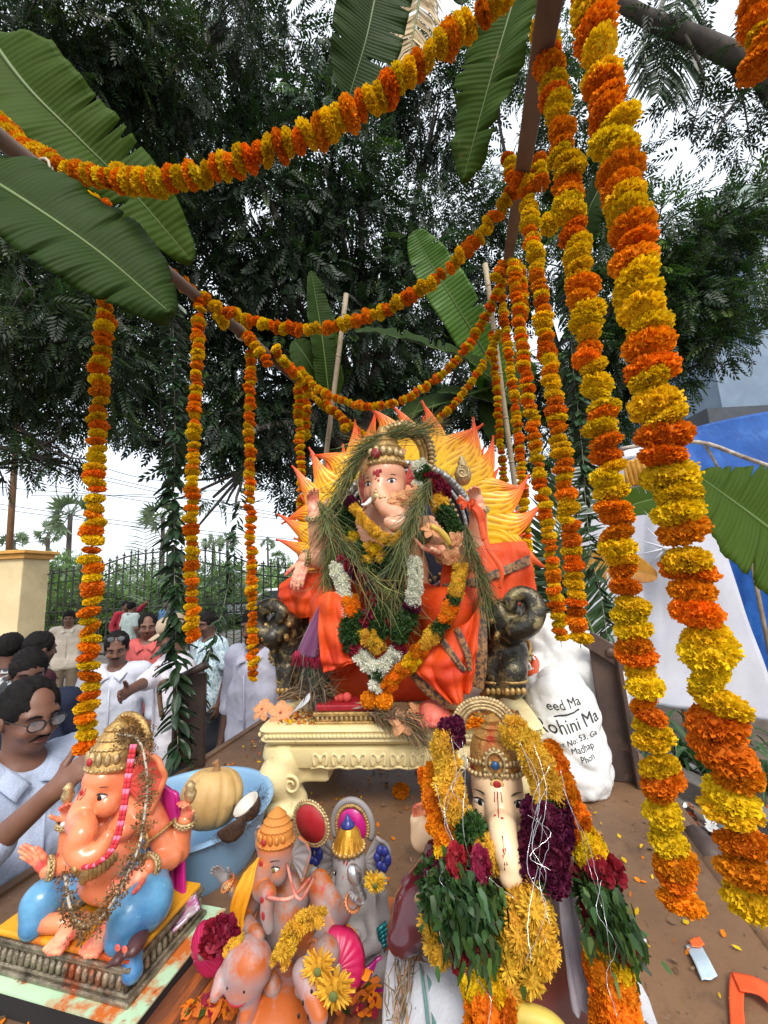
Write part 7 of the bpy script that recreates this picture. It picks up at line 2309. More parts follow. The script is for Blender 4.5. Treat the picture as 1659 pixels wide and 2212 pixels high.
for (u, v, s, n, lab) in ((688, 2088, .030, -CF + CU * .2, 'yellow-orange chrysanthemum standing left of the magenta round'), (722, 2135, .036, -CF + CU * .1, 'pale yellow chrysanthemum with green centre at the bottom'), (810, 1905, .026, -CF, 'yellow chrysanthemum pinned on the grey clay idol\'s trunk')):
    T = thing('chrysanthemum', P(u, v, .745 if u < 800 else .93), lab, 'flower', 'single chrysanthemums')
    o = inst('petals', MG['d'][0], T, P(u, v, .745 if u < 800 else .93), frame(n), s)
    b = MB()
    b.ell(P(u, v, .745 if u < 800 else .93) + nrm(n) * s * .36, (s * .22, s * .22, s * .1), frame(n))
    b.build('centre', M('flower_centre', lin((110, 120, 60)), None, 30, .8, .5), T)
# heap of powder, petals and leaf scraps on the board
scatter('powder_litter', 'orange powder, petals and leaf scraps on the stained board', 380, lambda s, t: PZ(400 + 420 * s, 2190 - 150 * s * t - 20 * t, BED + .03 + .004 * random.random()), .012, [('orange_petals', m_or, .3), ('rose_petals', m_rose, .2), ('leaf_scraps', m_leafy, .15), ('powder_flakes', m_opow, .6)])

# ---------------------------------------------------------------- small grey clay idol behind
i3 = thing('idol', A(-.385, 1.03, BED), 'small unpainted grey clay idol with magenta halo and gold crown', 'statue')
hc3 = A(-.395, 1.01, 1.325)
F3 = rotz(math.radians(4))
def h3(x, y, z):
    return hc3 + F3 @ A(x, y, z) * A(.78, .78, 1 if z < -.01 else .78)
pr = [('e', hc3, (.052, .05, .056), F3, .012), ('e', h3(-.025, -.025, -.028), (.025, .028, .028), F3, .01), ('e', h3(.025, -.025, -.028), (.025, .028, .028), F3, .01), ('e', h3(0, .01, -.085), (.075, .055, .05), F3, .015), ('e', h3(.0, -.005, -.135), (.078, .065, .06), F3, .015), ('e', h3(0, .0, -.185), (.095, .075, .04), F3, .02),
      ('b', h3(0, .01, -.203), (.09, .06, .008), F3, .008, .01)]
tk3 = spline([h3(0, -.04, 0), h3(-.004, -.065, -.045), h3(-.006, -.078, -.09), h3(.018, -.085, -.118), h3(.04, -.08, -.10)], 14)
pr += limb(list(tk3), list(np.linspace(.027, .012, 14)), .006)
for sx in (-1, 1):
    pr += limb([h3(sx * .065, .0, -.075), h3(sx * .10, -.01, -.10), h3(sx * .105, -.02, -.045)], [.026, .022, .016], .008) + [('e', h3(sx * .105, -.025, -.02), (.018, .013, .024), F3, .008)]
    pr += limb([h3(sx * .06, -.01, -.085), h3(sx * .085, -.04, -.135), h3(sx * .05, -.085, -.13)], [.024, .02, .015], .008)
    pr += limb([h3(sx * .05, -.02, -.185), h3(sx * .10, -.05, -.18), h3(sx * .02, -.085, -.195)], [.036, .03, .02], .012)
skin('body', rs(pr, .78), .0034, m_grey2, i3, .008)
snap = snapper()
for sx in (-1, 1):
    ne = F3 @ A(sx * .4, -1, .1)
    eye(i3, snap(h3(sx * .03, -.05, -.002), ne), ne, F3 @ A(sx, .3, .14), .009, brow=False)
    ear_sheet(i3, h3(sx * .045, .01, .0), F3 @ A(sx * .9, .3, 0), F3 @ A(0, 0, 1), F3 @ A(sx * .2, -1, 0), .055, .085, m_grey2, m_grey2, curl=.3)
    b = MB()
    oc = h3(sx * .108, -.01, .025)
    for t in range(7):
        b.ell(oc + F3 @ A(.012 * math.cos(t), 0, .018 * math.sin(t)), (.010, .008, .011), None, 7, 6)
    b.build('blue_ornament', M('ultramarine_paint', (.02, .03, .22), (.012, .02, .14), 20, .4, .4), i3)
hh = h3(0, .045, .075)
RH3 = np.stack([F3[:, 0], F3[:, 2], -F3[:, 1]], 1)
b = MB()
b.lathe([(.004, .004), (.036, .004), (.037, 0), (.004, -.004)], hh, 36, RH3, (1, 1.15))
b.build('halo_disc', m_mag, i3)
b = MB()
for t in np.linspace(-.4, PI + .4, 30):
    b.ell(hh + RH3 @ A(.041 * math.cos(t), .048 * math.sin(t), .002), (.0055, .004, .0055), None, 6, 5)
b.build('halo_rim', m_gold, i3)
b = MB()
b.tube([hh + RH3 @ A((.050) * math.cos(t), .058 * math.sin(t), -.004) for t in np.linspace(-.5, PI + .5, 30)], .008, 8)
b.build('halo_edge', m_grey2, i3)
b = MB()
b.lathe([(.036, 0), (.039, .005), (.036, .011), (.032, .016), (.027, .038), (.016, .050)], h3(0, -.0, .036), 40, F3, (1, 1), 20, .04)
cr = b.build('crown', M('bright_gold', lin((214, 160, 50)), lin((170, 116, 30)), 20, .35, .3, metal=.55), i3, angle=50)
b = MB()
for t in np.linspace(0, 2 * PI, 20, endpoint=False):
    b.ell(h3(0, 0, .044) + F3 @ A(.037 * math.cos(t), .037 * math.sin(t), 0), (.006, .005, .006), None, 6, 5)
tag(b.build('crown_relief', m_gold, cr), kind='stuff')
b = MB()
b.lathe([(.016, 0), (.018, .005), (.011, .011), (.008, .017), (.002, .028)], h3(0, 0, .10), 16, F3)
b.build('blue_tip', M('ultramarine_paint2', (.03, .04, .25), (.02, .03, .16), 20, .3, .1), cr)
b = MB()
b.tube([snap(h3(-.004, -.07, .03), A(0, -1, 0)), snap(h3(0, -.07, .0), A(0, -1, 0)), snap(h3(.006, -.07, .03), A(0, -1, 0))], .0022, 6)
b.build('red_mark', m_redp, i3)
patch('pink_drape', [[h3(.05, -.095, -.16), h3(.10, -.05, -.15)], [h3(.05, -.10, -.19), h3(.115, -.05, -.185)], [h3(.06, -.10, -.215), h3(.12, -.05, -.213)]], m_mag, i3, 14, 14, .004, 2, .006)
b = MB()
for k_ in range(5):
    b.tube([h3(.095, -.06 + .004 * k_, -.10 - .010 * k_), h3(.118, -.04, -.095 - .010 * k_)], .005, 6)
b.build('teal_band', M('teal_foil', (.01, .18, .2), (.01, .10, .12), 12, .25, .2, metal=.5), i3)

# ---------------------------------------------------------------- right idol: cream face wrapped in thick garlands
i4 = thing('idol', A(-.02, .90, BED), 'cream-faced elephant-headed idol buried in thick garlands and tinsel', 'statue')
m_cream4 = M('idol_skin_cream', lin((238, 206, 166)), lin((228, 188, 144)), 6, .4, .05, 40, coat=.15, stains=[(lin((214, 96, 60)), 9, .66, .76, 0)])
hc4 = P(1074, 1702, .87)
F4 = rotz(math.radians(2)) @ rotx(.0)
def h4(x, y, z):
    return hc4 + F4 @ A(x, y, z) * A(.78, .72, .72)
pr = [('e', hc4, (.064, .062, .072), F4, .012), ('e', h4(0, -.012, .03), (.060, .055, .05), F4, .012), ('e', h4(-.034, -.035, -.03), (.029, .03, .034), F4, .01), ('e', h4(.034, -.035, -.03), (.029, .03, .034), F4, .01),
      ('e', (-.03, .91, 1.46), (.12, .07, .08), None, .02), ('e', (-.03, .88, 1.36), (.125, .10, .11), None, .02), ('e', (-.03, .90, 1.25), (.16, .12, .10), None, .03), ('e', (-.03, .90, 1.16), (.18, .14, .05), None, .03)]
tk4 = spline([h4(.0, -.05, .005), h4(.004, -.08, -.045), P(1085, 1790, .765), P(1096, 1845, .735), P(1108, 1880, .73), P(1098, 1896, .725)], 18)
pr += limb(list(tk4), list(np.linspace(.036, .019, 18)), .006)
a4 = {'r': (A(.075, .90, 1.47), P(1215, 1830, .90), P(1228, 1862, .84)), 'l': (A(-.135, .93, 1.48), P(912, 1810, .97), P(902, 1772, .965))}
for q in a4.values():
    pr += limb(list(q), [.042, .032, .022], .01)
skin('body', rs(pr[:4], .76) + rs(pr[4:8], .85) + rs(pr[8:], .76), .0038, m_cream4, i4, .008)
snap = snapper()
for k_, hd in {'r': hand(a4['r'][2], P(1246, 1900, .805) - a4['r'][2], CU * .6 - CF, .06, -1, .5, .08), 'l': hand(a4['l'][2], P(900, 1722, .955) - a4['l'][2], -CF + CR * .4, .06, 1, .7, .08)}.items():
    skin('hand', hd, .0028, m_hand1, i4, .004)
for sx in (-1, 1):
    ne = F4 @ A(sx * .5, -1, .05)
    eye(i4, snap(h4(sx * .040, -.055, -.008), ne), ne, F4 @ A(sx, .3, .22), .0135)
    b = MB()
    b.tube(spline([h4(sx * .03, -.072, -.055), h4(sx * .04, -.09, -.075), h4(sx * .044, -.10, -.082)], 7), np.linspace(.006, .003, 7), 7)
    b.build('tusk', m_white, i4)
b = MB()
b.ell(snap(h4(0, -.07, .042), F4 @ A(0, -1, .2)), (.012, .002, .008), F4)
b.build('sandal_mark', M('sandal_paste', lin((226, 186, 110)), None, 9, .7, .1), i4)
b = MB()
b.ell(snap(h4(0, -.07, .042), F4 @ A(0, -1, .2)) + F4 @ A(0, -.002, 0), (.007, .002, .007), F4)
for s in (-1, 0, 1):
    b.tube([snap(h4(s * .007, -.07, .028), A(0, -1, .1)), snap(h4(s * .0085, -.07, .008 - (.004 if s == 0 else 0)), A(0, -1, .1))], .0011, 5)
b.ell(snap(h4(-.007, -.07, .004), A(0, -1, .1)), (.0028, .0015, .002))
b.ell(snap(h4(.007, -.07, .004), A(0, -1, .1)), (.0028, .0015, .002))
for i in (3, 5, 7, 9):
    b.tube([snap(tk4[i] + A(0, -.02, .008), A(0, -1, 0)), snap(tk4[i] + A(.001, -.02, -.010), A(0, -1, 0))], .0012, 4)
b.build('forehead_mark', m_redp, i4)
b = MB()
b.lathe([(x * .70, y * .68) for x, y in ((.066, 0), (.070, .006), (.068, .02), (.066, .05), (.058, .08), (.05, .088), (.052, .094), (.034, .102), (.028, .108), (.03, .114), (.02, .12), (.022, .132), (.014, .138), (.002, .146))], h4(0, .004, .048), 36, F4)
cr = b.build('crown', M('crown_red_gold', lin((186, 138, 72)), lin((176, 46, 32)), 16, .42, .9, 60, metal=.45, lo=.48, hi=.6), i4, angle=50)
b = MB()
cc_ = h4(0, -.064, .085)
ring(b, cc_, F4[:, 1], .017, .003, 24, 1.3)
for t in np.linspace(0, 2 * PI, 16, endpoint=False):
    b.ell(cc_ + F4 @ A(.021 * math.cos(t), .0, .026 * math.sin(t)), (.0042, .0035, .0042), None, 7, 6)
for t in np.linspace(-1.3, 1.3, 15):
    b.ell(h4(.07 * math.sin(t), -.07 * math.cos(t) + .004, .056 + .004 * math.cos(t * 3)), (.005, .0045, .0055), None, 7, 6)
    b.ell(h4(.066 * math.sin(t), -.066 * math.cos(t) + .004, .072 + .012 * math.cos(t)), (.0042, .0038, .006), None, 7, 6)
tag(b.build('crown_relief', m_gold2, cr), kind='stuff')
b = MB()
b.ell(cc_ + A(0, -.004, 0), (.0075, .005, .008))
b.build('blue_jewel', _mats['blue_gem'], cr)
b = MB()
hh = h4(-.02, .07, .13)
RH4 = np.stack([F4[:, 0], F4[:, 2], -F4[:, 1]], 1)
for r, tr2 in ((.042, .005), (.050, .0045), (.057, .005)):
    b.tube([hh + RH4 @ A(r * math.cos(t), r * .86 * math.sin(t), .0) for t in np.linspace(-.1, PI + .1, 36)], tr2, 7)
for t in np.linspace(-.1, PI + .1, 30):
    b.ell(hh + RH4 @ A(.063 * math.cos(t), .055 * math.sin(t), 0), (.0055, .004, .0055), None, 7, 6)
b.build('halo_arch', m_gold2, i4)
skin('robe', rs([('e', (-.03, .875, 1.36), (.135, .11, .10), None, .03), ('e', (-.03, .885, 1.25), (.175, .135, .11), None, .03), ('e', (-.03, .89, 1.16), (.20, .155, .055), None, .03)], .9), .007, M('robe_maroon', lin((110, 34, 32)), lin((84, 58, 36)), 7, .5, .4, 18), i4, .02)
# garlands of the right idol
G4 = 'garlands on the cream-faced idol'
def gar4(label, l, pat, size, thick=4, sp=.42):
    return blob_garland(label, l, pat, size * 1.12, thick, sp, grp=G4)
gar4('yellow chrysanthemum garland down the left side of the cream face', [(985, 1578, .83), (962, 1590, .82), (964, 1650, .80), (976, 1710, .78), (992, 1765, .765)], 'mmccccccccccc', 0.0304)
gar4('yellow chrysanthemum garland down the right side of the cream face', [(1105, 1572, .84), (1140, 1605, .82), (1164, 1660, .80), (1184, 1715, .785), (1190, 1745, .78)], 'cccccccccgg', 0.0317)
gar4('orange marigold garland on the outer left of the cream-faced idol', [(935, 1672, .85), (945, 1720, .83), (955, 1770, .81), (968, 1815, .79), (985, 1848, .775)], 'oooooooyy', 0.0356)
gar4('orange marigold garland on the outer right falling to the floor', [(1180, 1630, .86), (1205, 1690, .84), (1225, 1750, .825), (1255, 1800, .81), (1280, 1845, .80)], 'ooooooooyy', 0.0343)
gar4('red rose, leaf and marigold tail hanging at the lower right', [(1288, 1885, .79), (1298, 1930, .775), (1310, 1985, .76), (1312, 2035, .745), (1318, 2080, .735), (1325, 2150, .72), (1335, 2230, .70)], 'rggggrryyoooooo', 0.0396)
gar4('maroon cockscomb garland beside the cream trunk', [(1178, 1760, .775), (1178, 1800, .765), (1176, 1845, .755), (1170, 1872, .75)], 'mmmmmg', 0.048)
gar4('yellow chrysanthemum loop low on the right of the trunk', [(1150, 1900, .74), (1135, 1940, .72), (1165, 1985, .70), (1160, 2050, .69), (1120, 2105, .68), (1085, 2130, .675)], 'gccccccccccc', 0.0356)
gar4('yellow chrysanthemum strand in the middle below the trunk', [(1115, 1990, .70), (1110, 2040, .685), (1100, 2090, .68)], 'cccc', 0.0330)
gar4('huge green leaf bunch low on the left of the cream-faced idol', [(950, 1935, .76), (1000, 1930, .73), (1040, 1950, .71), (1010, 1985, .70), (975, 1990, .72)], 'gggggg', 0.0561, 4, .4)
gar4('maroon and red rose clump left of the trunk tip', [(945, 1880, .77), (975, 1885, .755), (1025, 1875, .745)], 'mmrr', 0.0317)
gar4('small yellow flower strand at the left of the trunk', [(1042, 1815, .755), (1065, 1850, .74), (1085, 1868, .73)], 'ccc', 0.0264, 2)
gar4('leaf strand beside the left cheek of the cream face', [(1012, 1775, .765), (1020, 1800, .76), (1028, 1822, .755)], 'ggg', 0.0330)
gar4('yellow edge garland left of the big leaf bunch', [(938, 1990, .75), (948, 2035, .73), (965, 2075, .715)], 'cccc', 0.0304, 3)
gar4('yellow then orange marigold tail hanging at the bottom centre', [(1030, 2050, .69), (1038, 2085, .68), (1040, 2130, .665), (1050, 2180, .65), (1055, 2250, .635)], 'ryyyooooo', 0.0422)
for (u, v, lab) in ((1078, 2025, 'red rose hanging head-down below the leaf bunch'), (985, 1860, 'red rosebud left of the cream trunk'), (1038, 1868, 'red rosebud touching the cream trunk tip')):
    T = thing('red_rose', P(u, v, .70), lab, 'flower', 'single red roses on the cream-faced idol')
    inst('blossom', MG['r'][0], T, P(u, v, .695), frame(A(0, -.3, -1)), (.016, .016, .03))
# long soft leaves of the big bunch
grass('long soft leaf blades over the big leaf bunch', PP([(960, 1900, .735), (1000, 1930, .70), (1020, 1970, .685), (1020, 2010, .685)]), 900, .020, .075, .0045, m_leafy, 'leaf_bunch', grp=G4, droop=.3)
grass('long soft leaf blades over the lower right tail', PP([(1280, 1925, .755), (1305, 1960, .745), (1320, 2000, .735), (1340, 2040, .73)]), 600, .020, .05, .0045, m_leafy, 'leaf_bunch', grp=G4, droop=.3)
# silver tinsel threads
tn = thing('tinsel_threads', P(1100, 1700, .75), 'shiny silver tinsel threads wrapped over the cream-faced idol\'s garlands', 'tinsel')
m_tin = M('silver_tinsel', (.8, .8, .82), None, 9, .18, 0, metal=1)
for q in ([(1130, 1620), (1165, 1720), (1150, 1830), (1175, 1900)], [(1000, 1650), (960, 1740), (985, 1830), (1010, 1900)], [(1215, 1700), (1250, 1790), (1275, 1880), (1300, 1960)], [(1170, 1760), (1150, 1830), (1180, 1890), (1160, 1960), (1180, 2040)], [(1140, 1760), (1190, 1800), (1145, 1850), (1190, 1880)], [(980, 1600), (1010, 1650), (975, 1700), (1015, 1750)], [(1150, 1600), (1180, 1700), (1170, 1800), (1160, 1880), (1140, 1990), (1150, 2080)], [(1120, 1600), (1165, 1690), (1150, 1790), (1140, 1880), (1180, 1960), (1130, 2090)], [(1210, 1660), (1230, 1740), (1270, 1820), (1290, 1900), (1310, 2000), (1320, 2120)], [(975, 1590), (985, 1680), (960, 1770), (980, 1840), (950, 1900), (1000, 1950)],
          [(1000, 1600), (1005, 1690), (1000, 1780), (1015, 1850), (1060, 1900), (1110, 1940)], [(940, 1690), (960, 1770), (990, 1850), (960, 1930), (950, 2010), (970, 2080)], [(1190, 1650), (1150, 1740), (1195, 1840), (1150, 1900)], [(1180, 1700), (1160, 1760), (1185, 1820), (1165, 1900), (1190, 2000)], [(1040, 2060), (1030, 2110), (1060, 2160), (1050, 2230)], [(1300, 1900), (1290, 1970), (1330, 2040), (1310, 2110), (1335, 2200)], [(1090, 1940), (1060, 1900), (1000, 1880), (960, 1910)]):
    b = MB()
    pts = spline([P(u, v, np.interp(v, [1580, 1750, 1900, 2050, 2230], [.785, .735, .70, .655, .61]) + (.03 if u > 1190 else 0) + rng.normal() * .008) for u, v in q], 40)
    b.tube(pts + rng.normal(size=pts.shape) * .0004, .00045, 4)
    b.build('thread', m_tin, tn)
# cloths under it, maroon bull head of its seat
T = thing('striped_towel', P(900, 2130, .76), 'white towel with green stripes under the cream-faced idol', 'towel')
m_tow = M('towel_white', (.66, .67, .70), (.58, .59, .62), 6, .85, .3, 60)
m_tows = M('towel_stripe', lin((120, 160, 152)), lin((100, 140, 134)), 6, .85, .3, 60)
rows = [PP([(840, 2050, .86), (880, 2055, .84), (930, 2065, .80), (990, 2085, .76)]), PP([(832, 2110, .80), (880, 2115, .77), (940, 2130, .73), (1000, 2150, .70)]), PP([(828, 2170, .76), (880, 2180, .73), (950, 2195, .69), (1010, 2210, .66)]), PP([(826, 2240, .72), (890, 2250, .69), (960, 2260, .65), (1020, 2270, .62)])]
patch('fabric', rows, m_tow, T, 30, 30, .004, 2, .003, seed=5)
for (u0, w_) in ((905, 6), (918, 9), (934, 5)):
    patch('stripe', [PP([(u0 - 2, 2068, .812), (u0 - 2 + w_, 2070, .808)]), PP([(u0 + 6, 2122, .742), (u0 + 6 + w_, 2124, .738)]), PP([(u0 + 14, 2186, .702), (u0 + 14 + w_, 2188, .698)]), PP([(u0 + 20, 2250, .66), (u0 + 20 + w_, 2252, .656)])], m_tows, T, 24, 3, .0, 2, .002, seed=5)
T = thing('striped_towel', P(1370, 2150, .78), 'white and green cloth corner showing at the lower right of the cream-faced idol', 'towel')
patch('fabric', [PP([(1328, 2075, .86), (1360, 2090, .86), (1385, 2130, .84)]), PP([(1335, 2130, .80), (1375, 2140, .80), (1405, 2170, .79)]), PP([(1340, 2190, .75), (1385, 2200, .75), (1425, 2230, .74)])], m_tow, T, 24, 24, .005, 2, .003, seed=8)
T = thing('striped_towel', P(1230, 2000, .80), 'grey-white cloth hanging between the garlands of the cream-faced idol', 'towel')
patch('fabric', [PP([(1205, 1900, .82), (1240, 1905, .83)]), PP([(1210, 1990, .79), (1250, 2000, .80)]), PP([(1220, 2080, .76), (1265, 2090, .77)]), PP([(1235, 2180, .72), (1290, 2190, .73)])], M('grey_cloth', lin((176, 168, 172)), lin((140, 132, 140)), 6, .85, .3), T, 30, 14, .006, 2, .003, seed=2)
bh = P(905, 1965, .80)
nz = P(868, 2030, .76)
bull = thing('bull_head_seat', bh, 'glossy maroon bull head with gold forehead mark at the cream-faced idol\'s side', 'statue')
m_mar = M('maroon_gloss', lin((92, 20, 30)), lin((66, 14, 24)), 6, .18, .04, 20, coat=.5)
pr = [('e', bh, (.042, .055, .05), rotz(.3), .02), ('c', bh + A(-.01, -.01, -.01), nz, .036, .022, .02), ('e', nz, (.024, .02, .018), None, .01), ('e', bh + A(.06, .05, .0), (.08, .09, .09), None, .03), ('c', bh + A(.02, .03, .03), bh + A(.02, .05, .075), .016, .01, .01)]
skin('head', pr, .0045, m_mar, bull, .015)
snap = snapper()
b = MB()
b.ell(snap(P(905, 1940, .77), -CF), (.009, .004, .013))
b.build('gold_mark', m_gold2, bull)
b = MB()
ring(b, bh + A(.035, .04, -.04), nrm(A(.6, .3, -.7)), .07, .012, 28)
b.build('gold_collar', m_border, bull)
T = thing('bananas', P(1130, 2190, .66), 'yellow-green banana lying at the bottom below the garlands', 'fruit')
b = MB()
b.tube(spline([P(1080, 2190, .66), P(1130, 2195, .66), P(1190, 2215, .66), P(1240, 2260, .66)], 16), .014 * np.sin(np.linspace(.3, 2.95, 16)) ** .5, 9)
b.build('peel', M('banana_peel2', lin((214, 186, 84)), lin((176, 160, 70)), 9, .5, .1), T)
grass('bundle of dry thin roots lying on the striped towel', PP([(860, 2240, .69), (868, 2190, .72), (872, 2140, .75), (878, 2090, .78)]), 90, .08, .05, .0012, m_straw, 'dry_roots', grp='dry stalks on the towel', droop=-.02)

# ================================================================ PEOPLE
m_hair = M('black_hair', (.007, .006, .006), (.014, .012, .011), 60, .75, .6, 120, spec=.15)
SK = [M('skin_a', lin((122, 84, 66)), lin((106, 70, 54)), 9, .5, .12, 45, attr=True, stains=[((.05, .028, .02), 30, .66, .78, 0)]), M('skin_b', lin((104, 70, 54)), lin((88, 58, 46)), 9, .5, .12, 45, attr=True, stains=[((.05, .028, .02), 30, .66, .78, 0)]), M('skin_c', lin((134, 96, 74)), lin((118, 82, 62)), 9, .5, .12, 45, attr=True, stains=[((.05, .028, .02), 30, .66, .78, 0)])]
m_eyew = M('eye_white', (.42, .38, .35), None, 9, .3, 0)
m_lip = M('lip', lin((112, 62, 56)), None, 9, .5, 0)
m_metal = M('watch_steel', (.5, .5, .5), None, 9, .3, 0, metal=.9)
m_frame = M('glasses_frame', (.02, .018, .02), None, 9, .3, 0)
m_lens = M('glasses_lens', (.7, .72, .74), None, 9, .05, 0, alpha=.18)
m_trou = M('dark_trousers', lin((44, 46, 54)), lin((34, 36, 42)), 9, .8, .2, 60)
def ik(s, w_, l1, l2, hint):
    d = w_ - s
    L = min(np.linalg.norm(d), (l1 + l2) * .995)
    d = nrm(d)
    a = (l1 * l1 - l2 * l2 + L * L) / (2 * L)
    h = math.sqrt(max(l1 * l1 - a * a, 0))
    hv = nrm(np.asarray(hint, float) - d * (np.asarray(hint, float) @ d))
    return s + d * a + hv * h, s + d * L
def person(label, u, v, h, face, shirt, skin_=0, head=(0, 0), arms=(None, None), sleeve='long', res=.010, hair=1, tache=True, glasses=None, cap=None, trousers=None, belly=0.0, beard=False, buttons=True, group=None, watch=False, shirt_open=True):
    """standing man; (u, v) surveys his head centre, face = horizontal direction he faces, arms = wrist targets in world space (left, right)"""
    hp = PZ(u, v, .932 * h)
    s = h / 1.70
    yaw = math.atan2(face[0], -face[1])
    R = rotz(yaw)
    base = A(hp[0], hp[1], 0) + R @ A(0, .02, 0) * s
    def q(x, y, z):
        return base + R @ (A(x, y, z) * s)
    T = thing('person', base, label, 'person', group)
    ms = SK[skin_]
    HR = R @ rotz(head[0]) @ rotx(head[1])
    hc = q(0, -.02, 1.585)
    def hh(x, y, z):
        return hc + HR @ (A(x, y, z) * s)
    J = {}
    for i, sx in enumerate((-1, 1)):                 # -1: his right (local -x)
        sh = q(sx * .185, .01, 1.385)
        w_ = arms[i]
        if w_ is None:
            w_ = q(sx * .26, -.04, .86)
        el, wr = ik(sh, np.asarray(w_, float), .285 * s, .27 * s, R @ A(sx * .5, .4, -.8))
        J[sx] = (sh, el, wr)
    bp = [('e', hh(0, .012, .025), (.074 * s, .092 * s, .092 * s), HR, .02), ('e', hh(0, -.02, -.045), (.060 * s, .072 * s, .075 * s), HR, .03), ('e', hh(0, -.052, -.088), (.030 * s, .026 * s, .022 * s), HR, .02), ('e', hh(0, -.062, .028), (.058 * s, .026 * s, .014 * s), HR, .02),
          ('c', hh(0, -.085, .018), hh(0, -.108, -.022), .009 * s, .013 * s, .012), ('e', hh(-.012, -.098, -.026), (.010 * s, .010 * s, .008 * s), HR, .006), ('e', hh(.012, -.098, -.026), (.010 * s, .010 * s, .008 * s), HR, .006), ('e', hh(-.04, -.06, -.03), (.022 * s, .022 * s, .02 * s), HR, .02), ('e', hh(.04, -.06, -.03), (.022 * s, .022 * s, .02 * s), HR, .02)]
    for sx in (-1, 1):
        bp += [('e', hh(sx * .077, .015, -.012), (.010 * s, .020 * s, .032 * s), HR @ rotz(sx * .35), .006), ('-e', hh(sx * .034, -.092, .008), (.016 * s, .010 * s, .009 * s), HR, .008)]
    bp += [('c', q(0, .02, 1.42), hh(0, .02, -.06), .062 * s, .055 * s, .03), ('e', q(0, .01, 1.27), (.165 * s, .10 * s, .17 * s), R, .05), ('e', q(0, 0, 1.05), ((.15 + belly * .3) * s, (.105 + belly) * s, .16 * s), R, .05), ('e', q(0, .01, .92), (.16 * s, .11 * s, .12 * s), R, .05)]
    for sx in (-1, 1):
        sh, el, wr = J[sx]
        bp += limb([q(sx * .12, .01, 1.39), sh, el, wr], [.06 * s, .052 * s, .042 * s, .029 * s], .02)
        bp += hand(wr, wr - el + A(0, 0, -.02), R @ A(-sx, 0, 0), .175 * s, 1 if sx < 0 else -1, .4, .08)
        bp += limb([q(sx * .09, .0, .90), q(sx * .10, -.01, .48), q(sx * .10, .02, .09)], [.085 * s, .06 * s, .042 * s], .03) + [('c', q(sx * .10, .03, .045), q(sx * .11, -.15, .035), .042 * s, .032 * s, .02)]
    def tone(V):                                      # shaved beard, darker around the eyes, redder cheeks
        L = (V - hc) @ HR / s
        c = np.ones((len(V), 3))
        jaw = np.clip((-.022 - L[:, 2]) / .025, 0, 1) * np.clip((.03 - L[:, 1]) / .03, 0, 1) * (np.abs(L[:, 0]) < .09) * (L[:, 2] > -.14)
        c *= (1 - stubble * jaw)[:, None] ** np.array([.9, 1.0, 1.0])
        for sx in (-1, 1):
            e = np.exp(-(((L[:, 0] - sx * .034) / .022) ** 2 + ((L[:, 2] - .008) / .014) ** 2)) * (L[:, 1] < -.04)
            c *= (1 - .28 * e)[:, None]
        ck = np.exp(-((np.abs(L[:, 0]) - .045) / .02) ** 2 - ((L[:, 2] + .02) / .02) ** 2) * (L[:, 1] < -.03)
        c *= 1 + ck[:, None] * np.array([.12, .05, .04])
        return c
    stubble = .45 if beard else random.uniform(.12, .38)
    skin('body', bp, res, ms, T, .02, tone)
    snap = snapper()
    # shirt
    sp = [('e', q(0, .01, 1.28), (.198 * s, .122 * s, .175 * s), R, .05), ('b', q(0, .0, 1.02), ((.125 + belly * .25) * s, (.055 + belly * .9) * s, .15 * s), R, .06 * s, .06), ('b', q(0, .005, .86), (.13 * s, .065 * s, .05 * s), R, .055 * s, .05)]
    for sx in (-1, 1):
        sh, el, wr = J[sx]
        sp += limb([q(sx * .11, .01, 1.39), sh], [.078 * s, .074 * s], .03)
        if sleeve == 'long':
            sp += limb([sh, el, el * .25 + wr * .75], [.074 * s, .060 * s, .046 * s], .02)
        elif sleeve == 'rolled':
            sp += limb([sh, el, el * .7 + wr * .3], [.074 * s, .062 * s, .056 * s], .02)
        else:
            sp += limb([sh, sh * .3 + el * .7], [.076 * s, .066 * s], .02)
    sp += [('-e', q(0, -.02, 1.475), (.072 * s, .085 * s, .075 * s), R, .015)]
    if shirt_open:
        sp += [('-e', q(0, -.125, 1.40), (.030 * s, .05 * s, .075 * s), R, .02)]
    V, F_ = sdf(sp, res, .03)
    g = np.random.default_rng(int(u * 7 + v) % 1000)
    d = np.zeros(len(V))
    for i in range(9):
        w_ = g.normal(size=3) * A(1, 1, .6)
        w_ = w_ / np.linalg.norm(w_) * g.uniform(18, 55)
        d += (1 - np.abs(np.sin(V @ w_ + g.uniform(0, 6) + 1.2 * np.sin(V @ g.normal(size=3) * 9)))) ** 2
    nn = V - V.mean(0)
    nn[:, 2] *= .2
    nn /= np.linalg.norm(nn, axis=1, keepdims=True)
    V = V + nn * ((d - d.mean()) * .0022 * s)[:, None]
    b = MB()
    b.v, b.n, b.f, b.uv, b.c = [V], len(V), [tuple(x) for x in F_.tolist()], [np.zeros((len(V), 2))], [np.ones((len(V), 3))]
    so = b.build('shirt', shirt, T)
    for sx in (-1, 1):                                # collar wings folded over the neckline
        inner = [q(sx * .004, .075, 1.475), q(sx * .062, .045, 1.468), q(sx * .072, -.01, 1.452), q(sx * .048, -.066, 1.418), q(sx * .012, -.098, 1.372)]
        outer = [q(sx * .006, .094, 1.440), q(sx * .084, .064, 1.432), q(sx * .108, -.010, 1.418), q(sx * .098, -.082, 1.392), q(sx * .066, -.128, 1.345)]
        patch('collar', [inner, [a_ * .5 + c_ * .5 + A(0, 0, .006) for a_, c_ in zip(inner, outer)], outer], shirt, so, 6, 12, 0, 1, .004)
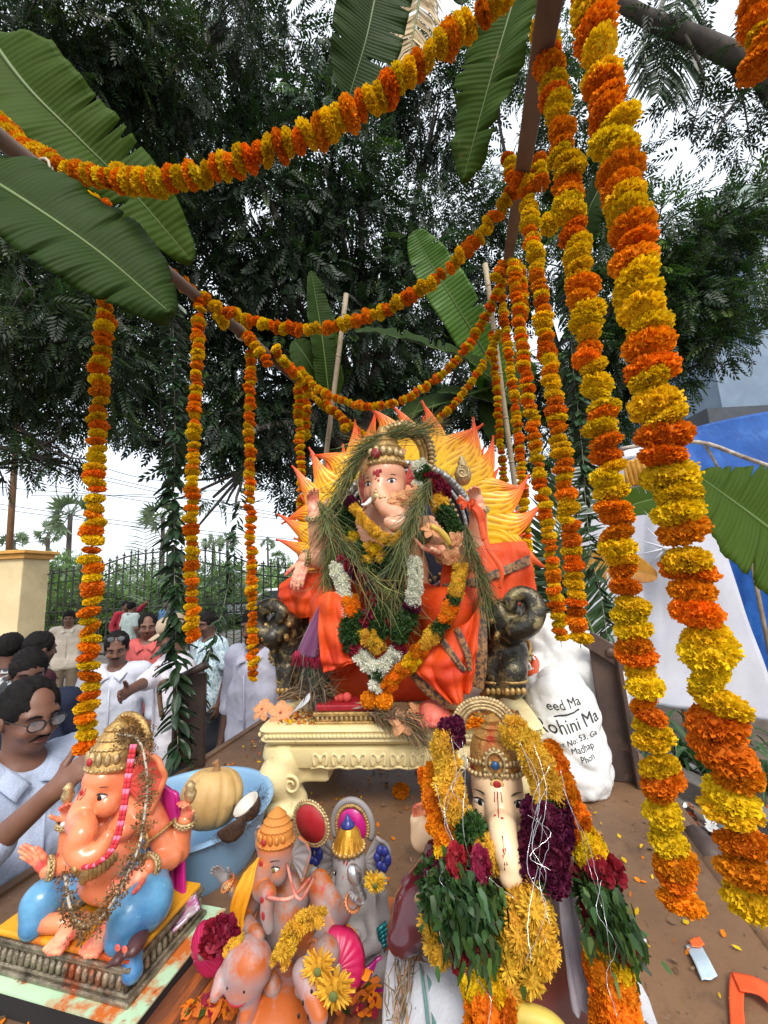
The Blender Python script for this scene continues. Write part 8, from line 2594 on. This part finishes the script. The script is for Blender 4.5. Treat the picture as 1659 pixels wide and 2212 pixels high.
    if buttons:
        b = MB()
        b.tube([q(0, -.128 - belly * .8, 1.30 - .0), q(0, -.125 - belly * .9, 1.1), q(0, -.12 - belly * .7, .9)], .006 * s, 5)
        b.build('placket', shirt, so)
    tp = [('e', q(0, .01, .90), (.17 * s, .12 * s, .13 * s), R, .04)]
    for sx in (-1, 1):
        tp += limb([q(sx * .09, .0, .88), q(sx * .10, -.01, .48), q(sx * .10, .02, .07)], [.10 * s, .08 * s, .07 * s], .03)
    skin('trousers', tp, max(res * 1.5, .014), trousers or m_trou, T, .03)
    # hair
    if hair:
        hp_ = [('e', hh(0, .022, .034), (.081 * s, .097 * s, .094 * s), HR, .01), ('-e', hh(0, -.10, -.045), (.10 * s, .085 * s, .098 * s), HR, .012), ('-e', hh(0, -.02, -.12), (.12 * s, .12 * s, .085 * s), HR, .015)]
        if hair == 2:                                # receding
            hp_ += [('-e', hh(0, -.095, .088), (.050 * s, .068 * s, .05 * s), HR, .02)]
        V, F_ = sdf(hp_, min(res, .007), .005)
        g = np.random.default_rng(int(u + v))
        nn = V - hc
        nn /= np.linalg.norm(nn, axis=1, keepdims=True)
        V = V + nn * (np.abs(g.normal(size=len(V))) * .0022 + .003 + .0025 * np.sin(V @ g.normal(size=3) * 90) + .002 * np.sin(V @ g.normal(size=3) * 160))[:, None] * s
        b = MB()
        b.v, b.n, b.f, b.uv, b.c = [V], len(V), [tuple(x) for x in F_.tolist()], [np.zeros((len(V), 2))], [np.ones((len(V), 3))]
        b.build('hair', m_hair, T)
    for sx in (-1, 1):
        n_ = HR @ A(sx * .25, -1, 0)
        c = snap(hh(sx * .033, -.09, .006), n_, .1) - n_ * .001
        b = MB()
        b.ell(c, (.012 * s, .005 * s, .0042 * s), HR, 10, 6)
        e = b.build('eye', m_eyew, T)
        b = MB()
        b.ell(c + n_ * .004 * s, (.0055 * s, .003 * s, .0055 * s), HR, 8, 6)
        b.build('iris', m_dark, e)
        b = MB()
        b.tube([snap(hh(sx * x, -.09, z), n_, .1) for x, z in ((.014, .026), (.03, .031), (.046, .027), (.054, .022))], np.array([.0035, .0045, .004, .002]) * s, 6)
        b.build('eyebrow', m_hair, T)
    b = MB()
    nf = HR @ A(0, -1, 0)
    b.tube([snap(hh(x, -.09, -.058 - .004 * math.cos(x * 60)), nf, .1) for x in np.linspace(-.023, .023, 7)], np.array([.002, .005, .006, .0055, .006, .005, .002]) * s, 6)
    b.build('lips', m_lip, T)
    if tache:
        b = MB()
        b.tube([snap(hh(x, -.09, -.042 - .012 * (abs(x) / .03) ** 2), nf, .1) for x in np.linspace(-.034, .034, 11)], np.array([.001, .0035, .0055, .0065, .0062, .0055, .0062, .0065, .0055, .0035, .001]) * s, 7, flat=.8)
        b.build('moustache', m_hair, T)
    if beard:
        skin('beard', [('e', hh(0, -.035, -.082), (.056 * s, .062 * s, .042 * s), HR, .01), ('-e', hh(0, -.12, -.045), (.045 * s, .06 * s, .03 * s), HR, .01)], .008, m_hair, T, .01)
    if glasses:
        zz, yy = (.006, -.104) if glasses == 'on' else (.105, -.055)
        G = thing('spectacles', hh(0, yy, zz), label=None, cat=None)
        G.parent = T
        G.location = [float(x) for x in (hh(0, yy, zz) - base)]
        for sx in (-1, 1):
            b = MB()
            ring(b, hh(sx * .034, yy, zz), HR @ A(sx * .15, -1, .0 if glasses == 'on' else .5), .026 * s, .0022 * s, 18, .75)
            b.tube([hh(sx * .06, yy, zz + .006), hh(sx * .079, -.03 if glasses == 'on' else .0, zz + .004), hh(sx * .08, .03, zz - .004 if glasses == 'on' else zz - .02)], .002 * s, 5)
            b.build('frame', m_frame, G)
            b = MB()
            b.ell(hh(sx * .034, yy, zz), (.024 * s, .001, .018 * s), HR, 12, 6)
            b.build('lens', m_lens if glasses == 'on' else M('sunglass_lens', (.25, .27, .28), None, 9, .1, 0), G)
        b = MB()
        b.tube([hh(-.010, yy, zz + .004), hh(0, yy - .004, zz + .008), hh(.010, yy, zz + .004)], .002 * s, 5)
        b.build('bridge', m_frame, G)
    if cap:
        b = MB()
        b.lathe([(.088 * s, 0), (.090 * s, .02 * s), (.086 * s, .05 * s), (.066 * s, .082 * s), (.03 * s, .095 * s), (.004 * s, .098 * s)], hh(0, .012, .048), 24, HR, (1, 1.12))
        c_ = b.build('cap', cap, T)
        b = MB()
        b.grid(lambda a, c: hh((c * 2 - 1) * .072 * math.cos(a * .9), -.075 - .075 * a * math.sqrt(max(0, 1 - .55 * (c * 2 - 1) ** 2)), .055 - .02 * a - .014 * (c * 2 - 1) ** 2), 8, 12)
        solid(b.build('cap_visor', cap, c_), .005)
    if watch:
        sh, el, wr = J[watch]
        bangle(T, wr * .92 + el * .08, wr - el, .034 * s, m_metal, 1, .007)
    return T
GP = 'men standing beside the truck'
def shirtm(nm, c1, c2=None, **k):
    kk = dict(scale=5, rough=.85, bump=.7, bscale=9, spec=.2)
    kk.update(k)
    return M(nm, lin(c1), lin(c2) if c2 else None, **kk)
person('near man in glasses and light blue checked shirt with thick moustache', 66, 1546, 1.68, (1, -.22), shirtm('pale_blue_check', (176, 186, 206), (156, 168, 192), scale=240, lo=.4, hi=.6), 0, (.10, .22), (P(112, 1712, .98), None), 'rolled', .0072, 2, True, 'on', belly=.05, group=GP)
person('man in plain white shirt with sunglasses pushed up on his head', 252, 1400, 1.66, (.45, -.8), shirtm('white_shirt', (206, 208, 218), (190, 194, 206)), 0, (.25, .35), (None, None), 'rolled', .009, 2, True, 'up', group=GP)
person('man in coral red shirt standing behind the white-shirted man', 319, 1352, 1.74, (.5, -.75), shirtm('coral_shirt', (196, 96, 92), (176, 80, 80)), 0, (.2, .25), (None, None), 'short', .011, 2, False, group=GP)
person('man in tan cap and white patterned shirt stretching his arm out', 374, 1372, 1.77, (-.55, -.75), shirtm('white_print_shirt', (226, 220, 226), (150, 150, 180), scale=55, lo=.60, hi=.66), 0, (-.15, .35), (P(228, 1528, 1.90), P(452, 1580, 1.80)), 'rolled', .009, 1, True, None, shirtm('tan_cap', (198, 174, 148), (180, 156, 130)), group=GP, watch=1)
person('man in pale blue floral shirt half hidden by the leaf string', 446, 1348, 1.72, (-.3, -.9), shirtm('floral_shirt', (200, 216, 222), (140, 170, 180), scale=40, lo=.5, hi=.56), 1, (.1, .2), (None, None), 'short', .011, 1, True, group=GP)
person('bearded man in pale grey shirt standing left of the bronze elephant', 552, 1352, 1.82, (-.15, -1), shirtm('grey_shirt', (196, 196, 210), (180, 180, 198)), 1, (.0, .25), (None, None), 'rolled', .009, 1, True, beard=True, group=GP)
person('black-haired man in navy shirt just behind the near man', 62, 1452, 1.68, (.8, -.5), shirtm('navy_shirt', (40, 46, 66)), 1, (.1, .35), (None, None), 'long', .012, 1, False, group=GP)
person('man in dark maroon shirt turned away at the left', 88, 1402, 1.70, (.3, .9), shirtm('maroon_shirt', (66, 32, 40)), 1, (.2, .2), (None, None), 'long', .012, 1, False, group=GP)
person('man in black and white shirt at the left edge, hair only showing', 22, 1406, 1.70, (-.5, .8), shirtm('blackwhite_shirt', (60, 62, 66), (180, 180, 180), scale=12, lo=.58, hi=.62), 1, (0, .2), (None, None), 'long', .012, 1, False, group=GP)
GF = 'people near the gate'
person('far man in pale green shirt seen from behind near the gate', 286, 1312, 1.70, (.2, 1), shirtm('pale_green_shirt', (196, 208, 202), (180, 194, 188)), 0, (0, 0), (None, None), 'short', .018, 1, False, group=GF)
_f = PZ(272, 1308, .932 * 1.7)
person('far man in red shirt pointing with raised arm near the gate', 272, 1309, 1.70, (.9, -.3), shirtm('far_red_shirt', (170, 50, 66)), 0, (.1, 0), (None, PD(332, 1290, 10.0)), 'long', .018, 1, False, group=GF)
person('far man in sky blue shirt facing the truck near the gate', 361, 1305, 1.70, (-.1, -1), shirtm('far_blue_shirt', (110, 146, 188), (94, 130, 174)), 0, (.2, .1), (None, None), 'long', .018, 1, True, group=GF)
person('far man in cream shirt beside the first hanging garland', 149, 1336, 1.68, (.6, -.6), shirtm('cream_shirt', (206, 194, 176), (190, 176, 160)), 0, (0, .2), (None, None), 'short', .016, 1, False, group=GF, trousers=shirtm('khaki_trousers', (120, 106, 88)))
